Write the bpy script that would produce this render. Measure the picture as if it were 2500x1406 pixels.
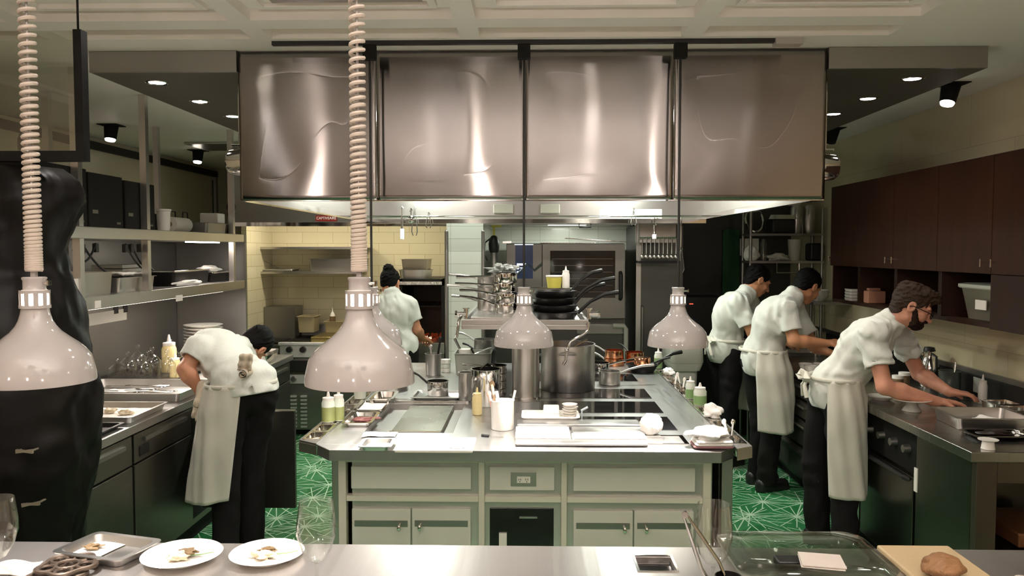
import bpy, bmesh, math, random
import numpy as np
from mathutils import Vector, Matrix, Euler, noise as mnoise
random.seed(7)
PI = math.pi
for o in list(bpy.data.objects):
    bpy.data.objects.remove(o)
C = bpy.context.scene.collection
SC = bpy.context.scene
V = Vector

# ------------------------------------------------------------------ camera
EYE = V((0, 0, 1.78))
FPX = 1950.0
PITCH = math.atan(95 / FPX)
YAW = math.atan(45 / FPX * math.cos(PITCH))
cam_d = bpy.data.cameras.new('camera')
cam = bpy.data.objects.new('camera', cam_d)
C.objects.link(cam)
cam.location = EYE
cam.rotation_euler = Euler((PI / 2 - PITCH, 0, YAW), 'XYZ')
cam_d.sensor_width = 36.0
cam_d.lens = 36.0 * FPX / 2500.0
cam_d.clip_start = 0.05
cam_d.clip_end = 100
SC.camera = cam

# ------------------------------------------------------------------ view and world
SC.view_settings.view_transform = 'Standard'
SC.view_settings.look = 'None'
SC.view_settings.gamma = 1.0
SC.view_settings.use_curve_mapping = False
SC.view_settings.exposure = 0.45
SC.cycles.caustics_reflective = True
SC.cycles.blur_glossy = 1.0
SC.cycles.caustics_refractive = False
SC.cycles.max_bounces = 6
SC.cycles.transparent_max_bounces = 12
SC.cycles.sample_clamp_indirect = 4.0
SC.cycles.use_denoising = True
w = bpy.data.worlds.new('world')
SC.world = w
w.use_nodes = True
w.node_tree.nodes['Background'].inputs[0].default_value = (1.0, 0.85, 0.7, 1)
w.node_tree.nodes['Background'].inputs[1].default_value = 0.015

# ------------------------------------------------------------------ lights of the room
HEAT_FAR = 62.0      # heat lamps over the island
HEAT_NEAR = 24.0     # heat lamps over the pass
HOOD_W = 17.0        # lights inside the canopy hood
DOWN_W = 8.0
AISLE_FILL_W = 40.0      # added fill downlights behind the hood
BOWL_FILL_W = 125.0       # added unseen bowl lamps that fill the ceiling
CEIL_W = 26.0       # recessed downlights in the coffers before the hood         # recessed downlights in the dark soffit
GLOBE_FILL_W = 22.0      # added fill globes behind the camera
BACK_W = 4.5         # lights of the back hood


def lamp(name, kind, loc, watts, color=(1, 0.90, 0.80), size=0.05, spot=1.6, blend=0.6, target=None):
    d = bpy.data.lights.new(name, kind)
    d.energy = watts
    d.color = color
    if kind == 'AREA':
        d.size = size
    else:
        d.shadow_soft_size = size
    if kind == 'SPOT':
        d.spot_size = spot
        d.spot_blend = blend
    o = bpy.data.objects.new(name, d)
    C.objects.link(o)
    o.location = loc
    if target is not None:
        o.rotation_euler = (V(target) - V(loc)).to_track_quat('-Z', 'Y').to_euler()
    return o


# ------------------------------------------------------------------ helpers
_R = cam.rotation_euler.to_matrix()


def PP(u, v, X=None, Y=None, Z=None):
    """The point of the room seen at (u, v) on the plane X, Y or Z = const."""
    d = _R @ V((u - 1250.0, -(v - 703.0), -FPX))
    if Y is not None:
        t = (Y - EYE.y) / d.y
    elif X is not None:
        t = (X - EYE.x) / d.x
    else:
        t = (Z - EYE.z) / d.z
    return EYE + d * t


def srgb(r, g, b):
    f = lambda c: (c / 255 / 12.92) if c <= 10 else ((c / 255 + 0.055) / 1.055) ** 2.4
    return (f(r), f(g), f(b), 1)


def frame(f, u):
    """Rotation matrix with columns right, forward, up."""
    f = V(f).normalized()
    u = V(u)
    r = f.cross(u).normalized()
    u = r.cross(f).normalized()
    return Matrix((r, f, u)).transposed()


class MB:
    """Collects shapes in room coordinates; build() links them as one mesh object."""

    def __init__(s):
        s.v = []
        s.f = []

    def add(s, vs, fs, M=None):
        b = len(s.v)
        s.v += [(M @ V(p)) if M is not None else V(p) for p in vs]
        s.f += [[i + b for i in f] for f in fs]
        return s

    def box(s, x0, x1, y0, y1, z0, z1, M=None):
        vs = [(x, y, z) for z in (z0, z1) for y in (y0, y1) for x in (x0, x1)]
        return s.add(vs, [(0, 2, 3, 1), (4, 5, 7, 6), (0, 1, 5, 4), (2, 6, 7, 3), (0, 4, 6, 2), (1, 3, 7, 5)], M)

    def rings(s, rs, cap0=True, cap1=True, M=None, closed=False):
        n = len(rs[0])
        vs = [p for r in rs for p in r]
        fs = []
        m = len(rs)
        for i in range(m if closed else m - 1):
            a, b = i * n, ((i + 1) % m) * n
            for j in range(n):
                k = (j + 1) % n
                fs.append((a + j, a + k, b + k, b + j))
        if not closed:
            if cap0:
                fs.append(tuple(range(n - 1, -1, -1)))
            if cap1:
                fs.append(tuple((m - 1) * n + j for j in range(n)))
        return s.add(vs, fs, M)

    def lathe(s, prof, o=(0, 0, 0), n=32, M=None, cap0=False, cap1=False, sx=1, sy=1):
        o = V(o)
        rs = [[(o.x + r * math.cos(2 * PI * j / n) * sx, o.y + r * math.sin(2 * PI * j / n) * sy, o.z + z) for j in range(n)]
              for r, z in prof]
        return s.rings(rs, cap0, cap1, M)

    def cyl(s, a, b, r0, r1=None, n=20, caps=True):
        a, b = V(a), V(b)
        r1 = r0 if r1 is None else r1
        d = (b - a).normalized()
        t = V((0, 0, 1)) if abs(d.z) < 0.9 else V((1, 0, 0))
        x = d.cross(t).normalized()
        y = d.cross(x)
        R = lambda c, r: [c + x * r * math.cos(-2 * PI * j / n) + y * r * math.sin(-2 * PI * j / n) for j in range(n)]
        return s.rings([R(a, r0), R(b, r1)], caps, caps)

    def tube(s, pts, r, n=8, closed=False, flat=1.0):
        pts = [V(p) for p in pts]
        m = len(pts)
        rs = []
        up = None
        for i in range(m):
            if closed:
                d = pts[(i + 1) % m] - pts[i - 1]
            else:
                d = pts[min(i + 1, m - 1)] - pts[max(i - 1, 0)]
            if d.length < 1e-9:
                d = V((0, 0, 1))
            d.normalize()
            if up is None:
                up = V((0, 0, 1)) if abs(d.z) < 0.9 else V((1, 0, 0))
            x = d.cross(up).normalized()
            y = x.cross(d).normalized()
            up = y
            rr = r[i] if isinstance(r, (list, tuple)) else r
            rs.append([pts[i] + x * rr * math.cos(2 * PI * j / n) + y * rr * flat * math.sin(2 * PI * j / n) for j in range(n)])
        if closed:
            return s.rings(rs, False, False, closed=True)
        return s.rings(rs)

    def prism(s, poly, z0, z1, M=None):
        a = sum(poly[i - 1][0] * poly[i][1] - poly[i][0] * poly[i - 1][1] for i in range(len(poly)))
        if a < 0:
            poly = poly[::-1]
        return s.rings([[(x, y, z0) for x, y in poly], [(x, y, z1) for x, y in poly]], M=M)

    def ball(s, c, r, n=16, m=10, M=None, sc=(1, 1, 1)):
        c = V(c)
        rs = []
        for i in range(m + 1):
            th = -PI / 2 + PI * i / m
            rr = max(math.cos(th), 1e-4) * r
            rs.append([(c.x + rr * math.cos(2 * PI * j / n) * sc[0], c.y + rr * math.sin(2 * PI * j / n) * sc[1],
                        c.z + r * math.sin(th) * sc[2]) for j in range(n)])
        return s.rings(rs, M=M)

    def slab(s, x0, x1, y0, y1, z0, z1, holes=()):
        """Slab with rectangular holes through it."""
        xs = sorted({x0, x1, *[h[i] for h in holes for i in (0, 1)]})
        ys = sorted({y0, y1, *[h[i] for h in holes for i in (2, 3)]})
        xs = [x for x in xs if x0 <= x <= x1]
        ys = [y for y in ys if y0 <= y <= y1]
        inh = lambda x, y: not (x0 < x < x1 and y0 < y < y1) or any(h[0] < x < h[1] and h[2] < y < h[3] for h in holes)
        for i in range(len(xs) - 1):
            for j in range(len(ys) - 1):
                a, b, c, d = xs[i], xs[i + 1], ys[j], ys[j + 1]
                mx, my = (a + b) / 2, (c + d) / 2
                if inh(mx, my):
                    continue
                vs = [(x, y, z) for z in (z0, z1) for y in (c, d) for x in (a, b)]
                fs = [(0, 2, 3, 1), (4, 5, 7, 6)]
                e = 1e-5
                if inh(mx, c - e): fs.append((0, 1, 5, 4))
                if inh(mx, d + e): fs.append((2, 6, 7, 3))
                if inh(a - e, my): fs.append((0, 4, 6, 2))
                if inh(b + e, my): fs.append((1, 3, 7, 5))
                s.add(vs, fs)
        return s

    def build(s, name, mat, parent=None, bevel=0.0, seg=2, smooth=True, angle=40, weld=True, sub=0):
        me = bpy.data.meshes.new(name)
        if parent is not None:
            L = parent.matrix_basis.translation.copy()
            p = parent.parent
            while p is not None:
                L += p.matrix_basis.translation
                p = p.parent
            off = L
            loc = V((0, 0, 0))
        else:
            xs = [p.x for p in s.v]; ys = [p.y for p in s.v]; zs = [p.z for p in s.v]
            off = V(((min(xs) + max(xs)) / 2, (min(ys) + max(ys)) / 2, min(zs)))
            loc = off
        me.from_pydata([tuple(p - off) for p in s.v], [], s.f)
        if weld:
            bm = bmesh.new()
            bm.from_mesh(me)
            bmesh.ops.remove_doubles(bm, verts=bm.verts, dist=1e-5)
            bmesh.ops.recalc_face_normals(bm, faces=bm.faces)
            bm.to_mesh(me)
            bm.free()
        if smooth:
            me.polygons.foreach_set('use_smooth', [True] * len(me.polygons))
            me.set_sharp_from_angle(angle=math.radians(angle))
        me.materials.append(mat)
        o = bpy.data.objects.new(name, me)
        C.objects.link(o)
        o.location = loc
        if parent is not None:
            o.parent = parent
        if bevel:
            md = o.modifiers.new('bevel', 'BEVEL')
            md.width = bevel
            md.segments = seg
            md.limit_method = 'ANGLE'
            md.angle_limit = math.radians(50)
            md.harden_normals = True
        if sub:
            md = o.modifiers.new('sub', 'SUBSURF')
            md.levels = sub
            md.render_levels = sub
        return o


def tag(o, label=None, cat=None, group=None, kind=None):
    if label: o['label'] = label
    if cat: o['category'] = cat
    if group: o['group'] = group
    if kind: o['kind'] = kind
    return o


def thing(name, label, cat, loc=(0, 0, 0), group=None):
    o = bpy.data.objects.new(name, None)
    o.empty_display_size = 0.05
    C.objects.link(o)
    o.location = loc
    return tag(o, label, cat, group)


def struct(o):
    o['kind'] = 'structure'
    return o


def dup(root, loc, rz=None, label=None, scale=None):
    r = root.copy()
    C.objects.link(r)
    r.location = loc
    if rz is not None:
        r.rotation_euler = (0, 0, rz)
    if scale:
        r.scale = (scale,) * 3
    if label:
        r['label'] = label
    for ch in list(root.children):
        c = ch.copy()
        C.objects.link(c)
        c.parent = r
        for g in list(ch.children):
            d = g.copy()
            C.objects.link(d)
            d.parent = c
    return r


# ------------------------------------------------------------------ materials
def mat(name, rgb, rough=0.5, metal=0.0, var=0.06, nscale=12.0, stretch=(1, 1, 1), bump=0.0, bscale=60.0, trans=0.0,
        emit=None, es=0.0, aniso=0.0, coat=0.0, sheen=0.0, ior=1.45, rvar=0.0, spec=0.5, sss=0.0, detail=4):
    m = bpy.data.materials.new(name)
    m.use_nodes = True
    t = m.node_tree
    B = t.nodes['Principled BSDF']
    tc = t.nodes.new('ShaderNodeTexCoord')
    mp = t.nodes.new('ShaderNodeMapping')
    mp.inputs['Scale'].default_value = stretch
    t.links.new(tc.outputs['Object'], mp.inputs['Vector'])
    n = t.nodes.new('ShaderNodeTexNoise')
    n.inputs['Scale'].default_value = nscale
    n.inputs['Detail'].default_value = detail
    t.links.new(mp.outputs[0], n.inputs['Vector'])
    mx = t.nodes.new('ShaderNodeMix')
    mx.data_type = 'RGBA'
    r, g, b = rgb[:3]
    mx.inputs['A'].default_value = (r * (1 - var), g * (1 - var), b * (1 - var), 1)
    mx.inputs['B'].default_value = (min(r * (1 + var), 1), min(g * (1 + var), 1), min(b * (1 + var), 1), 1)
    t.links.new(n.outputs['Fac'], mx.inputs['Factor'])
    t.links.new(mx.outputs['Result'], B.inputs['Base Color'])
    B.inputs['Roughness'].default_value = rough
    B.inputs['Metallic'].default_value = metal
    B.inputs['IOR'].default_value = ior
    B.inputs['Specular IOR Level'].default_value = spec
    if rvar:
        mr = t.nodes.new('ShaderNodeMapRange')
        mr.inputs['To Min'].default_value = max(rough - rvar, 0.02)
        mr.inputs['To Max'].default_value = rough + rvar
        t.links.new(n.outputs['Fac'], mr.inputs['Value'])
        t.links.new(mr.outputs[0], B.inputs['Roughness'])
    if trans:
        B.inputs['Transmission Weight'].default_value = trans
    if coat:
        B.inputs['Coat Weight'].default_value = coat
        B.inputs['Coat Roughness'].default_value = 0.06
    if sheen:
        B.inputs['Sheen Weight'].default_value = sheen
    if sss:
        B.inputs['Subsurface Weight'].default_value = sss
        B.inputs['Subsurface Radius'].default_value = (0.01, 0.004, 0.002)
    if aniso:
        B.inputs['Anisotropic'].default_value = aniso
        tg = t.nodes.new('ShaderNodeTangent')
        tg.direction_type = 'RADIAL'
        tg.axis = 'Z'
        t.links.new(tg.outputs[0], B.inputs['Tangent'])
        B.inputs['Anisotropic Rotation'].default_value = 0.25
    if bump:
        n2 = t.nodes.new('ShaderNodeTexNoise')
        n2.inputs['Scale'].default_value = bscale
        n2.inputs['Detail'].default_value = 3
        t.links.new(mp.outputs[0], n2.inputs['Vector'])
        bp = t.nodes.new('ShaderNodeBump')
        bp.inputs['Strength'].default_value = bump
        bp.inputs['Distance'].default_value = 0.01
        t.links.new(n2.outputs['Fac'], bp.inputs['Height'])
        t.links.new(bp.outputs[0], B.inputs['Normal'])
    if emit:
        B.inputs['Emission Color'].default_value = (*emit[:3], 1)
        B.inputs['Emission Strength'].default_value = es
    return m


def tile_mat(name, rgb, mortar, w, h, rough=0.18, off=0.5):
    m = mat(name, rgb, rough, coat=0.3)
    t = m.node_tree
    B = t.nodes['Principled BSDF']
    tc = t.nodes.new('ShaderNodeTexCoord')
    geo = t.nodes.new('ShaderNodeNewGeometry')
    sp = t.nodes.new('ShaderNodeSeparateXYZ')
    t.links.new(geo.outputs['Position'], sp.inputs[0])
    ad = t.nodes.new('ShaderNodeMath'); ad.operation = 'ADD'
    t.links.new(sp.outputs['X'], ad.inputs[0]); t.links.new(sp.outputs['Y'], ad.inputs[1])
    cb = t.nodes.new('ShaderNodeCombineXYZ')
    t.links.new(ad.outputs[0], cb.inputs['X']); t.links.new(sp.outputs['Z'], cb.inputs['Y'])
    br = t.nodes.new('ShaderNodeTexBrick')
    br.offset = off
    br.inputs['Scale'].default_value = 1.0
    br.inputs['Brick Width'].default_value = w
    br.inputs['Row Height'].default_value = h
    br.inputs['Mortar Size'].default_value = 0.0022
    br.inputs['Mortar Smooth'].default_value = 0.3
    r, g, b = rgb[:3]
    br.inputs['Color1'].default_value = (r, g, b, 1)
    br.inputs['Color2'].default_value = (r * 0.93, g * 0.93, b * 0.92, 1)
    br.inputs['Mortar'].default_value = (*mortar[:3], 1)
    t.links.new(cb.outputs[0], br.inputs['Vector'])
    t.links.new(br.outputs['Color'], B.inputs['Base Color'])
    bp = t.nodes.new('ShaderNodeBump'); bp.invert = True
    bp.inputs['Strength'].default_value = 0.25
    bp.inputs['Distance'].default_value = 0.002
    t.links.new(br.outputs['Fac'], bp.inputs['Height'])
    t.links.new(bp.outputs[0], B.inputs['Normal'])
    return m


def floor_mat():
    """Green cement tiles with fans of fine pale lines."""
    m = mat('floor_tiles', srgb(52, 120, 70), 0.3, coat=0.1)
    t = m.node_tree
    B = t.nodes['Principled BSDF']
    N = lambda k, **kw: t.nodes.new(k)
    L = t.links.new
    def math_(op, a, b=None, c=None):
        n = N('ShaderNodeMath'); n.operation = op
        for i, x in enumerate((a, b, c)):
            if x is None: continue
            if isinstance(x, (int, float)): n.inputs[i].default_value = x
            else: L(x, n.inputs[i])
        return n.outputs[0]
    geo = N('ShaderNodeNewGeometry')
    line = None
    for k, (sc, nn) in enumerate(((3.1, 15), (2.0, 11))):
        mp = N('ShaderNodeMapping'); mp.inputs['Scale'].default_value = (sc, sc, sc); mp.inputs['Location'].default_value = (k * 3.7, k * 1.3, 0.0)
        L(geo.outputs['Position'], mp.inputs['Vector'])
        vo = N('ShaderNodeTexVoronoi'); vo.voronoi_dimensions = '2D'; vo.inputs['Scale'].default_value = 1.0
        vo.inputs['Randomness'].default_value = 0.8
        L(mp.outputs[0], vo.inputs['Vector'])
        df = N('ShaderNodeVectorMath'); df.operation = 'SUBTRACT'
        L(mp.outputs[0], df.inputs[0]); L(vo.outputs['Position'], df.inputs[1])
        sp = N('ShaderNodeSeparateXYZ'); L(df.outputs[0], sp.inputs[0])
        ang = math_('ARCTAN2', sp.outputs['Y'], sp.outputs['X'])
        a = math_('MULTIPLY', ang, nn / (2 * PI))
        d = math_('ABSOLUTE', math_('SUBTRACT', math_('FRACT', math_('ADD', a, 50.0)), 0.5))
        arc = math_('MULTIPLY', math_('MULTIPLY', d, 2 * PI / nn), vo.outputs['Distance'])
        on = math_('LESS_THAN', arc, 0.0115 if k == 0 else 0.008)
        line = on if line is None else math_('MAXIMUM', line, on)
    vo2 = N('ShaderNodeTexVoronoi'); vo2.voronoi_dimensions = '2D'; vo2.inputs['Scale'].default_value = 5.0
    L(geo.outputs['Position'], vo2.inputs['Vector'])
    sc2 = N('ShaderNodeSeparateColor'); L(vo2.outputs['Color'], sc2.inputs[0])
    mx0 = N('ShaderNodeMix'); mx0.data_type = 'RGBA'
    mx0.inputs['A'].default_value = srgb(26, 96, 48); mx0.inputs['B'].default_value = srgb(60, 130, 82)
    L(sc2.outputs[0], mx0.inputs['Factor'])
    mx = N('ShaderNodeMix'); mx.data_type = 'RGBA'
    L(mx0.outputs['Result'], mx.inputs['A'])
    mx.inputs['B'].default_value = srgb(188, 214, 184)
    L(math_('MULTIPLY', line, 0.85), mx.inputs['Factor'])
    L(mx.outputs['Result'], B.inputs['Base Color'])
    return m


def wood_mat(name, c1, c2, rough=0.35):
    m = mat(name, c1, rough, var=0.0)
    t = m.node_tree
    B = t.nodes['Principled BSDF']
    mp = [n for n in t.nodes if n.type == 'MAPPING'][0]
    mp.inputs['Scale'].default_value = (6, 6, 0.5)
    n = [n for n in t.nodes if n.type == 'TEX_NOISE'][0]
    n.inputs['Scale'].default_value = 4.0
    n.inputs['Detail'].default_value = 8
    mx = [n for n in t.nodes if n.type == 'MIX'][0]
    mx.inputs['A'].default_value = c1
    mx.inputs['B'].default_value = c2
    B.inputs['Specular IOR Level'].default_value = 0.25
    return m


STEEL = mat('brushed_steel', (0.60, 0.575, 0.55), 0.30, 1.0, 0.015, 3)
STEEL_TOP = mat('worktop_steel', (0.52, 0.515, 0.50), 0.34, 1.0, 0.05, 4, (12, 1, 1), rvar=0.06)
STEEL_DK = mat('dull_steel', (0.33, 0.32, 0.30), 0.38, 1.0, 0.03, 3)
HOODSTEEL = mat('hood_steel', (0.295, 0.270, 0.258), 0.155, 1.0, 0.03, 3, (1, 1, 40), aniso=1.0)
CHROME = mat('polished_steel', (0.78, 0.76, 0.73), 0.08, 1.0, 0.03, 10)
MIRROR = mat('mirror_steel', (0.66, 0.65, 0.61), 0.06, 1.0, 0.04, 3, bump=0.10, bscale=6)
COPPER = mat('polished_copper', (0.80, 0.36, 0.19), 0.16, 1.0, 0.12, 8)
ALU = mat('aluminium_pan', (0.62, 0.61, 0.59), 0.33, 1.0, 0.1, 10, rvar=0.08)
IRON = mat('black_iron', (0.018, 0.017, 0.016), 0.42, 0.6, 0.3, 15, bump=0.1, bscale=80)
BLACK = mat('black_plastic', (0.011, 0.0105, 0.010), 0.4, 0, 0.2, 20)
MATTEBLACK = mat('matte_black', (0.008, 0.008, 0.007), 0.75, 0, 0.2, 20, spec=0.2)
GLOSSBLACK = mat('gloss_black', (0.006, 0.0055, 0.005), 0.13, 0, 0.2, 6, coat=0.4)
BLACKGLASS = mat('black_glass', (0.012, 0.012, 0.013), 0.04, 0, 0.1, 6, coat=0.6)


def thin_glass(name, tint, base, edge, rough=0.02):
    """Thin clear wall: mostly see-through, with a mirror sheen that grows towards grazing angles."""
    m = mat(name, tint, rough)
    t = m.node_tree
    B = t.nodes['Principled BSDF']
    tr = t.nodes.new('ShaderNodeBsdfTransparent'); tr.inputs[0].default_value = (*tint[:3], 1)
    gl = t.nodes.new('ShaderNodeBsdfGlossy'); gl.inputs['Roughness'].default_value = rough
    gl.inputs[0].default_value = (.95, .95, .93, 1)
    lw = t.nodes.new('ShaderNodeLayerWeight'); lw.inputs[0].default_value = .35
    pw = t.nodes.new('ShaderNodeMath'); pw.operation = 'POWER'; pw.inputs[1].default_value = 2.2
    t.links.new(lw.outputs['Facing'], pw.inputs[0])
    mr = t.nodes.new('ShaderNodeMapRange'); mr.inputs['To Min'].default_value = base; mr.inputs['To Max'].default_value = edge
    t.links.new(pw.outputs[0], mr.inputs['Value'])
    mx = t.nodes.new('ShaderNodeMixShader')
    t.links.new(mr.outputs[0], mx.inputs[0]); t.links.new(tr.outputs[0], mx.inputs[1]); t.links.new(gl.outputs[0], mx.inputs[2])
    t.links.new(mx.outputs[0], t.nodes['Material Output'].inputs['Surface'])
    return m


GLASS = thin_glass('clear_glass', (.97, .98, .97), .06, .95)
CLEARPLASTIC = thin_glass('clear_plastic', (.95, .97, .95), .10, .75, .05)
ENAMEL = mat('white_enamel', srgb(180, 174, 171), 0.10, 0, 0.02, 8, coat=0.5)
WHITE = mat('white_plastic', srgb(236, 232, 224), 0.35, 0, 0.03, 10)
PORCELAIN = mat('white_porcelain', srgb(240, 236, 228), 0.12, 0, 0.02, 10, coat=0.4)
PAPER = mat('white_paper', srgb(236, 230, 222), 0.8, 0, 0.04, 15, bump=0.1, bscale=40)
TOWEL = mat('white_towel', srgb(238, 234, 228), 0.95, 0, 0.05, 30, bump=0.5, bscale=220, sheen=0.3)
BEIGETOWEL = mat('beige_towel', srgb(200, 184, 160), 0.95, 0, 0.12, 60, bump=0.5, bscale=260, sheen=0.3)
PAINT_CEIL = mat('ceiling_paint', srgb(240, 235, 228), 0.6, 0, 0.02, 3, bump=0.02)
PAINT_WALL = mat('cream_wall', srgb(214, 204, 180), 0.35, 0, 0.03, 3)
PAINT_GLOSSWALL = tile_mat('gloss_cream_wall', srgb(205, 192, 160), srgb(180, 168, 140), 0.9, 0.6, 0.12)
PAINT_DARK = mat('dark_soffit_paint', srgb(78, 70, 60), 0.6, 0, 0.05, 4)
WALL_DARK = mat('dark_wall', srgb(58, 56, 48), 0.45, 0, 0.1, 3)
TILE_CREAM = tile_mat('cream_tile', srgb(226, 217, 186), srgb(180, 168, 130), 0.32, 0.115)
TILE_WHITE = tile_mat('white_tile', srgb(228, 232, 222), srgb(176, 180, 170), 0.3, 0.11, off=0.0)
FLOOR = floor_mat()
WOOD = wood_mat('dark_walnut', srgb(36, 18, 8), srgb(62, 32, 15), 0.5)
WOODIN = wood_mat('walnut_inside', srgb(34, 20, 13), srgb(50, 29, 18), 0.5)
CABPAINT = mat('grey_green_paint', srgb(212, 211, 200), 0.32, 0, 0.03, 3, coat=0.2)
CABFRAME = mat('frame_paint', srgb(212, 209, 194), 0.35, 0, 0.03, 3, coat=0.1)
GREYPLASTIC = mat('grey_plastic', srgb(168, 166, 156), 0.45, 0, 0.05, 8)
RED = mat('red_plate', srgb(120, 30, 20), 0.4)
BULB = mat('lit_bulb', (1, 0.95, 0.85), 0.5, emit=(1.0, 0.9, 0.8), es=14.0)
DISC = mat('lit_downlight', (1, 0.95, 0.85), 0.5, emit=(1.0, 0.93, 0.82), es=16.0)
GLOBE = mat('lit_fill_globe', (1, 0.9, 0.8), 0.5, emit=(1.0, 0.84, 0.66), es=14.0)
EMBER = mat('embers', (0.05, 0.015, 0.01), 0.8, 0, 0.6, 40, emit=(1.0, 0.12, 0.02), es=0.06)
FLAME = mat('flame', (1, 0.6, 0.3), 0.8, emit=(1.0, 0.62, 0.35), es=3.0)
SCREEN = mat('lit_screen_white', (0.8, 0.85, 1), 0.4, emit=(0.75, 0.86, 1.0), es=1.3)
SCREENDK = mat('lit_screen_blue', (0.02, 0.04, 0.1), 0.2, emit=(0.03, 0.07, 0.2), es=0.06)
GREENSAUCE = mat('green_sauce', srgb(126, 132, 80), 0.4, 0, 0.15, 30)
PALEGREEN = mat('pale_green_sauce', srgb(128, 160, 104), 0.35, 0, 0.08, 20)
CREAMSAUCE = mat('cream_bottle', srgb(232, 214, 158), 0.4, 0, 0.05, 20)
YELLOWTUB = mat('yellow_tub', srgb(206, 196, 92), 0.4, 0, 0.06, 20)
YELLOW = mat('yellow_plastic', srgb(232, 186, 40), 0.35, 0, 0.05, 20)
FOODWHITE = mat('pale_food', srgb(222, 206, 178), 0.55, 0, 0.15, 60, bump=0.2, bscale=120)
FOODBROWN = mat('brown_food', srgb(118, 96, 66), 0.6, 0, 0.35, 80, bump=0.4, bscale=120)
FOODRED = mat('red_meat', srgb(92, 48, 42), 0.45, 0, 0.3, 50, bump=0.3, bscale=100)
BOARD = mat('beige_board', srgb(200, 176, 138), 0.5, 0, 0.06, 10, (1, 8, 1))
BREAD = mat('crust', srgb(134, 96, 62), 0.55, 0, 0.3, 30, (1, 6, 1), bump=0.4, bscale=60)
CARD = mat('cardboard', srgb(150, 130, 104), 0.8, 0, 0.1, 20)
TIN = mat('gold_griddle', srgb(150, 134, 84), 0.3, 0.9, 0.2, 4, rvar=0.08)
DARKGREEN = mat('dark_green_panel', srgb(20, 74, 36), 0.4, 0, 0.2, 4)

# ================================================================== THE ROOM
ZC = 2.72
XL, XR, YB, YF = -3.7, 2.68, 8.3, -4.5

struct(MB().box(XL - .1, XR + .1, 1.6, 9.6, -0.1, 0).build('floor', FLOOR))
struct(MB().box(XL - .1, XR + .1, YF - .1, 1.6, -0.1, 0).build('floor_dining', mat('oak_floor', srgb(150, 122, 92), .4, 0, .15, 5, (1, 8, 1))))
ribs = [-3.05, -2.12, -1.20, -0.27, 0.71, 1.62]
cols = [(ribs[i] + .045, ribs[i + 1] - .045) for i in range(5)]
rows = [(3.44, 3.60), (2.35, 3.31), (1.2, 2.2), (0.05, 1.05), (-1.1, -.1), (-2.3, -1.25), (-3.5, -2.45)]
holes = [(a, b, c, d) for a, b in cols for c, d in rows]
cm = MB().slab(XL - .1, XR + .1, YF - .1, 9.6, ZC, ZC + .045, holes)
cm.box(XL - .1, XR + .1, YF - .1, 9.6, ZC + .045, ZC + .15)
# inner bead of every coffer
for a, b, c, d in holes:
    if d - c > .5:
        cm.slab(a + .06, b - .06, c + .06, d - .06, ZC + .025, ZC + .045, [(a + .09, b - .09, c + .09, d - .09)])
struct(cm.build('ceiling', PAINT_CEIL, smooth=False, weld=False))
struct(MB().box(XL - .1, XL, YF, 9.5, 0, ZC).build('wall_left', PAINT_WALL))
struct(MB().box(XR, XR + .1, YF, 9.5, 0, ZC).build('wall_right', PAINT_GLOSSWALL))
struct(MB().box(XL, XR, YF - .1, YF, 0, ZC).build('wall_front', mat('dining_wall', srgb(150, 120, 92), 0.6)))
struct(MB().box(XL, -2.75, 9.3, 9.4, 0, ZC).build('wall_back_passage', mat('passage_wall', srgb(158, 152, 134), 0.5)))
struct(MB().box(-2.75, -0.74, YB, YB + .1, 0, ZC).build('wall_back_range', TILE_CREAM))
struct(MB().box(-0.74, 1.08, YB, YB + .1, 0, ZC).build('wall_back_oven', TILE_WHITE))
struct(MB().box(1.08, XR, YB, YB + .1, 0, ZC).build('wall_back_store', WALL_DARK))
struct(MB().box(-2.75, -2.70, 7.55, 9.4, 0, ZC).build('wall_return', TILE_CREAM))
c0, c1 = PP(1091, 700, Y=7.0).x, PP(1180, 700, Y=7.0).x
struct(MB().box(c0, c1, 7.0, YB, 0, ZC - .02).build('wall_pier', TILE_WHITE))
for i, x in enumerate((c0, c1)):
    struct(MB().cyl((x, 6.985, .02), (x, 6.985, 1.93), .017, n=12).ball((x, 6.985, 1.93), .017).build('trim_%d' % (i + 1), STEEL_DK))
# dark line where the left wall meets the ceiling
struct(MB().box(XL, XL + .05, 2.0, 9.3, ZC - .10, ZC - .04).build('trim_3', mat('dark_cove', srgb(40, 34, 26), .7)))
# dull steel strip on the wall above the right worktop
struct(MB().box(XR - .02, XR, 3.3, 7.9, 1.03, 1.06).build('trim_4', STEEL_DK))

# far passage: dark noticeboard
t = thing('notice_board', 'dark noticeboard on the far passage wall above the shelf', 'board', (PP(472, 545, Y=9.28).x, 9.28, PP(472, 545, Y=9.28).z))
a, b = PP(422, 440, Y=9.28), PP(526, 545, Y=9.28)
MB().box(a.x, b.x, 9.25, 9.295, b.z, a.z).build('panel', mat('board_dark', srgb(36, 36, 33), .5), t)
MB().slab(a.x - .03, b.x + .03, 0, .03, 0, 1).box(0, 0, 0, 0, 0, 0)
f = MB()
for x0, x1, z0, z1 in ((a.x - .03, a.x, b.z - .03, a.z + .03), (b.x, b.x + .03, b.z - .03, a.z + .03), (a.x, b.x, a.z, a.z + .03), (a.x, b.x, b.z - .03, b.z)):
    f.box(x0, x1, 9.24, 9.3, z0, z1)
f.build('frame', STEEL_DK, t)

# ventilation duct under the ceiling
a, b = PP(482, 325, Y=7.3), PP(580, 362, Y=7.3)
tag(MB().box(a.x, b.x + .25, 7.0, 7.5, b.z, ZC - .001).build('ventilation_duct', STEEL, bevel=.01), 'square steel duct hanging from the ceiling beyond the left shelves', 'duct')

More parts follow.
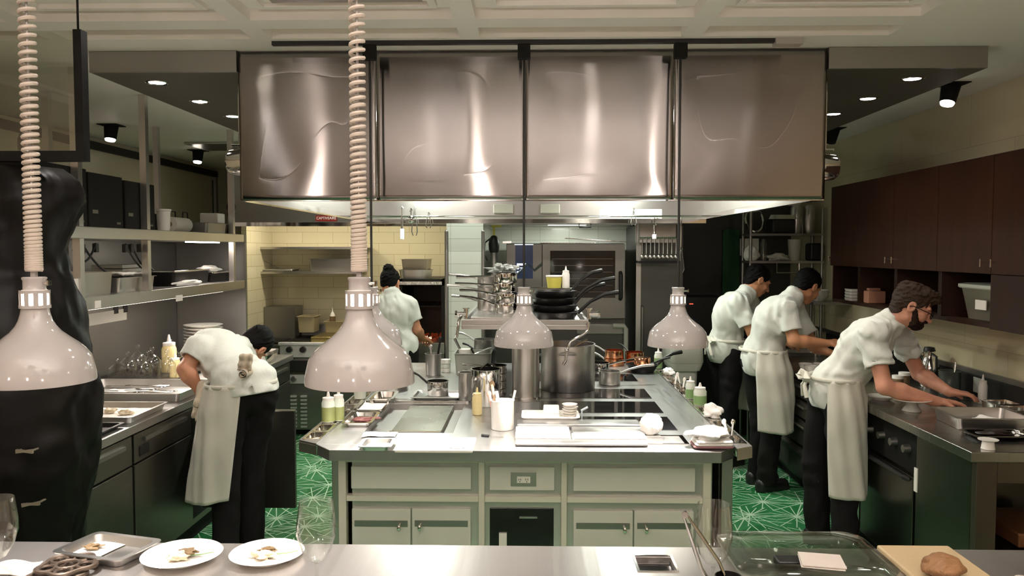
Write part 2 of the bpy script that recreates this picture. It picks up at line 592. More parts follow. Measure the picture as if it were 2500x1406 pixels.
# ================================================================== CANOPY HOOD
HX0, HX1, HY0, HY1, HZ = -1.39, 1.385, 3.8, 6.4, 2.014
hood = thing('extractor_hood', 'huge brushed steel extractor hood hanging over the cooking island', 'extractor hood', (0, 5.1, HZ))
seams = [PP(u, 300, Y=HY0).x for u in (918, 1282, 1646)]
edges = [HX0] + seams + [HX1]


def hood_wave(x, z, k):
    n = mnoise.noise(V((x * 1.3 + 5.2 * k, z * 0.9, 3.1 * k)))
    n2 = mnoise.noise(V((x * 4.2 + 1.7 * k, z * 2.1, 7.7)))
    return 0.010 * n + 0.0028 * n2


for k in range(4):
    g = MB()
    x0, x1 = edges[k] + .001, edges[k + 1] - .001
    nx, nz = 40, 30
    vs, fs = [], []
    for j in range(nz + 1):
        for i in range(nx + 1):
            x = x0 + (x1 - x0) * i / nx
            z = HZ + (ZC - .012 - HZ) * j / nz
            e = min(i / 11, (nx - i) / 11, j / 9, (nz - j) / 9, 1)
            e = e * e * (3 - 2 * e)
            vs.append((x, HY0 + .011 + hood_wave(x, z, k) * e * .9, z))
    for j in range(nz):
        for i in range(nx):
            q = j * (nx + 1) + i
            fs.append((q, q + 1, q + nx + 2, q + nx + 1))
    g.add(vs, fs)
    o = g.build('front_panel', HOODSTEEL, hood, weld=False, angle=80)
    sd = o.modifiers.new('thick', 'SOLIDIFY'); sd.thickness = .006; sd.offset = -1
MB().box(HX0, HX0 + .012, HY0 + .03, HY1, HZ, ZC - .01).build('side_panel', STEEL, hood)
MB().box(HX1 - .012, HX1, HY0 + .03, HY1, HZ, ZC - .01).build('side_panel', STEEL, hood)
tr_ = MB().cyl((HX0 + .012, 6.28, 2.035), (HX1 - .012, 6.28, 2.035), .008, n=10)
for x in (-1.0, 0, 1.0): tr_.cyl((x, 6.28, 2.035), (x, HY1 - .012, 2.035), .006, n=8)
tr_.build('tool_rail', CHROME, hood)
MB().box(HX0 + .012, HX1 - .012, HY1 - .012, HY1, HZ, ZC - .01).build('back_panel', STEEL, hood)
MB().box(HX0 + .012, HX1 - .012, HY0 + .03, HY1 - .012, ZC - .12, ZC - .10).build('filter_bank', STEEL_DK, hood)
lip = MB()
lip.box(HX0, HX1, HY0 + .022, HY0 + .05, HZ - .004, HZ + .012)
lip.box(HX0, HX0 + .05, HY0 + .05, HY1, HZ - .004, HZ + .03)
lip.box(HX1 - .05, HX1, HY0 + .05, HY1, HZ - .004, HZ + .03)
lip.box(HX0, HX1, HY1 - .05, HY1 + .01, HZ - .03, HZ + .004)
lip.build('rim_gutter', CHROME, hood)
for x in (-0.86, 0.76):
    L = MB().box(x - .09, x + .09, 6.12, 6.34, 2.36, 2.40)
    fx = L.build('hood_lamp', STEEL_DK, hood, bevel=.004)
    MB().box(x - .075, x + .075, 6.14, 6.32, 2.352, 2.36).build('lens', DISC, fx)
    lamp('hood_light', 'AREA', (x, 6.2, 2.34), HOOD_W, (0.90, 1.0, 0.90), .16)
for x in (-.7, .7):
    L = MB().box(x - .15, x + .15, 4.6, 4.75, ZC - .16, ZC - .12)
    fx = L.build('hood_lamp', STEEL_DK, hood, bevel=.004)
    MB().box(x - .13, x + .13, 4.62, 4.73, ZC - .168, ZC - .16).build('lens', DISC, fx)
    lamp('hood_light', 'AREA', (x, 4.68, ZC - .18), HOOD_W * .8, (1.0, 0.94, 0.84), .2)
# two vent boxes, notices and handle inside the back of the hood
for k, (u0, u1) in enumerate(((1205, 1252), (1320, 1366))):
    a, b = PP(u0, 499, Y=HY1 - .02), PP(u1, 521, Y=HY1 - .02)
    tag(MB().box(a.x, b.x, HY1 - .06, HY1 - .0125, b.z, a.z).build('junction_box', mat('box_paint', srgb(176, 172, 158), .5), bevel=.006),
        ('small pale junction box inside the hood back, left of two' if k == 0 else 'small pale junction box inside the hood back, right of two'), 'junction box', 'junction boxes inside the hood')
a, b = PP(1464, 511, Y=HY1 - .02), PP(1616, 533, Y=HY1 - .02)
poster = thing('notice_strip', 'white printed notice strip stuck inside the back of the hood', 'notice', ((a.x + b.x) / 2, HY1 - .0125, b.z))
MB().box(a.x, b.x, HY1 - .0145, HY1 - .0122, b.z, a.z).build('sheet', PAPER, poster)
ln = MB()
for k in range(5):
    xa = a.x + (b.x - a.x) * (k * .2 + .03)
    for r in range(5):
        z = b.z + (a.z - b.z) * (.15 + .15 * r)
        ln.box(xa, xa + (b.x - a.x) * random.uniform(.1, .16), HY1 - .0155, HY1 - .0144, z, z + .004)
ln.build('printed_lines', mat('ink_grey', srgb(150, 148, 140), .8), poster)

# dark soffits left and right of the hood with downlights
for side in (-1, 1):
    xa, xb = (-2.1, HX0 - .004) if side < 0 else (HX1 + .004, 2.12)
    s = thing('ceiling_soffit', 'dark dropped ceiling soffit with three downlights %s of the hood' % ('left' if side < 0 else 'right'), 'soffit', ((xa + xb) / 2, 5.0, 2.62))
    MB().box(xa, xb, HY0, HY0 + .02, 2.62, ZC - .002).build('fascia', STEEL_DK, s)
    MB().box(xa, xb, HY0 + .02, 6.6, 2.62, ZC - .002).build('underside', PAINT_DARK, s)
    for y in (4.04, 4.56, 5.07):
        c = V((side * 1.887, y, 2.62))
        rg = MB().lathe([(.040, 0), (.052, -.004), (.058, -.001), (.058, .0)], c, 28).build('downlight_ring', CHROME, s)
        MB().lathe([(.0001, -.001), (.040, -.001), (.040, -.0005)], c, 28).build('lit_disc', DISC, rg)
        lamp('downlight', 'SPOT', c + V((0, 0, -.02)), DOWN_W, (1, .93, .82), .04, 1.9, .8, target=c + V((0, 0, -1)))

# added up-lighting bowls, out of view, to brighten the ceiling
for k, x in enumerate((-.75, 0.05, .85)):
    c = V((x, .75, 2.2))
    s = thing('fill_bowl', 'added up-lighting bowl, out of view, to brighten the ceiling, %s' % ('left', 'middle', 'right')[k], 'fill lamp', c, 'added bowl lamps')
    MB().lathe([(.0001, 0), (.08, .01), (.15, .05), (.19, .11), (.186, .112), (.146, .055), (.078, .015), (.0001, .005)], c, 40).build('bowl', IRON, s)
    sm = MB()
    for a in (0, 2.1, 4.2): sm.cyl(c + V((.185 * math.cos(a), .185 * math.sin(a), .11)), V((x, .75, ZC)), .003, n=6)
    sm.build('suspension', BLACK, s)
    MB().ball(c + V((0, 0, .05)), .03, 16, 10).build('bulb', BULB, s)
    lamp('bowl_fill_light', 'SPOT', c + V((0, 0, .09)), BOWL_FILL_W, (1, .94, .91), .04, 2.9, .5, target=c + V((0, 0, 2)))

# recessed downlights in the coffers before the hood
for k, x in enumerate((-1.516, -.59, .333, 1.26)):
    c = V((x, 2.99, ZC + .0449))
    s = thing('ceiling_downlight', 'small round downlight in the coffered ceiling before the hood, %s' % ('leftmost', 'second from left', 'third from left', 'rightmost')[k], 'downlight', c + V((0, 0, -.006)), 'coffer downlights')
    rg = MB().lathe([(.034, -.001), (.044, -.005), (.05, -.002), (.05, -.0001)], c, 28).build('downlight_ring', ENAMEL, s)
    MB().lathe([(.0001, -.002), (.034, -.002), (.034, -.0015)], c, 28).build('lit_disc', DISC, rg)
    lamp('coffer_light', 'SPOT', c + V((0, 0, -.02)), CEIL_W * (1, .35, 1, .2)[k], (1, .93, .88), .035, 2.6, .9, target=c + V((0, 0, -1)))

for k, x in enumerate((-1.7, -.55, .55)):  # added fill lights, unseen, brightening the tiled pier and aisle
    c = V((x, 6.85, ZC))
    s = thing('ceiling_downlight', 'added small round fill downlight in the ceiling behind the hood, %s' % ('left', 'middle', 'right')[k], 'downlight', c + V((0, 0, -.006)), 'added downlights behind the hood')
    rg = MB().lathe([(.034, -.001), (.044, -.005), (.05, -.002), (.05, -.0001)], c, 28).build('downlight_ring', ENAMEL, s)
    MB().lathe([(.0001, -.002), (.034, -.002), (.034, -.0015)], c, 28).build('lit_disc', DISC, rg)
    lamp('aisle_fill_light', 'SPOT', c + V((0, 0, -.02)), AISLE_FILL_W * (.6 if k == 0 else 1), (.94, 1.0, .90), .035, 2.3, .8, target=c + V((0, 0, -1)))

# adjustable spotlights in the ceiling
spots = [(272, 318, -2.62, 1, 'left passage, nearer one'), (484, 377, -2.62, 1, 'left passage, farther one'),
         (2322, 222, 2.28, 1, 'right side beyond the soffit, lit'), (2034, 326, 2.28, 0, 'right side close behind the hood, unlit')]
for u, v, x, lit, where in spots:
    p = PP(u, v, Z=ZC - .04)
    s = thing('ceiling_spotlight', 'black tilted ceiling spotlight on the ' + where, 'spotlight', (p.x, p.y, ZC), 'black ceiling spotlights')
    MB().box(p.x - .075, p.x + .075, p.y - .075, p.y + .075, ZC - .006, ZC).build('mounting_plate', MATTEBLACK, s)
    tip = V((p.x - (0.03 if p.x > 0 else -.0), p.y - .02, ZC - .11))
    h = MB().cyl((p.x, p.y, ZC - .006), tip, .052, .042, 20).build('lamp_head', MATTEBLACK, s)
    if lit:
        d = (tip - V((p.x, p.y, ZC))).normalized()
        MB().cyl(tip, tip + d * .012, .038, .034, 20).build('lit_lens', DISC, h)
        lamp('spot', 'SPOT', tip + d * .03, DOWN_W * .6, (1, .93, .84), .03, 1.7, .7, target=tip + d)

# lamp track on the ceiling
a, b = PP(665, 104, Y=3.65), PP(1890, 104, Y=3.65)
tr = thing('lamp_track', 'thin black ceiling track carrying the heat lamp rods before the hood', 'track', ((a.x + b.x) / 2, 3.65, ZC))
MB().box(a.x, b.x, 3.637, 3.663, ZC - .018, ZC).build('rail', BLACK, tr)
MB().box(b.x, b.x + .12, 3.62, 3.68, ZC - .03, ZC).build('end_feed', ENAMEL, tr)

# grilles in the ceiling coffers
for a0, a1 in ((-.98, -.45), (.93, 1.5)):
    t = thing('ceiling_grille', 'grey air grille set in a ceiling coffer, %s one' % ('left' if a0 < 0 else 'right'), 'air grille', ((a0 + a1) / 2, 2.8, ZC + .03), 'ceiling air grilles')
    f = MB().slab(a0 - .03, a1 + .03, 2.47, 3.15, ZC + .02, ZC + .0449, [(a0, a1, 2.5, 3.12)]).build('frame', ENAMEL, t)
    g = MB()
    for i in range(26):
        y = 2.505 + i * .0236
        g.box(a0, a1, y, y + .012, ZC + .028, ZC + .036)
    g.build('slats', GREYPLASTIC, t)

# back hood with maker's plate
bh = thing('wall_hood', 'grey steel wall hood over the range with a red maker plate', 'extractor hood', (-1.7, 7.7, 2.016))
MB().box(-2.69, c0 - .02, 7.2, 7.22, 2.016, ZC - .002).build('front_panel', STEEL_DK, bh)
lp = MB().box(-2.69, c0 - .02, 7.16, 7.23, 1.985, 2.02)
lp.build('lip', CHROME, bh)
MB().box(-2.69, c0 - .02, 7.23, YB - .002, 2.30, 2.33).build('inner_ceiling', STEEL_DK, bh)
a, b = PP(771, 525.5, Y=7.195), PP(823, 540, Y=7.195)
pl = MB().box(a.x, b.x, 7.19, 7.1995, b.z, a.z).build('maker_plate', RED, bh)
cu = bpy.data.curves.new('plate_lettering', 'FONT')
cu.body = 'CAPTIVEAIRE'
cu.size = .036
cu.extrude = .0006
cu.align_x = 'CENTER'; cu.align_y = 'CENTER'
to = bpy.data.objects.new('tmp_text', cu)
C.objects.link(to)
bpy.context.view_layer.update()
me = bpy.data.meshes.new_from_object(to.evaluated_get(bpy.context.evaluated_depsgraph_get()))
bpy.data.objects.remove(to)
me.materials.clear(); me.materials.append(WHITE)
xs = [v_.co.x for v_ in me.vertices]
sx = (b.x - a.x) * .92 / (max(xs) - min(xs))
off = V(((a.x + b.x) / 2, 7.189, (a.z + b.z) / 2)) - (bh.location)
for v_ in me.vertices:
    x, y, z = v_.co
    v_.co = V((x * sx, -z, y * sx * 1.15)) + off
o = bpy.data.objects.new('plate_lettering', me); C.objects.link(o); o.parent = pl
for x in (-2.2, -1.3):
    fx = MB().box(x - .1, x + .1, 7.5, 7.7, 2.27, 2.30).build('hood_lamp', STEEL_DK, bh)
    MB().box(x - .08, x + .08, 7.52, 7.68, 2.262, 2.27).build('lens', DISC, fx)
    lamp('back_hood_light', 'AREA', (x, 7.6, 2.25), BACK_W, (1.0, 0.88, 0.62), .16)

# added globes behind the camera, to light the near ceiling and hood front
for k, x in enumerate((-2.3, -.5, 1.32)):
    s = thing('fill_globe', 'added globe fill lamp behind the camera, %s' % ('left', 'middle', 'right')[k], 'fill lamp', (x, -.9, 2.215), 'added globe lamps')
    MB().ball((x, -.9, 2.27), .055, 24, 14).build('globe', GLOBE, s)
    MB().cyl((x, -.9, 2.325), (x, -.9, ZC), .006, n=8).build('stem', BLACK, s)
    lamp('globe_fill_light', 'POINT', (x, -.9, 2.15), GLOBE_FILL_W, (1.0, .88, .80), .05)

# ================================================================== HEAT LAMPS
PROF = [(.137, 0), (.1375, .006), (.136, .020), (.127, .063), (.112, .083), (.095, .098), (.077, .112), (.058, .128), (.046, .143),
        (.039, .157), (.034, .174), (.0315, .190)]


def heat_lamp(p, label, group, watts, coil):
    t = thing('heat_lamp', label, 'heat lamp', p, group)
    x, y, z = p
    outer = PROF
    inner = [(max(r - .003, .005), zz - (.002 if i else 0)) for i, (r, zz) in enumerate(PROF)]
    MB().lathe(outer + inner[::-1], p, 48).rings.__self__.build('shade', ENAMEL, t, angle=60) if False else \
        MB().lathe(outer + inner[::-1] + [outer[0]], p, 48).build('shade', ENAMEL, t, angle=60)
    vr = MB()
    for k in range(10):
        a = 2 * PI * (k + .5) / 10
        Mx = Matrix.Translation(p) @ Matrix.Rotation(a, 4, 'Z')
        vr.box(.0305, .0345, -.0058, .0058, .188, .232, Mx)
    vr.lathe([(.029, .188), (.0365, .188), (.0365, .196), (.029, .196), (.029, .188)], p, 32)
    vr.lathe([(.029, .226), (.0355, .226), (.0355, .234), (.029, .234), (.029, .226)], p, 32)
    v_ = vr.build('vent_ring', ENAMEL, t)
    MB().lathe([(.0001, .19), (.024, .19), (.026, .2), (.026, .222), (.024, .23), (.0001, .23)], p, 20).build('bulb_base', BULB, v_)
    MB().lathe([(.0001, .268), (.026, .268), (.029, .266), (.029, .262), (.0265, .258), (.0265, .236), (.028, .234), (.0001, .234)], p, 32).build('neck', ENAMEL, t)
    kn = MB().cyl((x + .026, y - .006, z + .252), (x + .046, y - .010, z + .252), .004, n=8)
    kn.box(x + .042, x + .046, y - .018, y - .002, z + .246, z + .259)
    kn.build('thumb_screw', CHROME, t)
    MB().lathe([(.0001, .05), (.022, .055), (.036, .075), (.038, .095), (.026, .13), (.02, .17), (.0001, .18)], p, 24).build('bulb', BULB, t)
    if coil:
        pts = []
        top, bot = ZC - .01, z + .285
        n = 62
        per = 12
        for i in range(n * per + 1):
            f = i / (n * per)
            zz = bot + (top - bot) * (f ** 1.6)
            rr = .0165
            aa = 2 * PI * i / per
            pts.append((x + rr * math.cos(aa), y + rr * math.sin(aa), zz))
        MB().tube(pts, .0052, 6).build('coil_cord', mat('coil_' + str(round(x, 2)), srgb(208, 196, 184), .5), t)
        MB().cyl((x, y, z + .266), (x, y, ZC), .0035, n=8).box(x - .006, x + .006, y - .006, y + .006, z + .266, z + .29).build('stem', ENAMEL, t)
    else:
        MB().cyl((x, y, z + .266), (x, y, ZC - .07), .0055, n=10).build('rod', BLACK, t)
        MB().box(x - .029, x + .029, y - .02, y + .02, ZC - .085, ZC - .018).build('track_adapter', MATTEBLACK, t, bevel=.004)
    lamp('heat_bulb', 'SPOT', (x, y, z + .045), watts, (1.0, .93, .89), .03, 1.85, .8, target=(x, y, z - 1))
    return t


YLF, YLN = 3.65, 2.0
zf = PP(1280, 843, Y=YLF).z
zn = PP(878, 934, Y=YLN).z
heat_lamp(V((PP(908, 760, Y=YLF).x, YLF, zf)), 'white enamel heat lamp partly hidden behind the large coil-cord lamp', 'heat lamps over the island', HEAT_FAR, False)
heat_lamp(V((PP(1279, 760, Y=YLF).x, YLF, zf)), 'white enamel heat lamp on black rod, middle one over the island', 'heat lamps over the island', HEAT_FAR, False)
heat_lamp(V((PP(1655, 760, Y=YLF).x, YLF, zf)), 'white enamel heat lamp on black rod, rightmost over the island', 'heat lamps over the island', HEAT_FAR, False)
heat_lamp(V((PP(878, 800, Y=YLN).x, YLN, zn)), 'white heat lamp on pale coiled cord, the one nearer the middle', 'heat lamps over the pass', HEAT_NEAR, True)
heat_lamp(V((PP(87, 800, Y=YLN).x, YLN, zn)), 'white heat lamp on pale coiled cord at the far left', 'heat lamps over the pass', HEAT_NEAR, True)

# ================================================================== PASS COUNTER (foreground)
ZP = 0.95
ypass = PP(1250, 1331, Z=ZP).y
PASS = thing('pass_counter', 'long brushed steel pass counter running along the foreground', 'counter', (0, 1.7, 0))
ia, ib = PP(1545, 1394, Z=ZP), PP(1655, 1359, Z=ZP)
sunk = (PP(1562, 1394, Z=ZP).x, PP(1652, 1394, Z=ZP).x, PP(1600, 1394, Z=ZP).y, PP(1600, 1358, Z=ZP).y)
MB().slab(-2.9, 2.66, .95, ypass, ZP - .045, ZP, [sunk]).build('worktop', mat('pass_steel', (.60, .565, .54), .32, .85, .05, 3, (30, 1, 1), rvar=.05, bump=.06, bscale=1.2), PASS, bevel=.004)
MB().box(-2.8, 2.6, 1.05, ypass - .04, 0, ZP - .045).build('body', STEEL, PASS)
iw = MB()
x0, x1, y0, y1 = sunk
iw.slab(x0 - .006, x1 + .006, y0 - .006, y1 + .006, ZP, ZP + .002, [sunk])
iw.build('well_rim', CHROME, PASS)
MB().box(x0, x1, y0, y1, ZP - .044, ZP - .012).build('dark_well', BLACKGLASS, PASS)

# ================================================================== COOKING ISLAND
ZI = 0.90
IX0, IX1, IY0, IY1 = -0.965, 0.91, 3.45, 6.14
RX0, RX1 = -1.065, 0.99
ISL = thing('cooking_island', 'steel cooking island with pale painted front in the middle of the kitchen', 'kitchen island', (-.03, 4.6, 0))
gx0, gx1, gy0, gy1 = -.80, PP(1105, 1056, Z=ZI).x, PP(1000, 1056, Z=ZI).y, PP(1000, 984, Z=ZI).y
cook = []
for v0, v1 in ((1050, 1018), (1008, 981), (973, 950), (931, 914)):
    cook.append((.03, .716, PP(1500, v0, Z=ZI).y, PP(1500, v1, Z=ZI).y))
shallow = (PP(1560, 1085, Z=ZI).x, PP(1672, 1085, Z=ZI).x, PP(1600, 1084, Z=ZI).y, PP(1600, 1066, Z=ZI).y)
ch = .10
top = MB().slab(IX0, IX1, IY0 + ch, IY1, ZI - .05, ZI, [(gx0, gx1, gy0, gy1)])
top.prism([(IX0 + ch * .8, IY0), (IX1 - ch * .8, IY0), (IX1, IY0 + ch), (IX0, IY0 + ch)], ZI - .05, ZI)
ITOP = top.build('worktop', STEEL_TOP, ISL, bevel=.003)
# plancha recess
MB().box(gx0, gx1, gy0, gy1, ZI - .05, ZI - .03).build('plancha_trough', STEEL_DK, ISL)
pq = MB().box(gx0 + .12, gx1 - .06, gy0 + .03, gy1 - .03, ZI - .03, ZI - .008)
PL = pq.build('plancha_plate', mat('plancha', (.34, .34, .30), .26, 1, .35, 3, (1, 1, 1), rvar=.08), ISL, bevel=.003)
MB().box(gx0 + .12, gx1 - .06, gy0 + .012, gy0 + .028, ZI - .03, ZI + .002).build('plancha_rail', CHROME, ISL)
MB().box(gx0 + .02, gx1 + .02, gy1 + .002, gy1 + .02, ZI, ZI + .012).build('plancha_rail', CHROME, ISL)
for k, (a, b, c, d) in enumerate(cook):
    MB().box(a, b, c, d, ZI + .0003, ZI + .003).build('induction_glass', BLACKGLASS, ISL)
rl = MB()
s0, s1, s2, s3 = shallow
rl.slab(s0 - .03, s1 + .02, s2 - .008, s3 + .02, ZI, ZI + .004, [(s0, s1, s2, s3)])
rl.build('shallow_well_rim', CHROME, ISL)
# side rails holding insert pans
LY = [3.62]
while LY[-1] < 5.6: LY.append(LY[-1] + .165)
RY = [3.58]
while RY[-1] < 5.75: RY.append(RY[-1] + .172)
lh = [(RX0 + .012, IX0 - .004, LY[i] + .008, LY[i + 1] - .008) for i in range(len(LY) - 1)]
rh = [(IX1 + .004, RX1 - .01, RY[i] + .008, RY[i + 1] - .008) for i in range(len(RY) - 1)]
m = MB().slab(RX0, IX0 - .001, 3.62, LY[-1] + .02, ZI - .008, ZI + .002, lh)
m.prism([(RX0, 3.62), (IX0 - .001, 3.62), (IX0 - .001, 3.55)], ZI - .008, ZI + .002)
m.box(RX0, RX0 + .004, 3.62, LY[-1] + .02, ZI - .05, ZI - .008)
m.prism([(RX0, 3.62), (RX0, 3.616), (IX0 - .001, 3.546), (IX0 - .001, 3.55)], ZI - .05, ZI - .008)
m.build('insert_rail', STEEL, ISL)
m = MB().slab(IX1 + .001, RX1, 3.58, RY[-1] + .02, ZI - .008, ZI + .002, rh)
m.prism([(IX1 + .001, 3.50), (RX1, 3.55), (RX1, 3.58), (IX1 + .001, 3.58)], ZI - .008, ZI + .002)
m.box(RX1 - .004, RX1, 3.55, RY[-1] + .02, ZI - .05, ZI - .008)
m.prism([(IX1 + .001, 3.50), (IX1 + .001, 3.496), (RX1, 3.546), (RX1, 3.55)], ZI - .05, ZI - .008)
m.build('insert_rail', STEEL, ISL)
# body
BX0, BX1, BY0, BY1 = -.853, .862, 3.56, 6.05
MB().box(BX0 + .05, BX1 - .05, BY0 + .12, BY1, .10, ZI - .052).build('carcass', STEEL_DK, ISL)
MB().box(BX0 + .04, BX1 - .04, BY0 + .024, BY0 + .119, .10, ZI - .052).build('steel_backing', mat('satin_backing', (.62, .61, .57), .22, .62, .06, 5), ISL)
P2 = lambda u, v: PP(u, v, Y=BY0)
fr = MB()
zb = .10
ztop = ZI - .052
for u0, u1 in ((826, 845), (1168, 1183), (1370, 1384), (1716, 1736)):
    fr.box(P2(u0, 1220).x, P2(u1, 1220).x, BY0, BY0 + .045, zb, ztop)
zr1, zr0 = P2(1270, 1213).z, P2(1270, 1227).z
xs = [P2(u, 1220).x for u in (845, 1168, 1183, 1370, 1384, 1716)]
for i in (0, 2, 4):
    fr.box(xs[i], xs[i + 1], BY0 + .001, BY0 + .044, zr0, zr1)
    fr.box(xs[i], xs[i + 1], BY0 + .001, BY0 + .044, zb, zb + .03)
    fr.box(xs[i], xs[i + 1], BY0 + .001, BY0 + .044, P2(1270, 1131).z, ztop)
fr.build('painted_frame', CABFRAME, ISL, bevel=.003)
# corner posts and toe board
for x in (BX0 - .055, BX1 + .005):
    MB().box(x, x + .05, BY0 + .03, BY0 + .08, .0, ztop).build('corner_post', STEEL, ISL, bevel=.004)
MB().box(BX0 - .055, BX0 - .004, BY0 + .081, BY1, .08, ztop).build('side_panel', STEEL, ISL)
MB().box(BX1 + .004, BX1 + .055, BY0 + .081, BY1, .08, ztop).build('side_panel', STEEL, ISL)
MB().box(BX0 + .06, BX1 - .06, BY0 + .14, BY1 - .1, 0, .10).build('plinth', MATTEBLACK, ISL)


def front(name, u0, u1, v0, v1, y0=.006, z_low=None, m=None):
    a, b = P2(u0, v0), P2(u1, v1)
    z = b.z if z_low is None else z_low
    return MB().box(a.x, b.x, BY0 + y0, BY0 + .0235, z, a.z).build(name, m or CABPAINT, ISL, bevel=.003)


front('drawer_front', 856, 1150, 1140, 1196)
front('drawer_front', 1400, 1698, 1143, 1202)
dc = front('outlet_panel', 1195, 1354, 1141, 1199)
a, b = P2(1247, 1152), P2(1309, 1188)
pl = MB().slab(0, 1, 0, 1, 0, 1) if False else MB().box(a.x, b.x, BY0 + .001, BY0 + .0055, b.z, a.z)
sock = pl.build('socket_plate', STEEL, dc, bevel=.002)
a, b = P2(1262, 1163), P2(1295, 1179)
MB().box(a.x, b.x, BY0 - .002, BY0 + .0008, b.z, a.z).build('socket_face', WHITE, dc, bevel=.001)
sl = MB()
for uu in (1269, 1286):
    for du in (-2.4, 2.4):
        q = P2(uu + du, 1170)
        sl.box(q.x - .0012, q.x + .0012, BY0 - .0026, BY0 - .0021, q.z - .005, q.z + .004)
    q = P2(uu, 1175.5)
    sl.box(q.x - .002, q.x + .002, BY0 - .0026, BY0 - .0021, q.z - .002, q.z + .002)
sl.build('socket_slots', BLACK, dc)
for u0, u1, hu in ((858, 1002, 976), (1005, 1149, 1026), (1400, 1545, 1524), (1549, 1694, 1577)):
    dv = 0 if u0 < 1200 else 6
    dr = front('door', u0, u1, 1243 + dv, 1330, z_low=zb + .035)
    a, b = P2(u0 + 7, 1271 + dv), P2(u1 - 7, 1287 + dv)
    MB().box(a.x, b.x, BY0 + .0035, BY0 + .0058, b.z, a.z).build('finger_slot', STEEL_DK, dr)
    q = P2(hu, 1281 + dv)
    k_ = MB().cyl((q.x, BY0 + .003, q.z), (q.x, BY0 - .022, q.z), .006, n=12)
    k_.ball((q.x, BY0 - .026, q.z - .006), .011, 16, 10, sc=(.9, .9, 1.5))
    k_.build('door_knob', CHROME, dr)
# open appliance bay in the middle
a, b = P2(1195, 1243), P2(1352, 1330)
MB().box(a.x, b.x, BY0 + .018, BY0 + .0235, zb + .035, a.z).build('appliance_bay', GLOSSBLACK, ISL, bevel=.003)
q0, q1 = P2(1218, 1303), P2(1237, 1340)
bay = MB().box(q0.x, q1.x, BY0 + .004, BY0 + .0178, zb + .06, q0.z).build('control_block', WHITE, ISL)
q0, q1 = P2(1268, 1264), P2(1312, 1268)
MB().box(q0.x, q1.x, BY0 + .012, BY0 + .0178, q1.z, q0.z).build('bay_handle', STEEL, ISL)
# column and gantry shelf above the island
cy = 4.74
cxm = PP(1281, 900, Y=4.68).x
MB().cyl((cxm + .005, cy, ZI), (cxm + .005, cy, 1.30), .082, n=40).build('column', STEEL, ISL)
MB().cyl((cxm + .005, cy, ZI), (cxm + .005, cy, ZI + .008), .098, n=40).build('column_flange', CHROME, ISL)
GZ0, GZ1 = 1.315, 1.372
g0, g1 = PP(1127, 800, Y=4.6).x, PP(1437, 800, Y=4.6).x
gm = MB().slab(g0, g1, 4.6, 5.95, GZ0, GZ1 - .03)
gm.slab(g0, g1, 4.6, 5.95, GZ1 - .03, GZ1, [(g0 + .02, g1 - .02, 4.62, 5.93)])
gm.build('gantry_shelf', STEEL, ISL, bevel=.003)
MB().box(cxm - .06, cxm + .07, 5.6, 5.7, ZI, GZ0).build('rear_column', STEEL_DK, ISL)
mp_ = MB().box(g0 + .05, g0 + .36, 4.63, 5.3, GZ1 - .03, GZ1 + .012)
mp_.build('drip_plate', STEEL, ISL, bevel=.004)
# taps at the corners of the gantry
for k, (u, sx) in enumerate(((1133, -1), (1443, 1))):
    p = PP(u, 765, Y=4.66)
    x = p.x
    tp = MB().cyl((x - sx * .012, 4.66, 1.40), (x + sx * .04, 4.66, 1.40), .016, n=16).cyl((x + sx * .04, 4.66, 1.40), (x + sx * .052, 4.66, 1.40), .024, .020, n=16)
    tp.cyl((x - sx * .012, 4.66, GZ1 - .001), (x - sx * .012, 4.66, 1.43), .013, n=14)
    tp.cyl((x - sx * .012, 4.66, 1.43), (x - sx * .012, 4.66, 1.437), .02, n=14)
    if k == 0:
        tp.tube([(x - .012, 4.62, 1.39), (x - .025, 4.60, 1.372), (x - .03, 4.598, 1.33), (x - .033, 4.598, 1.30), (x - .04, 4.598, 1.268)], .009, 10)
    else:
        tp.tube([(x - .02, 4.592, 1.36), (x - .02, 4.588, 1.312), (x - .05, 4.585, 1.29), (x - .12, 4.58, 1.25), (x - .145, 4.58, 1.20), (x - .15, 4.58, 1.14), (x - .165, 4.58, 1.115)], .009, 10)
        tp.ball((x - .145, 4.58, 1.20), .014, 12, 8)
    tp.build('tap', CHROME, ISL)

# ================================================================== LEFT COUNTER
LX, LXB = -1.98, -2.95
LYA, LYB = 3.2, 6.6
LC = thing('prep_counter', 'long steel prep counter with fridge drawers along the left side', 'counter', (-2.46, 4.9, 0))
MB().box(LXB, LX, LYA, LYB, .855, .90).build('worktop', STEEL_TOP, LC, bevel=.004)
GREENSTEEL = mat('counter_front', (.20, .19, .165), .38, 1, .12, 4, (1, 1, 12), rvar=.06)
MB().box(LXB, LX - .05, LYA + .02, LYB - .02, .12, .855).build('carcass', GREENSTEEL, LC)
MB().box(LXB, LX - .10, LYA + .02, LYB - .02, 0, .12).build('plinth', MATTEBLACK, LC)
ys = [3.3, 3.92, 4.62, 5.3, 5.95, 6.55]
for i in range(5):
    y0, y1 = ys[i], ys[i + 1]
    if i == 2:   # opened fridge door swings into the aisle: black sheet stands in for the shade inside
        MB().box(LX - .049, LX - .045, y0 + .02, y1 - .02, .16, .80).build('opening_shade', MATTEBLACK, LC)
        continue
    dr = MB().box(LX - .049, LX - .012, y0 + .012, y1 - .012, .70, .845).build('drawer_front', GREENSTEEL, LC, bevel=.003)
    MB().box(LX - .0118, LX + .004, y0 + .1, y1 - .1, .795, .815).build('pull_bar', STEEL_DK, dr)
    MB().box(LX - .0118, LX - .008, y0 + .06, y0 + .16, .725, .775).build('dark_latch', BLACK, dr)
    MB().box(LX - .049, LX - .012, y0 + .012, y1 - .012, .16, .69).build('door', GREENSTEEL, LC, bevel=.003)
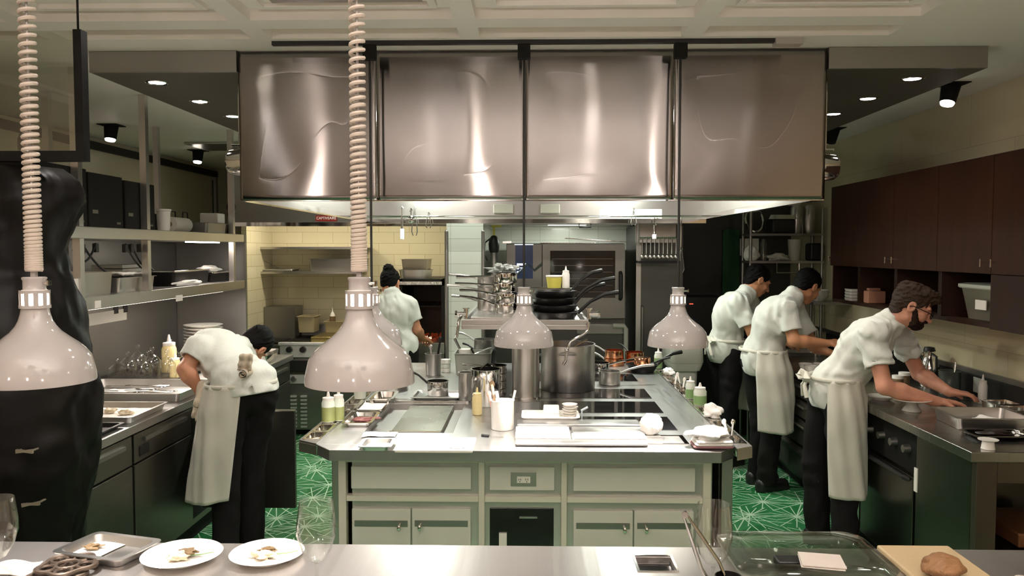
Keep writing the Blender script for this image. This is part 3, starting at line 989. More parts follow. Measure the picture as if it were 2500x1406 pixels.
dd = MB().box(LX - .01, PP(722, 1100, Y=4.75).x, 4.73, 4.765, PP(700, 1238, Y=4.75).z, PP(700, 1003, Y=4.75).z)
od = dd.build('open_door', mat('dark_door', (.05, .045, .038), .3, .6, .1, 5), LC, bevel=.004)
MB().box(LX, PP(722, 1100, Y=4.75).x, 4.728, 4.767, PP(700, 1003, Y=4.75).z, PP(700, 1003, Y=4.75).z + .006).build('door_edge', STEEL, od)
# shelving unit over the left counter
SX, SXB = -2.35, -2.92
SH = thing('over_shelves', 'two tier steel over-shelf unit with posts above the left counter', 'shelf', (-2.6, 5.2, .90))
MB().box(SXB, SX, 3.7, 6.52, 1.835, 1.90).build('upper_shelf', STEEL, SH, bevel=.004)
MB().box(SXB, SX, 3.7, 6.52, 1.455, 1.525).build('lower_shelf', STEEL, SH, bevel=.004)
MB().box(LXB, LXB + .025, 4.0, 6.52, .90, 1.455).build('back_panel', mat('panel_grey', (.2, .192, .172), .42, .8, .05, 3, rvar=.05), SH)
MB().box(LXB, LXB + .025, 5.0, 6.52, 1.525, 1.835).build('back_panel', mat('panel_grey_upper', (.14, .138, .13), .42, .8, .05, 3), SH)
MB().box(LXB, SX, 6.53, 6.555, .90, 1.90).build('end_panel', mat('panel_end', (.25, .245, .235), .4, .8, .05, 3, rvar=.05), SH)
for x, y in ((SX - .02, 4.88), (SX - .02, 6.30), (SXB + .03, 4.75), (SXB + .03, 6.15), (SX - .02, 4.14)):
    if x > -2.5:
        MB().box(x - .02, x + .02, y - .02, y + .02, 1.90, ZC - .001).build('post', STEEL, SH)
        MB().box(x - .02, x + .02, y - .02, y + .02, 1.525, 1.835).build('post', STEEL, SH)
    else:
        MB().box(x - .02, x + .02, y - .02, y + .02, 1.90, ZC - .001).build('post', STEEL, SH)
for u, v, w_ in ((232, 743, 16), (430, 728, 32)):
    p = PP(u, v, X=SX + .002)
    MB().box(SX, SX + .002, p.y, p.y + .1 * (1 if u > 300 else .6), p.z - .022, p.z + .018).build('paper_label', PAPER, SH)
for u, v in ((284, 757), (307, 754)):
    p = PP(u, v, X=LXB + .03)
    MB().box(LXB + .025, LXB + .03, p.y - .03, p.y + .03, p.z - .025, p.z + .025).build('dark_socket', BLACK, SH)
p = PP(265, 770, X=LXB + .03)
MB().box(LXB + .025, LXB + .029, p.y - .25, p.y + .25, p.z - .05, p.z + .03).build('faded_notice', GREYPLASTIC, SH)

for y0, y1, z, w_ in ((5.6, 6.15, 1.834, 1.6), (4.3, 6.2, 1.454, 11.0)):
    MB().box(SX - .09, SX - .06, y0, y1, z - .008, z).build('led_strip', DISC if z > 1.5 else mat('warm_strip', (1, .9, .8), .5, emit=(1, .86, .72), es=2.5), SH)
    for k in range(2):
        lamp('shelf_light', 'AREA', (SX - .075, y0 + (y1 - y0) * (.25 + .5 * k), z - .02), w_ / 2, (1, .86, .76), .12)


# ================================================================== RIGHT COUNTER
QX = 1.913
QY0, QY1 = 3.47, 7.2
RC = thing('right_counter', 'long steel cooking counter along the right wall with oven and drawers', 'counter', (2.3, 5.3, 0))
qw = MB().box(QX, XR - .002, QY0, QY1, .855, .90)
qw.build('worktop', mat('right_worktop', (.40, .385, .36), .26, 1, .08, 4, (1, 30, 1), rvar=.05), RC, bevel=.004)
RG = mat('right_front', (.12, .115, .095), .30, 1, .12, 4, (1, 1, 6), rvar=.05)
bod = MB().box(QX + .06, XR - .002, QY0 + .62, QY1 - .02, .10, .855)
bod.box(QX + .06, QX + .10, QY0 + .03, QY0 + .62, .10, .855).box(QX + .10, XR - .002, QY0 + .58, QY0 + .62, .10, .855)
bod.box(QX + .1, XR - .002, QY0 + .03, QY0 + .58, .40, .43).box(QX + .1, XR - .002, QY0 + .03, QY0 + .58, .1, .13)
bod.build('carcass', RG, RC)
MB().box(QX + .03, QX + .12, QY0 + .01, QY0 + .05, .02, .855).box(QX + .121, XR - .002, QY0 + .01, QY0 + .05, .76, .855).build('end_frame', mat('end_panel_brown', (.13, .105, .08), .38, .9, .1, 4), RC, bevel=.003)
MB().box(QX + .13, XR - .002, QY0 + .63, QY1 - .1, 0, .10).build('plinth', MATTEBLACK, RC)
MB().box(QX + .03, QX + .0599, QY0 + .055, 4.02, .12, .85).build('flat_panel', RG, RC, bevel=.003)
# oven below the worktop
ov = MB().box(QX + .03, QX + .0599, 4.05, 4.68, .12, .62).build('oven_door', RG, RC, bevel=.004)
MB().tube([(QX + .03, 4.1, .60), (QX + .008, 4.1, .61), (QX + .008, 4.63, .61), (QX + .03, 4.63, .60)], .014, 10).build('oven_handle', BLACK, ov)
MB().box(QX + .045, QX + .0599, 4.05, 4.68, .635, .845).build('control_panel', MATTEBLACK, RC, bevel=.003)
for k in range(4):
    MB().cyl((QX + .045, 4.13 + .15 * k, .75), (QX + .012, 4.13 + .15 * k, .75), .024, .020, 16).build('control_knob', STEEL_DK, RC)
MB().box(QX + .025, QX + .0299, 4.0, 4.03, .56, .68).build('white_tag', WHITE, RC)
for k in range(3):
    y = 4.72 + k * .8
    for z0, z1 in ((.14, .36), (.37, .56), (.57, .70), (.71, .84)):
        d_ = MB().box(QX + .035, QX + .0599, y + .02, y + .74, z0, z1 - .015).build('drawer_front', mat('drawer_dark_%d_%d' % (k, z0 * 100), (.22, .215, .19), .36, .9, .1, 4), RC, bevel=.003)
        MB().box(QX + .01, QX + .0349, y + .1, y + .66, z1 - .05, z1 - .035).build('pull_bar', STEEL, d_)
    MB().box(QX + .03, QX + .0599, y - .02, y + .018, .12, .85).build('front_stile', STEEL, RC)
# upstand at the wall
tag(MB().box(XR - .03, XR - .001, 3.5, 7.2, .9005, 1.028).build('upstand', BLACK), 'black upstand strip along the wall behind the right counter', 'upstand')

# wall cupboards
CX, CZ0, CZ1, CZD = 2.30, 1.38, 2.25, 1.655
ys = [2.98, 3.51, 4.045, 4.58, 5.13, 5.70, 6.19]
WHERE = ['nearest the camera', 'second from the camera', 'third from the camera, above the lidded tub', 'middle one above the bearded man', 'second from the far end', 'at the far end above the stacked bowls']
WHERE = ['with plain end panel, nearest the camera', 'second from the near end', 'third from the near end', 'fourth from the near end, beside a door handle pair', 'second from the far end', 'at the far end beside the metal racks']
for i in range(6):
    y0, y1 = ys[i] + .001, ys[i + 1] - .001
    t = thing('wall_cupboard', 'dark walnut wall cupboard ' + WHERE[i], 'cupboard', ((CX + XR) / 2, (y0 + y1) / 2, CZ0), 'walnut wall cupboards')
    bd = MB().box(CX + .022, XR - .001, y0, y1, CZD, CZ1)
    bd.box(CX + .022, XR - .001, y0, y0 + .018, CZ0, CZD).box(CX + .022, XR - .001, y1 - .018, y1, CZ0, CZD)
    bd.box(CX + .022, XR - .001, y0 + .018, y1 - .018, CZ0, CZ0 + .022)
    bd.box(XR - .02, XR - .001, y0 + .018, y1 - .018, CZ0 + .022, CZD)
    bd.build('body', WOODIN, t)
    if i < 2:
        MB().box(CX, CX + .0219, y0 + .002, y1 - .002, CZ0, CZD - .003).build('front_panel', WOODIN, t)
    dr = MB().box(CX, CX + .0219, y0 + .002, y1 - .002, CZD, CZ1).build('door', WOOD, t, bevel=.002)
    ky = y1 - .045 if i % 2 == 1 else y0 + .045
    hk = MB().cyl((CX, ky, CZD + .06), (CX - .03, ky, CZD + .06), .005, n=8)
    hk.cyl((CX - .028, ky, CZD + .035), (CX - .028, ky, CZD + .075), .005, n=8)
    hk.build('door_handle', CHROME, dr)

# ================================================================== BACK LINE
# range with griddle on the left
RSTEEL = mat('range_steel', (.66, .65, .62), .42, .6, .05, 4)
RNG = thing('kitchen_range', 'steel range with knobs and louvred base at the back left', 'range', (-2.0, 7.8, 0))
rx0, rx1 = PP(686, 850, Y=7.5).x, -1.36
MB().box(rx0, rx1, 7.5, YB - .01, .80, .87).build('range_body', STEEL, RNG)
fasc = MB().box(rx0, rx1, 7.46, 7.5, PP(700, 872, Y=7.48).z, PP(700, 836, Y=7.48).z).build('control_fascia', RSTEEL, RNG, bevel=.005)
MB().box(rx0 - .01, rx1, 7.44, 7.5, .871, .90).build('bull_nose', RSTEEL, RNG, bevel=.006)
for u in (707, 740, 800, 833):
    p = PP(u, 853, Y=7.46)
    MB().cyl((p.x, 7.46, p.z), (p.x, 7.425, p.z), .03, .026, 20).box(p.x - .005, p.x + .005, 7.415, 7.425, p.z - .024, p.z + .024).build('control_knob', BLACK, fasc)
MB().box(rx0 + .28, rx1 - .02, 7.52, YB - .12, .871, .945).build('griddle_plate', TIN, RNG, bevel=.006)
MB().box(rx0, rx0 + .27, 7.52, YB - .12, .871, .89).build('burner_top', IRON, RNG)
MB().box(rx0, rx1, YB - .11, YB - .011, .871, 1.0).build('splash_back', STEEL_DK, RNG)
for v0, v1, mm in ((880, 906, BLACK), (907, 912, CHROME)):
    a, b = PP(712, v0, Y=7.47), PP(712, v1, Y=7.47)
    MB().box(rx0 + .0, rx1, 7.47, 7.499, b.z, a.z).build('oven_slot', mm, RNG)
lo = MB().box(rx0, -1.95, 7.5, YB - .2, .06, .79).build('louvre_base', STEEL_DK, RNG)
MB().box(-1.948, rx1, 7.5, YB - .2, .06, .79).build('plain_base', mat('plain_base', (.16, .155, .14), .4, .9), RNG)
MB().box(rx0 + .02, rx1 - .02, 7.56, YB - .3, 0, .06).build('plinth', MATTEBLACK, RNG)
for cx_ in (PP(716, 1000, Y=7.48).x, PP(741, 1000, Y=7.48).x):
    lv = MB()
    for k in range(9):
        z = PP(716, 968 + k * 9.2, Y=7.48).z
        lv.box(cx_ - .028, cx_ + .028, 7.478, 7.4995, z - .008, z + .008)
    lv.build('louvre_column', RSTEEL, lo)
q = PP(722, 925, Y=7.47)
pn = MB().box(q.x - .06, q.x + .08, 7.475, 7.4995, q.z - .045, q.z + .04).build('thermostat_plate', RSTEEL, lo)
MB().cyl((q.x - .02, 7.475, q.z), (q.x - .02, 7.45, q.z), .028, .024, 18).build('thermostat_knob', STEEL_DK, pn)

# tall steel panel and fryer behind the bent chef
p0, p1 = PP(606, 755, Y=7.7), PP(731, 828, Y=7.7)
p0.x = max(p0.x, -2.695)
FRY = thing('fryer', 'dull steel fryer with raised back behind the left counter end', 'fryer', ((p0.x + rx0) / 2, 7.9, 0))
MB().box(p0.x, rx0 - .012, 7.56, YB - .02, 0.0, .86).build('body', STEEL_DK, FRY)
MB().box(p0.x, rx0 - .012, 8.0, YB - .02, .86, p0.z).build('raised_back', STEEL_DK, FRY)
MB().box(p0.x + .04, rx0 - .05, 7.62, 7.98, .8605, .88).build('oil_tank', IRON, FRY)

# wall shelves on the cream tiles
for k, (v, u1, nm) in enumerate(((604, 892, 'upper'), (664, 880, 'lower'))):
    a, b = PP(606, v, Y=7.95), PP(u1, v, Y=7.95)
    s = thing('wall_shelf', '%s steel shelf on the cream tiled wall over the range' % nm, 'shelf', ((a.x + b.x) / 2, 8.1, a.z - .02), 'shelves on the cream tiles')
    MB().box(a.x, b.x, 7.95, YB - .0005, a.z - .006, a.z + .006).box(a.x, b.x, 7.93, 7.95, a.z - .018, a.z + .006).build('board', STEEL, s)
    br = MB()
    for x in (a.x + .1, b.x - .1):
        br.prism([(0, 0), (.28, 0), (0, -.14)], -.008, .008, Matrix.Translation((x, YB - .001, a.z - .0065)) @ Matrix(((0, 0, 1, 0), (-1, 0, 0, 0), (0, 1, 0, 0), (0, 0, 0, 1))))
        br.build('bracket', STEEL_DK, s); br = MB()
zs1 = PP(700, 604, Y=7.95).z + .006
zs2 = PP(700, 664, Y=7.95).z + .006

# charcoal grill in front of the tiled wall
a, b = PP(972, 682, Y=7.45), PP(1084, 836, Y=7.45)
GR = thing('charcoal_grill', 'black open charcoal grill with glowing embers behind the woman', 'grill', ((a.x + b.x) / 2, 7.8, 0))
gx, hx = a.x, b.x
MB().box(gx, hx, 7.45, YB - .02, 0, .80).build('stand', STEEL_DK, GR)
MB().box(gx - .01, hx + .005, 7.42, YB - .02, .80, b.z).build('hearth_ledge', STEEL, GR, bevel=.004)
g_ = MB().box(gx, gx + .03, 7.5, YB - .02, b.z, a.z).box(hx - .03, hx, 7.5, YB - .02, b.z, a.z).box(gx, hx, YB - .05, YB - .02, b.z, a.z)
g_.box(gx, hx, 7.5, YB - .02, a.z - .06, a.z)
g_.build('black_housing', IRON, GR)
zz = PP(1000, 691, Y=7.49).z
MB().box(gx, hx - .02, 7.47, 7.5, zz - .015, zz + .015).build('foil_edge', mat('foil', (.7, .69, .66), .25, 1, .1, 30, bump=.8, bscale=60), GR)
zz2 = PP(1000, 745, Y=7.6).z
gr_ = MB()
for k in range(16):
    x = gx + .04 + (hx - gx - .08) * k / 15
    gr_.box(x - .003, x + .003, 7.55, 8.2, zz2 - .006, zz2)
gr_.box(gx + .03, hx - .03, 7.55, 7.56, zz2 - .01, zz2)
gr_.build('grill_bars', IRON, GR)
em = MB()
random.seed(3)
for k in range(60):
    em.ball((random.uniform(gx + .06, hx - .06), random.uniform(7.55, 8.15), b.z + random.uniform(.002, .01)), random.uniform(.010, .018), 7, 5)
em.build('coal_bed', EMBER, GR)
q = PP(1043, 822, Y=7.6)
fl = MB()
for k in range(5):
    fl.lathe([(.0001, 0), (.008 - k * .0006, .005), (.006, .012), (.002, .018 + .006 * (k % 3)), (.0001, .024 + .007 * (k % 3))], (q.x + (k - 2) * .018, 7.6 + (k % 2) * .02, b.z + .012), 10)
fl.build('flames', FLAME, GR)
lamp('grill_glow', 'POINT', (q.x, 7.6, q.z + .08), .35, (1, .35, .12), .05)

# combi oven on its stand
OY = 7.3
a, b = PP(1236, 594, Y=OY), PP(1524, 771, Y=OY)
CO = thing('combi_oven', 'grey steel combi oven with glass door and lit control panel', 'oven', ((a.x + b.x) / 2, 7.7, b.z - .03))
MB().box(a.x, b.x, OY + .03, 8.15, b.z - .03, a.z).build('housing', STEEL_DK, CO, bevel=.008)
dx = PP(1325, 700, Y=OY).x
MB().box(a.x, dx - .006, OY, OY + .0299, b.z - .02, a.z - .006).build('control_column', mat('oven_grey', (.20, .195, .18), .33, .9, .08, 4), CO, bevel=.004)
cp0, cp1 = PP(1258, 598, Y=OY), PP(1301, 680, Y=OY)
scn = MB().box(cp0.x, cp1.x, OY - .004, OY - .0003, cp1.z, cp0.z).build('control_screen', SCREENDK, CO)
lt = MB()
for u0, u1, v0, v1 in ((1262, 1278, 643, 648), (1281, 1287, 643, 648), (1262, 1267, 652, 657), (1270, 1278, 653, 655), (1262, 1268, 662, 666), (1275, 1279, 656, 660), (1256, 1302, 596, 598)):
    q0, q1 = PP(u0, v0, Y=OY), PP(u1, v1, Y=OY)
    lt.box(q0.x, q1.x, OY - .0055, OY - .0042, q1.z, q0.z)
lt.build('screen_icons', SCREEN, scn)
zg = MB()
zig = [PP(u, v, Y=OY) for u, v in ((1241, 649), (1263, 670), (1287, 644), (1305, 660), (1324, 643))]
zg.tube([(p.x, OY - .012, p.z) for p in zig], .012, 4)
zg.build('handle_trim', ALU, CO)
door = MB().slab(0, 1, 0, 1, 0, 1) if False else None
q0, q1 = PP(1343, 612, Y=OY), PP(1501, 727, Y=OY)
fr = MB()
for x0, x1, z0, z1 in ((dx, q0.x, b.z - .02, a.z - .006), (q1.x, b.x, b.z - .02, a.z - .006), (q0.x, q1.x, b.z - .02, q1.z), (q0.x, q1.x, q0.z, a.z - .006)):
    fr.box(x0, x1, OY - .02, OY + .0299, z0, z1)
dm = fr.build('oven_door', mat('oven_door_grey', (.24, .235, .215), .33, .9, .08, 4), CO)
MB().box(q0.x, q1.x, OY - .006, OY + .012, q1.z, q0.z).build('door_glass', mat('oven_glass', (.035, .033, .03), .05, 0, .2, 3, coat=.8), dm)
gl = MB()
for k in range(6):
    z = q1.z + (q0.z - q1.z) * (.12 + .14 * k)
    gl.box(q0.x + .02, q1.x - .02, OY - .010, OY - .0065, z, z + .006)
gl.build('shelf_lines', mat('dim_rack', (.12, .11, .1), .3, .9), dm)
hp = PP(1514, 700, Y=OY)
MB().tube([(hp.x, OY - .02, hp.z + .13), (hp.x, OY - .065, hp.z + .11), (hp.x, OY - .07, hp.z), (hp.x, OY - .065, hp.z - .09), (hp.x, OY - .02, hp.z - .11)], .018, 10).build('door_handle', BLACK, dm)
# wire racks lying on top
for k, (u0, u1, y, tilt) in enumerate(((1320, 1450, 7.5, 0.0), (1380, 1530, 7.72, .06))):
    q0, q1 = PP(u0, 590, Y=y), PP(u1, 590, Y=y)
    z0 = a.z + .006 + .03 * k
    w_ = MB()
    Mx = Matrix.Translation(((q0.x + q1.x) / 2, y, z0)) @ Matrix.Rotation(tilt, 4, 'Y')
    hw = (q1.x - q0.x) / 2
    for i in range(18):
        x = -hw + 2 * hw * i / 17
        w_.box(x - .002, x + .002, -.16, .16, -.002, .002, Mx)
    for yy in (-.16, -.08, 0, .08, .16):
        w_.box(-hw, hw, yy - .003, yy + .003, -.005, -.001, Mx)
    tag(w_.build('wire_rack', CHROME, weld=False), ('chrome wire rack lying flat on top of the combi oven' if k == 0 else 'chrome wire rack lying tilted at the right of the combi oven top'), 'wire rack', 'wire racks on the oven')
OS = thing('oven_stand', 'dark lower oven unit carrying the combi oven', 'oven stand', ((a.x + b.x) / 2, 7.7, 0))
zt = b.z - .0305
MB().box(PP(1180, 800, Y=7.35).x, b.x + .02, 7.36, 8.2, 0, zt).build('body', mat('stand_dark', (.11, .108, .098), .38, .8, .1, 4), OS, bevel=.006)
MB().box(PP(1440, 800, Y=7.35).x - .12, b.x, 7.335, 7.3599, zt - .14, zt - .05).build('drawer', STEEL_DK, OS, bevel=.004)
MB().box(a.x + .1, dx + .8, 7.34, 7.3599, .25, .78).build('lower_door', mat('lower_glass', (.03, .03, .028), .1, 0, .2, 4, coat=.5), OS)
MB().tube([(a.x + .15, 7.34, .80), (a.x + .15, 7.31, .81), (b.x - .25, 7.31, .81), (b.x - .25, 7.34, .80)], .012, 8).build('rail_handle', STEEL, OS)
MB().tube([(PP(1528, 850, Y=7.3).x - .12, 7.3, 1.08), (PP(1528, 850, Y=7.3).x - .02, 7.3, 1.08), (PP(1528, 850, Y=7.3).x, 7.3, 1.05), (PP(1528, 850, Y=7.3).x, 7.3, .75)], .022, 10).build('grey_pipe', GREYPLASTIC, OS)

# tall dark fridge and store wall on the right
tf = thing('tall_fridge', 'tall dark steel fridge beside the combi oven', 'fridge', (1.25, 7.9, 0))
fa, fb = PP(1552, 700, Y=7.5).x, PP(1668, 700, Y=7.5).x
MB().box(fa, fb, 7.5, YB - .02, .05, 2.0).build('body', mat('fridge_dark', (.12, .118, .11), .34, .9, .1, 4, (1, 1, 8)), tf, bevel=.006)
MB().box(fa + .02, fb - .02, 7.56, YB - .1, 0, .05).build('plinth', MATTEBLACK, tf)
MB().tube([(fa + .06, 7.5, 1.25), (fa + .06, 7.455, 1.24), (fa + .06, 7.455, .75), (fa + .06, 7.5, .74)], .011, 8).build('handle', STEEL, tf)
MB().box(fa, fa + .045, 7.48, 7.4995, .06, 2.0).build('bright_edge', STEEL, tf)
# alarm strip / door handle rail at the hood back
a, b = PP(1180, 545, Y=7.0), PP(1665, 545, Y=7.0)
orl = thing('oven_canopy', 'narrow dark steel canopy lip above the combi oven with a loop handle', 'canopy', ((a.x + b.x) / 2, 7.6, a.z - .02))
MB().box(a.x, b.x, 7.0, YB - .01, a.z + .008, a.z + .04).box(a.x, b.x, 6.985, 7.0, a.z - .015, a.z + .04).build('lip', STEEL_DK, orl)
q = PP(1428, 549, Y=6.97)
MB().tube([(q.x - .05, 6.984, q.z + .01), (q.x - .05, 6.95, q.z - .02), (q.x + .05, 6.95, q.z - .02), (q.x + .05, 6.984, q.z + .01)], .007, 8).build('loop_handle', BLACK, orl)
fx = MB().box(.15, .55, 7.6, 7.75, a.z + .0045, a.z + .0079).build('canopy_fill_lamp', STEEL_DK, orl)  # added lamp, hidden from view, to brighten the oven tiles
MB().box(.17, .53, 7.62, 7.73, a.z + .003, a.z + .0044).build('lens', DISC, fx)
lamp('canopy_fill_light', 'AREA', (.35, 7.67, a.z - .004), 7.0, (.92, 1.0, .88), .2)
MB().box(b.x - .05, b.x, 7.0, 7.05, 2.03, ZC - .001).box(a.x, a.x + .05, 7.0, 7.05, 2.03, ZC - .001).build('hanger', STEEL_DK, orl)
# dark green strip curtain in the store
q0, q1 = PP(1768, 560, Y=8.2), PP(1806, 760, Y=8.2)
tag(MB().box(q0.x, q1.x, 8.24, 8.295, .0, q0.z).build('store_door', DARKGREEN), 'dark green narrow door panel in the dim store wall', 'door panel')
q0, q1 = PP(1812, 582, Y=8.2), PP(1858, 624, Y=8.2)
tag(MB().box(q0.x, q1.x, 8.285, 8.2995, q1.z, q0.z).build('wall_paper_sheet', PAPER), 'white paper sheet pinned to the dark store wall', 'paper')
# back counter in the store corner, with a dim red display
bc = thing('store_counter', 'dark low counter in the back right corner with a red lit display', 'counter', (1.9, 7.9, 0))
MB().box(fb + .02, XR - .01, 7.62, 8.235, 0, .90).build('body', MATTEBLACK, bc)
dsp = MB().box(fb + .03, fb + .42, 7.72, 8.1, .90, 1.32).build('display_box', BLACK, bc, bevel=.01)
q = PP(1688, 742, Y=7.71)
MB().box(q.x - .018, q.x + .018, 7.712, 7.7199, q.z - .004, q.z + .004).build('red_digits', mat('red_led', (.5, .05, .02), .4, emit=(1, .12, .06), es=1.2), dsp)

# ================================================================== ITEM BUILDERS
def rrect(cx, cy, hw, hd, r, z, n=4, M=None):
    pts = []
    for k, (sx, sy) in enumerate(((1, 1), (-1, 1), (-1, -1), (1, -1))):
        for i in range(n + 1):
            a = PI / 2 * (k + i / n)
            pts.append(V((cx + sx * (hw - r) + r * math.cos(a), cy + sy * (hd - r) + r * math.sin(a), z)))
    return [M @ p for p in pts] if M is not None else pts


def tray(name, label, cat, c, hw, hd, h, m=None, group=None, rz=0.0, rim=.012, flare=.008, r=.02, wall=.003):
    """Open rectangular pan standing on c; returns the object."""
    M = Matrix.Translation(c) @ Matrix.Rotation(rz, 4, 'Z')
    R = lambda k, z: rrect(0, 0, hw - rim - flare + k, hd - rim - flare + k, r, z, M=M)
    rs = [R(0, 0), R(flare, h - .003), R(flare + rim, h - .003), R(flare + rim, h), R(flare - wall, h), R(-wall, wall)]
    o = MB().rings(rs).build(name, m or ALU, angle=50)
    return tag(o, label, cat, group)


def quad(a, b, c, d, z):
    """Centre, half sizes and turn of the rectangle seen with front-left a, front-right b, back-right c, back-left d."""
    P = [PP(u, v, Z=z) for u, v in (a, b, c, d)]
    ex = ((P[1] - P[0]) + (P[2] - P[3])) / 2
    ey = ((P[3] - P[0]) + (P[2] - P[1])) / 2
    return sum(P, V()) / 4, ex.length / 2, ey.length / 2, math.atan2(ex.y, ex.x)


def squeeze(c, h, r, label, body=None, cap=None, group='squeeze bottles', fill=0.0, fmat=None):
    t = thing('squeeze_bottle', label, 'squeeze bottle', c, group)
    hb = h * .72
    MB().lathe([(.0001, 0), (r * .93, 0), (r, .006), (r, hb * .86), (r * .8, hb), (.0001, hb)], c, 24).build('bottle', body or WHITE, t)
    if fill:
        MB().lathe([(.0001, .004), (r * 1.008, .004), (r * 1.008, hb * fill), (.0001, hb * fill)], c, 24).build('sauce_inside', fmat or GREENSAUCE, t)
    MB().lathe([(.0001, hb), (r * .85, hb), (r * .85, hb + h * .07), (r * .4, hb + h * .09), (r * .30, hb + h * .10), (r * .12, h), (.0001, h)], c, 20).build('nozzle_cap', cap or WHITE, t)
    return t


def pan_body(mb, c, r, h, n=32, flare=1.0, w=.003, M=None):
    return mb.lathe([(.0001, 0), (r * flare, 0), (r * flare + .002, .003), (r, h - .003), (r + .004, h), (r - w, h), (r * flare - w, w), (.0001, w)], c, n, M)


def saucepan(c, r, h, ang, label, m=None, group=None, name='saucepan', cat='saucepan', hl=.2, rise=.06, hm=None, flare=1.0, lid=False, tilt=None):
    t = thing(name, label, cat, c, group)
    M = None
    if tilt:
        M = Matrix.Translation(c) @ Euler(tilt).to_matrix().to_4x4() @ Matrix.Translation(-V(c))
    pan_body(MB(), c, r, h, flare=flare, M=M).build('pan_body', m or STEEL, t)
    d = V((math.cos(ang), math.sin(ang), 0))
    c = V(c)
    pts = [c + d * (r - .002) + V((0, 0, h * .75)), c + d * (r + hl * .3) + V((0, 0, h * .75 + rise * .55)), c + d * (r + hl * .65) + V((0, 0, h * .75 + rise * .9)), c + d * (r + hl) + V((0, 0, h * .75 + rise))]
    if M is not None: pts = [M @ p for p in pts]
    k_ = 1.7 if name == 'frying_pan' else 1.0
    MB().tube(pts, [.007 * k_, .006 * k_, .008 * k_, .009 * k_], 8).build('handle', hm or m or STEEL, t)
    if lid:
        lm = MB().lathe([(r + .004, h + .001), (r + .004, h + .004), (r * .6, h + .014), (.0001, h + .018)], c, 28, M, cap0=True)
        lm.tube([c + V((-.02, 0, h + .016)), c + V((-.012, 0, h + .036)), c + V((.012, 0, h + .036)), c + V((.02, 0, h + .016))], .004, 6)
        lm.build('lid', m or STEEL, t)
    return t


def plate(c, r, label, group=None, m=None, name='plate', cat='plate', h=.018):
    o = MB().lathe([(.0001, 0), (r * .6, 0), (r * .62, .003), (r * .97, h), (r, h + .002), (r * .97, h + .004), (r * .66, .008), (.0001, .007)], c, 48).build(name, m or PORCELAIN)
    return tag(o, label, cat, group)


def blob(c, r, sc, label, name, cat, m, seed=0, amp=.25, group=None, rz=0, n=24, mm=16, parent=None, freq=1.6):
    mb = MB()
    M = Matrix.Rotation(rz, 3, 'Z')
    rs = []
    for i in range(mm + 1):
        th = -PI / 2 + PI * i / mm
        ring = []
        for j in range(n):
            ph = 2 * PI * j / n
            d = V((math.cos(th) * math.cos(ph), math.cos(th) * math.sin(ph), math.sin(th)))
            k = 1 + amp * mnoise.noise(d * freq + V((seed * 3.1, seed, 0))) * 2 + amp * .5 * mnoise.noise(d * freq * 2.7 + V((seed, 7, 0)))
            p = M @ V((d.x * sc[0], d.y * sc[1], d.z * sc[2])) * r * k
            p.z = max(p.z, -sc[2] * r * .75)
            ring.append(V(c) + p + V((0, 0, sc[2] * r * .75)))
        rs.append(ring)
    o = mb.rings(rs).build(name, m, parent, angle=70)
    if parent is None:
        tag(o, label, cat, group)
    return o


def cloth_sheet(c, hw, hd, label, m, name='napkin', cat='napkin', rz=0, amp=.006, seed=1, group=None, th=.003, n=14):
    vs, fs = [], []
    M = Matrix.Translation(c) @ Matrix.Rotation(rz, 4, 'Z')
    for j in range(n + 1):
        for i in range(n + 1):
            x = -hw + 2 * hw * i / n
            y = -hd + 2 * hd * j / n
            z = amp * (.6 + mnoise.noise(V((x * 14, y * 14, seed))))
            e = 1 + .05 * mnoise.noise(V((x * 20, y * 20, seed + 4)))
            vs.append(M @ V((x * e, y * e, max(z, 0) + .001)))
    for j in range(n):
        for i in range(n):
            q = j * (n + 1) + i
            fs.append((q, q + 1, q + n + 2, q + n + 1))
    o = MB().add(vs, fs).build(name, m, angle=80)
    s = o.modifiers.new('thick', 'SOLIDIFY'); s.thickness = th; s.offset = 1
    return tag(o, label, cat, group)


def tongs(p0, p1, label, spread=.03, group=None, m=None, up=V((0, 0, 1)), w=.010):
    """Steel tongs from the hinge p0 to the tips p1."""
    t = thing('tongs', label, 'tongs', p0, group)
    p0, p1 = V(p0), V(p1)
    d = (p1 - p0)
    s = d.cross(up).normalized()
    for k in (-1, 1):
        pts = [p0 + s * k * .004, p0 + d * .2 + s * k * spread * .45, p0 + d * .6 + s * k * spread, p0 + d * .9 + s * k * spread * .8, p1 + s * k * spread * .35]
        MB().tube(pts, [.006, w * .8, w * .8, w, w * .7], 8, flat=.35).build('arm', m or CHROME, t)
    MB().cyl(p0 - up * .006, p0 + up * .006, .008, n=10).build('hinge', m or CHROME, t)
    return t


def stick(p0, p1, r0, r1, label, name, cat, m, group=None, head=None, hm=None):
    """Handled tool: rod with an optional head at p1 of radius head."""
    t = thing(name, label, cat, p0, group)
    MB().cyl(p0, p1, r0, r1, 10).build('handle', m, t)
    if head:
        p1 = V(p1)
        MB().ball(p1, head, 14, 8, sc=(1, .5, 1.4)).build('head', hm or m, t)
    return t


def insert_pan(x0, x1, y0, y1, z, label, group, m=None, fill=None, depth=.06):
    t = thing('insert_pan', label, 'insert pan', ((x0 + x1) / 2, (y0 + y1) / 2, z - depth), group)
    M = lambda k, zz: rrect((x0 + x1) / 2, (y0 + y1) / 2, (x1 - x0) / 2 + k, (y1 - y0) / 2 + k, .012, zz)
    MB().rings([M(-.010, z - depth), M(-.0035, z - .002), M(.004, z + .0024), M(.004, z + .0045), M(-.006, z + .0045), M(-.012, z - depth + .003)]).build('pan', m or CHROME, t, angle=50)
    if fill:
        c = M(-.013, z - depth * .35)
        MB().rings([M(-.012, z - depth + .004), M(-.009, z - depth * .4)]).build('contents', fill, t)
    return t


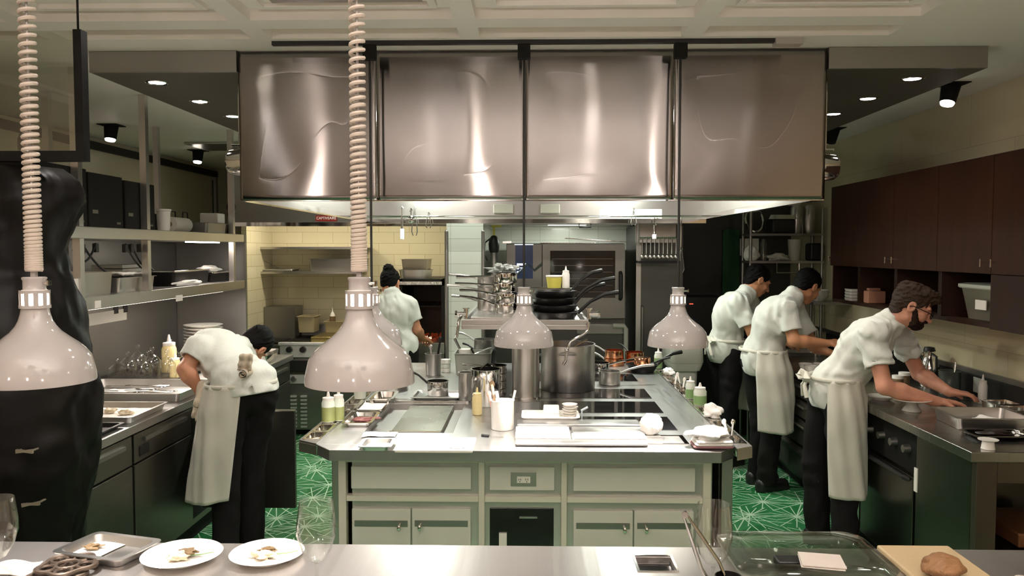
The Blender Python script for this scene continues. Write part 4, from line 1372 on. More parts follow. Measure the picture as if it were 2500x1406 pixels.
# ================================================================== ON THE PASS
# sheet pan with fish
c, hw, hd, rz = quad((132, 1352), (300, 1381), (392, 1319), (228, 1303), ZP + .02)
c.z = ZP + .001
tray('sheet_pan', 'small steel sheet pan with white paper and a piece of fish on the pass', 'sheet pan', c, hw, hd, .026, ALU, None, rz)
fc = PP(236, 1334, Z=ZP + .01)
cloth_sheet(V((fc.x, fc.y, ZP + .006)), hw * .52, hd * .78, 'white paper sheet lying in the sheet pan on the pass', PAPER, 'paper_sheet', 'paper', rz, .002, 3, th=.001)
p = PP(228, 1337, Z=ZP + .012)
blob((p.x, p.y, ZP + .0105), .021, (1, .55, .32), 'brown mushroom like morsel on the white paper in the pan', 'food_morsel', 'food', FOODBROWN, 2, .45, rz=.2)
for k, (u, v, r, lab, fm) in enumerate(((445, 1357, .104, 'white plate holding pale flaked fish, left one on the pass', FOODWHITE), (652, 1354, .098, 'white plate holding brown skinned fish, right one on the pass', FOODBROWN))):
    p = PP(u, v, Z=ZP + .012)
    plate((p.x, p.y, ZP + .0005), r, lab, 'white plates on the pass')
    f_ = thing('fish_portion', ('pale flaky fish portion on the left white plate' if k == 0 else 'brown skinned fish portion on the right white plate'), 'food', (p.x, p.y, ZP + .0085), 'plated fish')
    blob((p.x - .005, p.y - .015, ZP + .009), .026, (1.1, .7, .4), '', 'fillet', '', FOODWHITE, 5 + k, .4, parent=f_)
    blob((p.x + (.0 if k else .012), p.y + .005, ZP + .018), .02, (1.2, .6, .35), '', 'skin', '', FOODBROWN, 9 + k, .4, parent=f_)
    MB().tube([(p.x + .02, p.y, ZP + .014), (p.x + .05, p.y + .005, ZP + .015), (p.x + .08, p.y + .012, ZP + .019)], [.002, .0015, .001], 6).build('herb_stalk', PALEGREEN, f_)

# ornate iron trivets
for k, (u, v, r) in enumerate(((166, 1396, .066), (140, 1406, .066))):
    p = PP(u, v, Z=ZP)
    z = ZP + .006 + .013 * (1 - k)
    mb = MB()
    mb.tube([(p.x + r * math.cos(a) * (1 + .1 * math.cos(5 * a)), p.y + r * math.sin(a) * (1 + .1 * math.cos(5 * a)), z) for a in np.linspace(0, 2 * PI, 60)[:-1]], .006, 8, True)
    mb.tube([(p.x + r * .42 * math.cos(a), p.y + r * .42 * math.sin(a), z) for a in np.linspace(0, 2 * PI, 30)[:-1]], .005, 8, True)
    for i in range(5):
        a = 2 * PI * i / 5
        q = V((p.x + r * .71 * math.cos(a), p.y + r * .71 * math.sin(a), z))
        mb.tube([q + V((r * .30 * math.cos(b), r * .30 * math.sin(b), 0)) for b in np.linspace(0, 2 * PI, 16)[:-1]], .0045, 6, True)
    for i in range(3):
        a = 2 * PI * i / 3 + .4
        mb.cyl((p.x + r * math.cos(a) * .96, p.y + r * math.sin(a) * .96, ZP + .0005), (p.x + r * math.cos(a) * .96, p.y + r * math.sin(a) * .96, z), .005, n=8)
    tag(mb.build('iron_trivet', mat('trivet_iron%d' % k, srgb(92, 80, 70), .45, .7, .2, 20)), ('ornate iron trivet on the pass, upper one under the sheet pan edge' if k == 0 else 'ornate iron trivet on the pass, nearest the frame edge'), 'trivet', 'iron trivets on the pass')

# wine glasses
def wine_glass(c, label, rim=.041, wid=.050, hs=.055, hb=.155):
    t = thing('wine_glass', label, 'wine glass', c, 'wine glasses on the pass')
    pr = [(.005, hs), (.02, hs + .008), (.036, hs + .032), (wid, hs + .072), (wid * .985, hs + .10), (rim, hs + hb)]
    inn = [(r - .0013, z + (.0022 if i < 2 else 0)) for i, (r, z) in enumerate(pr)]
    MB().lathe([(.0001, hs - .002)] + pr + inn[::-1] + [(.0001, hs + .004)], c, 40).build('bowl', GLASS, t, angle=70)
    MB().lathe([(.0001, 0), (.036, 0), (.037, .002), (.01, .006), (.0045, .012), (.004, hs - .01), (.006, hs - .0022), (.0001, hs - .0022)], c, 32).build('stem', GLASS, t, angle=60)
    return t


for u, v, lab, s in ((772, 1316, 'clear wine glass standing between the right plate and the middle of the pass', 1.0), (-8, 1316, 'clear wine glass at the far left edge of the pass', 1.0), (1742, 1318, 'clear wine glass behind the steel tongs on the pass', .95)):
    p = PP(u, v, Y=1.93)
    wine_glass(V((p.x, 1.93, ZP + .0005)), lab, .041 * s, .0485 * s)
p = PP(38, 1398, Z=ZP)
cloth_sheet(V((p.x, p.y, ZP + .001)), .05, .05, 'small folded white napkin by the left wine glass', PAPER, rz=.3, amp=.018, seed=9)

# tongs leaning in a dark holder
p = PP(1738, 1404, Z=ZP)
hold = V((p.x + .004, 1.86, ZP + .0005))
tag(MB().lathe([(.0001, 0), (.030, 0), (.031, .06), (.029, .06), (.028, .003), (.0001, .003)], hold, 24).build('tong_holder', IRON), 'small dark cup holding the steel tongs on the pass', 'cup')
tongs(PP(1672, 1256, Y=1.87), hold + V((-.004, .004, .006)), 'steel tongs leaning in a dark cup at the right of the pass', .022, up=V((.15, 1, 0)).normalized(), w=.017)

# clear lidded box with folded cards
q0, q1 = PP(1795, 1404, Z=ZP), PP(2180, 1404, Z=ZP)
qb = PP(1900, 1348, Z=ZP)
bx = thing('clear_box', 'large clear plastic box with rounded lid on the pass', 'plastic box', ((q0.x + q1.x) / 2, (q0.y + qb.y) / 2 - .02, ZP + .0005))
L = bx.location
L.y += .03
hw, hd = (q1.x - q0.x) / 2, .155
R = lambda k, z: rrect(L.x, L.y, hw + k, hd + k, .06, z, 6)
MB().rings([R(-.012, ZP + .001), R(-.003, ZP + .01), R(0, ZP + .022), R(-.002, ZP + .022), R(-.005, ZP + .01), R(-.014, ZP + .003)]).build('box', CLEARPLASTIC, bx)
MB().rings([R(.003, ZP + .0225), R(.003, ZP + .028), R(-.02, ZP + .034), R(-.05, ZP + .036), R(-.05, ZP + .034), R(-.02, ZP + .032), R(0, ZP + .0225)]).build('lid', CLEARPLASTIC, bx)
p = PP(1938, 1370, Z=ZP + .02)
tag(MB().box(p.x - .045, p.x + .045, p.y - .02, p.y + .03, ZP + .004, ZP + .026).build('black_gadget', BLACK, bevel=.005), 'black block inside the clear plastic box', 'gadget')
for k in range(2):
    p = PP(2003, 1371, Z=ZP + .037)
    M = Matrix.Translation((p.x + .003 * k, p.y - .004 * (1 - k), ZP + .0365 + .003 * k)) @ Matrix.Rotation(-.22 + .03 * k, 4, 'Z')
    m_ = MB().box(-.052, .052, -.045, .045, 0, .0012, M)
    m_.box(-.052, .052, -.045, .045, .0014, .0026, M) if k else None
    tag(m_.build('folded_card', mat('card_%d' % k, srgb(222, 212, 204), .8)), ('folded pale menu card lying on the clear box, upper one' if k else 'folded pale menu card lying on the clear box, lower one'), 'card', 'menu cards on the clear box')
# beige board and loaf
q0, q1 = PP(2195, 1404, Z=ZP), PP(2395, 1404, Z=ZP)
q2 = PP(2290, 1346, Z=ZP)
tag(MB().box(q0.x + .012, q1.x, q0.y - .06, q2.y, ZP + .0005, ZP + .018).build('beige_board', BOARD, bevel=.006), 'beige wooden board beside the clear box on the pass', 'board')
p = PP(2298, 1404, Z=ZP + .018)
blob((p.x, p.y - .005, ZP + .0185), .05, (1.0, .9, .62), 'ridged brown loaf on the beige board', 'bread_loaf', 'bread', BREAD, 4, .10, n=40, mm=24, freq=1.6)
p = PP(2492, 1400, Z=ZP)
squeeze(V((p.x + .012, 2.0, ZP + .0005)), .11, .022, 'yellow squeeze bottle at the right edge of the pass', YELLOW, YELLOW)
tag(MB().lathe([(.0001, 0), (.018, 0), (.02, .004), (.018, .012), (.0001, .014)], (p.x - .03, 1.98, ZP + .0005), 20).build('bottle_stopper', WHITE), 'small white stopper beside the yellow bottle on the pass', 'stopper')

# ================================================================== ON THE ISLAND
Z1 = ZI + .001
zt = ZI + .0035
# insert pans in the two rails
fills = [FOODWHITE, None, FOODBROWN, PALEGREEN, None, FOODWHITE]
for i, (a, b, c_, d) in enumerate(lh):
    insert_pan(a + .004, b - .004, c_ + .004, d - .004, ZI, 'small steel insert pan in the left rail of the island, number %s from the front' % ('one two three four five six seven eight nine ten eleven twelve'.split()[i]), 'insert pans in the left rail', fill=fills[i % 6])
for i, (a, b, c_, d) in enumerate(rh):
    insert_pan(a + .004, b - .004, c_ + .004, d - .004, ZI, 'small steel insert pan in the right rail of the island, number %s from the front' % ('one two three four five six seven eight nine ten eleven twelve thirteen fourteen'.split()[i]), 'insert pans in the right rail', fill=fills[(i * 2 + 1) % 6])


def on(u, v, z=ZI):
    p = PP(u, v, Z=z)
    return V((p.x, p.y, z + .001))


CLEARB = mat('milky_bottle', srgb(214, 220, 206), .3, 0, .03, 10)
squeeze(on(802, 1029, ZI + .006), .155, .034, 'squeeze bottle of green sauce on the left rail, left of two', CLEARB, WHITE, fill=.68)
squeeze(on(827, 1026, ZI + .006), .165, .028, 'squeeze bottle of green sauce on the left rail, right of two', CLEARB, WHITE, fill=.6)
# round deli tub further back
p = on(879, 972, ZI + .006)
t = thing('deli_tub', 'lidded clear deli tub on the left rail of the island', 'tub', p)
MB().lathe([(.0001, 0), (.033, 0), (.038, .065), (.0001, .065)], p, 24).build('tub', CLEARB, t)
MB().lathe([(.0001, .0655), (.041, .0655), (.041, .075), (.0001, .077)], p, 24).build('lid', WHITE, t)
# trays beside the plancha
c, hw, hd, rz = quad((834, 1037), (908, 1037), (930, 1008), (856, 1008), ZI + .015); c.z = Z1
tray('steel_tray', 'small steel tray with strips of red meat left of the plancha', 'tray', c, hw * .98, hd * .98, .022, CHROME, 'trays left of the plancha', rz)
blob((c.x + .02, c.y - .01, Z1 + .004), .05, (1.2, .4, .22), 'strips of red meat in the small steel tray', 'meat_strips', 'meat', FOODRED, 3, .4, rz=.35)
c, hw, hd, rz = quad((864, 1006), (938, 1006), (956, 981), (880, 981), ZI + .01); c.z = Z1
tray('steel_tray', 'small steel tray lined with white paper left of the plancha', 'tray', c, hw * .98, hd * .96, .018, CHROME, 'trays left of the plancha', rz)
cloth_sheet(V((c.x, c.y, Z1 + .005)), hw * .75, hd * .72, 'white paper lining the small tray left of the plancha', PAPER, 'paper_sheet', 'paper', rz, .006, 5, th=.001)
c, hw, hd, rz = quad((903, 981), (962, 981), (972, 961), (918, 961), ZI + .02); c.z = Z1
tray('steel_tray', 'deeper empty steel tray behind the paper lined tray', 'tray', c, hw, hd, .035, CHROME, 'trays left of the plancha', rz)
saucepan(on(958, 950), .098, .05, 2.7, 'wide low steel pan behind the trays at the left of the island', CHROME, hl=.16)
# front left: small sheet pan, paper, board
c, hw, hd, rz = quad((875, 1097), (961, 1097), (963, 1074), (886, 1074), ZI + .012); c.z = Z1
tray('sheet_pan', 'small dark bottomed sheet pan on the front left corner of the island', 'sheet pan', c, hw, hd, .022, ALU, None, rz)
c, hw, hd, rz = quad((884, 1071), (966, 1071), (970, 1057), (888, 1057), ZI); c.z = Z1
cloth_sheet(V((c.x, c.y, Z1)), hw, hd * .9, 'white folded paper behind the small sheet pan', PAPER, 'paper_sheet', 'paper', rz, .008, 6, th=.002)
c, hw, hd, rz = quad((968, 1100), (1157, 1100), (1164, 1068), (975, 1068), ZI + .012)
cb = thing('cutting_board', 'white cutting board on the front of the island', 'cutting board', V((c.x, c.y, Z1)))
hw -= .004
MB().box(c.x - hw, c.x + hw, c.y - hd, c.y + hd, Z1, Z1 + .013).build('board', WHITE, cb, bevel=.004)
q = PP(1116, 1094, Z=Z1 + .013)
MB().lathe([(.012, .0), (.014, .0), (.014, .001), (.012, .001), (.012, 0)], (q.x, q.y, Z1 + .0131), 24, sx=2.2).build('grip_ring', BLACK, cb)
# utensil bucket
p = on(1227, 1047)
bk = thing('utensil_crock', 'white utensil crock with brushes and spoons on the island front', 'crock', p)
MB().lathe([(.0001, 0), (.052, 0), (.055, .004), (.0565, .138), (.059, .142), (.0535, .142), (.051, .006), (.0001, .006)], p, 36).build('crock_body', WHITE, bk)
BRUSHH = mat('pale_wood', srgb(220, 196, 170), .5)
stick(p + V((-.02, .01, .008)), PP(1201, 938, Y=p.y + .02), .005, .008, 'brush with white tapering handle leaning left in the white crock', 'brush', 'brush', BRUSHH, 'tools in the white crock', .014, FOODBROWN)
stick(p + V((.0, -.01, .008)), PP(1212, 955, Y=p.y - .01), .006, .009, 'white handled knife leaning in the white crock, middle tool', 'knife', 'knife', WHITE, 'tools in the white crock')
stick(p + V((-.03, .0, .008)), PP(1194, 962, Y=p.y + .0), .005, .009, 'short pink handled brush at the left rim of the white crock', 'brush', 'brush', mat('pinkish_handle', srgb(200, 160, 146), .5), 'tools in the white crock', .012)
stick(p + V((.02, .01, .008)), PP(1258, 953, Y=p.y + .02), .005, .006, 'pale spoon handle leaning right in the white crock', 'spoon', 'spoon', BRUSHH, 'tools in the white crock')
# pale bottle behind
squeeze(on(1165, 1012), .145, .0265, 'cream coloured squeeze bottle with grey band beside the white crock', CREAMSAUCE, CREAMSAUCE)
# tall pots behind it
p = on(1186, 988)
tp = thing('tall_pot', 'tall polished steel pot behind the cream squeeze bottle', 'pot', p)
pan_body(MB(), p, .082, .205, 40).build('pot_body', CHROME, tp)
MB().tube([p + V((-.03, .02, .2)), p + V((.01, .0, .235)), p + V((.05, -.0, .22))], .005, 8).build('ladle_handle', CHROME, tp)
p = p + V((-.125, .13, 0))
t2 = thing('tall_pot', 'slimmer steel pot at the left of the tall polished pot', 'pot', p)
pan_body(MB(), p, .04, .165, 28).build('pot_body', STEEL, t2)
for k in range(4):
    p = on(1234, 972); p.z += k * .046
    saucepan(p + V((-.065, .09, 0)), .068, .045, 2.3 + .35 * k, 'small steel saucepan in the stack left of the column, %s' % ('bottom one', 'second from the bottom', 'third from the bottom', 'top one')[k], CHROME, 'stacked pans by the column', hl=.13, rise=.02)
# pan on sheet pan behind the plancha
c, hw, hd, rz = quad((997, 979), (1128, 979), (1134, 957), (1012, 957), ZI + .012); c.z = Z1 + .0
c.y += .06
tray('sheet_pan', 'steel sheet pan behind the plancha carrying a small saucepan', 'sheet pan', c, hw, .13, .016, ALU, None, 0)
p = on(1074, 958); p.y = c.y + .03; p.z = Z1 + .0045
saucepan(p, .062, .085, PI * .93, 'small polished saucepan with black handle on the sheet pan behind the plancha', CHROME, hl=.2, rise=.09, hm=IRON)
# steel canister, grey tub and things at the back left
p = on(1058, 915)
cn = thing('steel_canister', 'slim steel canister with utensils at the back left of the island', 'canister', p)
pan_body(MB(), p, .056, .15, 28, flare=.9).build('canister_body', STEEL, cn)
stick(p + V((.01, 0, .006)), p + V((.05, .0, .25)), .009, .007, 'dark handled tool standing in the slim steel canister', 'spatula', 'spatula', IRON, 'tools at the back of the island', .014)
stick(p + V((-.01, 0, .006)), p + V((-.02, .03, .19)), .005, .006, 'short steel tool standing in the slim steel canister', 'whisk', 'whisk', STEEL, 'tools at the back of the island', .014)
c, hw, hd, rz = quad((1110, 920), (1203, 920), (1200, 900), (1112, 900), ZI); c.z = Z1
tray('grey_tub', 'grey plastic tub with pans and tools at the back left of the island', 'tub', c, hw, .12, .15, mat('grey_tub', srgb(146, 148, 138), .45), None, 0, .006, .01)
stick(V((c.x - .02, c.y, Z1 + .006)), PP(1110, 826, Y=c.y), .006, .010, 'long dull spatula standing in the grey tub', 'spatula', 'spatula', STEEL_DK, 'tools at the back of the island')
stick(V((c.x + .07, c.y, Z1 + .006)), PP(1150, 850, Y=c.y - .02), .005, .006, 'thin black rod tool standing in the grey tub', 'skewer', 'skewer', IRON, 'tools at the back of the island')
tb = V((c.x - .06, c.y, Z1 + .10))
t = thing('spray_tub', 'small white tub standing in the grey tub', 'tub', V((c.x - .06, c.y, Z1 + .004)))
MB().lathe([(.0001, 0), (.04, 0), (.045, .165), (.0001, .168)], t.location, 20).build('tub', WHITE, t)
tongs(PP(1146, 868, Y=c.y - .03), PP(1199, 848, Y=c.y + .02), 'steel tongs lying across the top of the grey tub', .012)
p = on(1088, 908)
for k in range(3):
    tag(MB().lathe([(.0001, 0), (.034, 0), (.036, .028), (.0001, .03)], p + V((0, 0, k * .0312)), 20).build('deli_cup', WHITE if k != 1 else CLEARB), 'small white lidded cup stacked by the grey tub, %s' % ('bottom', 'middle', 'top')[k], 'cup', 'lidded cups stack')
p = V((PP(1182, 860, Y=5.86).x, 5.92, Z1))
saucepan(p, .085, .13, 2.4, 'dark saucepan behind the grey tub, lower one of two', IRON, 'dark pans at the island back', hl=.15)
saucepan(p + V((0, 0, .1305)), .078, .08, 2.8, 'dark rimmed steel saucepan behind the grey tub, upper one of two', STEEL_DK, 'dark pans at the island back', hl=.15)
# stockpot
p = on(1386, 945); p.y = 5.0; p.x = PP(1386, 945, Y=5.0).x; p.z = zt
sp = thing('stockpot', 'big steel stockpot on the induction hob right of the column', 'stockpot', p)
pan_body(MB(), p, .168, .285, 56).build('pot_body', STEEL, sp)
hd_ = MB()
for s in (-1, 1):
    a = -PI / 2 + s * 1.45 - .1
for a in (-1.62, 1.5):
    d = V((math.cos(a), math.sin(a), 0)); s_ = V((-d.y, d.x, 0))
    hd_ = MB().tube([p + d * .168 + s_ * .05 + V((0, 0, .235)), p + d * .20 + s_ * .045 + V((0, 0, .24)), p + d * .205 + V((0, 0, .24)), p + d * .20 - s_ * .045 + V((0, 0, .24)), p + d * .168 - s_ * .05 + V((0, 0, .235))], .007, 8)
    hd_.build('loop_handle', CHROME, sp)
MB().lathe([(.0001, .22), (.164, .22), (.164, .225), (.0001, .225)], p, 40).build('broth', mat('broth', srgb(110, 84, 54), .12), sp)
stick(p + V((-.06, .05, .21)), p + V((.12, -.02, .315)), .006, .006, 'steel ladle resting across the rim of the big stockpot', 'ladle', 'ladle', CHROME)
# pan on the right hob
p = on(1488, 938); p.z = zt
saucepan(p, .068, .085, .25, 'small steel saucepan on the hob right of the stockpot', STEEL, hl=.24, rise=.05)
p = on(1465, 915); p.y += .12; p.z = Z1
saucepan(p + V((.0, .0, .0)), .075, .07, .1, 'steel saucepan half hidden behind the small saucepan', CHROME, hl=.26, rise=.04)
# copper pots
p = on(1499, 891)
saucepan(p, .075, .052, 2.7, 'copper saucepan in a stack of two at the back, lower one', COPPER, 'copper pans at the island back', hl=.17, hm=STEEL)
saucepan(p + V((0, 0, .0525)), .068, .062, 2.85, 'copper saucepan in a stack of two at the back, upper one', COPPER, 'copper pans at the island back', hl=.17, hm=STEEL)
p2 = on(1549, 889)
saucepan(p2, .07, .095, 2.0, 'copper pot beside the copper stack at the island back', COPPER, 'copper pans at the island back', hl=.17, hm=IRON)
p3 = on(1568, 903); p3.x = PP(1568, 900, Y=5.72).x; p3.y = 5.72
saucepan(p3, .112, .055, .3, 'black frying pan holding an upturned copper pan at the back right', IRON, 'black pans', name='frying_pan', cat='frying pan', hl=.2, rise=.09, flare=.72)
q = p3 + V((0, 0, .004))
t = thing('saucepan', 'upturned small copper pan lying inside the black frying pan', 'saucepan', q, 'copper pans at the island back')
MB().lathe([(.0001, .1), (.052, .1), (.056, .096), (.066, .004), (.064, .0), (.06, .0), (.05, .094), (.0001, .095)], q, 32).build('pan_body', COPPER, t)
MB().tube([q + V((.06, 0, .05)), q + V((.14, .0, .085)), q + V((.2, .0, .10))], .007, 8).build('handle', IRON, t)
squeeze(on(1607, 899, ZI + .006), .15, .03, 'pale green squeeze bottle at the back end of the right rail', CLEARB, WHITE, fill=.7, fmat=PALEGREEN)
squeeze(V((PP(1696, 985, Z=ZI).x - .0, PP(1696, 978, Z=ZI).y + .04, ZI + .006)), .13, .028, 'squeeze bottle with white cap on the right rail, rear of two', CLEARB, WHITE, fill=.6, fmat=PALEGREEN)
squeeze(V((PP(1706, 988, Z=ZI).x, PP(1706, 988, Z=ZI).y - .03, ZI + .006)), .125, .036, 'squat squeeze bottle with white cap on the right rail, front of two', CLEARB, WHITE, fill=.6, fmat=PALEGREEN)
# cloths and bits on the right rail
p = on(1738, 1018, ZI + .006)
blob(p, .062, (.75, 1, .55), 'crumpled white cloth on the right rail of the island', 'crumpled_cloth', 'cloth', TOWEL, 11, .3)
p = on(1632, 914, ZI + .006)
blob(p, .05, (.7, 1.2, .45), 'rumpled white cloth at the back of the right rail', 'crumpled_cloth', 'cloth', TOWEL, 12, .35)
for k, (u, v, hh) in enumerate(((1648, 938, .04), (1660, 936, .055), (1668, 946, .045), (1776, 1058, .05), (1786, 1064, .06))):
    p = on(u, v, ZI + .006)
    lab = ['short white spoon end', 'square white scoop handle', 'small pale spatula end', 'pale spoon end near the front', 'steel spoon end near the front corner'][k]
    stick(V((p.x, p.y, p.z)), V((p.x + .012 * (-1) ** k, p.y + .02, p.z + hh)), .005, .006, lab + ' sticking out of the right rail', 'spoon', 'spoon', WHITE if k < 4 else CHROME, 'spoons in the right rail', .011)
# towel roll and folded cloth on the front right
p = on(1590, 1060); p.z = ZI + .0048
t = thing('towel_roll', 'rolled white towel standing on the island front', 'towel', p)
blob((p.x, p.y, p.z), .055, (1.0, .95, .98), '', 'roll', '', TOWEL, 21, .10, parent=t, freq=2.2)
p = on(1738, 1092)
ft = thing('folded_cloth', 'folded white cloths with a dark edge on the front right corner of the island', 'cloth', p)
for k in range(3):
    M = Matrix.Translation(p + V((.002 * k, .01, .004 + k * .011))) @ Matrix.Rotation(.03 * k - .02, 4, 'Z')
    m_ = MB().rings([rrect(0, 0, .085 - .004 * k, .055, .012, 0, M=M), rrect(0, 0, .088 - .004 * k, .058, .014, .005, M=M), rrect(0, 0, .085 - .004 * k, .055, .012, .010, M=M)])
    m_.build('fold', mat('dark_cloth', srgb(120, 84, 84), .9) if k == 0 else TOWEL, ft)
blob((p.x - .01, p.y + .02, p.z + .034), .065, (1.25, .9, .42), '', 'rumpled_top', '', TOWEL, 31, .3, parent=ft)
# induction control in the worktop
q0, q1 = PP(1258, 1010, Z=ZI), PP(1316, 982, Z=ZI)
tag(MB().slab(q0.x, q1.x, q0.y, q1.y, ZI + .0005, ZI + .004, [(q0.x + .012, q1.x - .03, q0.y + .03, q1.y - .02)]).box(q0.x + .012, q1.x - .03, q0.y + .03, q1.y - .02, ZI + .0005, ZI + .002).build('control_plate', mat('control_plate', (.3, .3, .3), .3, .8)), 'steel rimmed control plate let into the worktop before the column', 'control plate')
# white containers in a tray
c, hw, hd, rz = quad((1266, 1031), (1414, 1031), (1416, 1012), (1280, 1012), ZI + .02); c.z = zt + .0; c.y += .05
tray('white_tray', 'white tray holding stacked white cups before the stockpot', 'tray', c, hw, hd, .03, WHITE, None, 0)
p = PP(1345, 1018, Z=zt)
for k in range(2):
    tag(MB().rings([rrect(p.x, c.y, .045 - .003 * k, .035, .01, zt + .004 + .034 * k), rrect(p.x, c.y, .042 - .003 * k, .032, .01, zt + .037 + .034 * k)]).build('white_tub', WHITE), 'square white tub in the white tray, %s' % ('upper' if k else 'lower'), 'tub', 'white tubs in the tray')
p = PP(1390, 1018, Z=zt)
for k in range(6):
    tag(MB().lathe([(.0001, 0), (.026, 0), (.040, .012), (.038, .0125), (.025, .002), (.0001, .002)], (p.x + .003 * math.sin(k * 2), c.y, zt + .004 + .0132 * k), 24).build('paper_cup_case', PAPER), 'white paper case in the stack in the white tray, number %s from the bottom' % ('one two three four five six'.split()[k]), 'paper case', 'stacked paper cases')
p = PP(1419, 1008, Z=zt)
tag(MB().box(p.x - .012, p.x + .028, c.y - .012, c.y + .012, 0, .006, Matrix.Translation((0, 0, zt + .05)) @ Matrix.Translation((p.x, 0, 0)) @ Matrix.Rotation(-.5, 4, 'Y') @ Matrix.Translation((-p.x, 0, 0))).box(p.x - .011, p.x - .005, c.y - .011, c.y + .011, zt + .0, zt + .048).build('sponge', mat('pale_blue_sponge', srgb(196, 206, 214), .8)), 'pale blue and pink scraper leaning beside the white tray', 'scraper')
# long steel lids, boards and foil boxes under the lamps
WB = [(1262, 1565, 1046, 1034, .018, ALU, 'long steel lid lying farthest back under the middle lamp', 'steel_sheet'),
      (1398, 1576, 1063, 1050, .014, ALU, 'long steel lid lying in front of the rear lid', 'steel_sheet'),
      (1258, 1394, 1076, 1048, .012, WHITE, 'white chopping board left of the steel lids', 'chopping_board'),
      (1398, 1580, 1078, 1066, .014, WHITE, 'long white board at the right below the steel lids', 'chopping_board'),
      (1258, 1582, 1090, 1080, .010, ALU, 'long flat steel lid nearest the front edge of the island', 'steel_sheet')]
for u0, u1, v0, v1, h, m_, lab, nm in WB:
    a, b = PP(u0, v0, Z=ZI), PP(u1, v1, Z=ZI)
    xa, xb = a.x, PP(u1, v0, Z=ZI).x
    o = MB().rings([rrect((xa + xb) / 2, (a.y + b.y) / 2, (xb - xa) / 2, (b.y - a.y) / 2, .008, zt + .0012), rrect((xa + xb) / 2, (a.y + b.y) / 2, (xb - xa) / 2, (b.y - a.y) / 2, .008, zt + h * .8), rrect((xa + xb) / 2, (a.y + b.y) / 2, (xb - xa) / 2 - .006, (b.y - a.y) / 2 - .005, .006, zt + h)]).build(nm, m_, angle=30)
    tag(o, lab, 'steel sheet' if 'sheet' in nm else 'chopping board', 'steel sheets under the lamps' if 'sheet' in nm else 'white boards under the lamps')
for k, (u, v, dv) in enumerate(((1340, 1048, 4), (1420, 1060, 3), (1300, 1070, 4))):
    p = PP(u, v, Z=ZI + .02)
p = on(1204, 1068)
t = thing('paring_knife', 'small knife with black tip lying beside the white crock', 'knife', p)
MB().box(p.x - .02, p.x + .05, p.y + .004, p.y + .012, p.z, p.z + .003).build('blade', CHROME, t)
MB().cyl((p.x - .018, p.y + .008, p.z + .005), (p.x - .055, p.y + .02, p.z + .005), .006, .007, 10).build('handle', BLACK, t)

# ================================================================== ON THE GANTRY SHELF
ZG = GZ1 - .03
random.seed(11)
yg = 5.0
pc = V((PP(1205, 760, Y=yg).x, yg, GZ1 + .0125))
pc2 = V((PP(1235, 760, Y=yg).x, yg, GZ1 + .0125))
for k in range(4):
    c = pc2 + V((.012 * math.sin(k * 2.1), -.02, .062 * k))
    saucepan(c, .07, .06, PI + .1 * k - .3, 'steel saucepan with long handle stacked on the gantry, %s' % ('bottom of the right stack', 'second in the right stack', 'third in the right stack', 'top of the right stack')[k], CHROME, 'saucepans on the gantry', hl=.24, rise=.05 - .02 * k)
for k in range(3):
    c = V((PP(1190, 760, Y=5.18).x, 5.2, GZ1 + .0125 + .075 * k))
    saucepan(c, .065, .072, PI - .4 + .4 * k, 'steel saucepan in the rear left stack on the gantry, %s' % ('bottom', 'middle', 'top')[k], STEEL, 'saucepans on the gantry', hl=.2, rise=.03)
c = V((PP(1215, 700, Y=5.2).x, 5.2, GZ1 + .0125))
blob(pc2 + V((-.02, -.02, .2495)), .062, (1.15, .8, .45), 'crumpled clear film on top of the stacked saucepans', 'crumpled_film', 'film', mat('film', (.8, .85, .82), .15, trans=.6), 15, .5, n=30, mm=18, freq=3)
for k in range(4):
    c = V((PP(1352, 765, Y=5.05).x + .012 * math.sin(k * 3), 5.05, ZG + .001 + .044 * k))
    saucepan(c, .155 - .006 * k, .043, .10 + (0, .5, .1, .55)[k], 'black iron frying pan in the gantry stack, %s' % ('bottom', 'second from bottom', 'third from bottom', 'top')[k], IRON, 'frying pans on the gantry', name='frying_pan', cat='frying pan', hl=.26, rise=.13, flare=.85)
c = V((PP(1353, 720, Y=5.5).x - .03, 5.5, ZG + .001))
t = thing('stacked_box', 'dark steel pan turned over behind the frying pans', 'pan', c)
pan_body(MB(), c, .15, .17, 30).build('pan_body', STEEL_DK, t)
c = V((PP(1353, 720, Y=5.5).x, 5.5, ZG + .172))
t = thing('yellow_tub', 'pale yellow plastic tub behind the black frying pans', 'tub', c)
MB().lathe([(.0001, 0), (.045, 0), (.055, .075), (.0001, .075)], c, 28).build('tub_body', YELLOWTUB, t)
MB().lathe([(.0001, .0755), (.058, .0755), (.058, .086), (.0001, .088)], c, 28).build('tub_rim', WHITE, t)
squeeze(V((PP(1381, 720, Y=5.5).x, 5.48, ZG + .172)), .15, .026, 'white squeeze bottle behind the black frying pans', WHITE, WHITE)
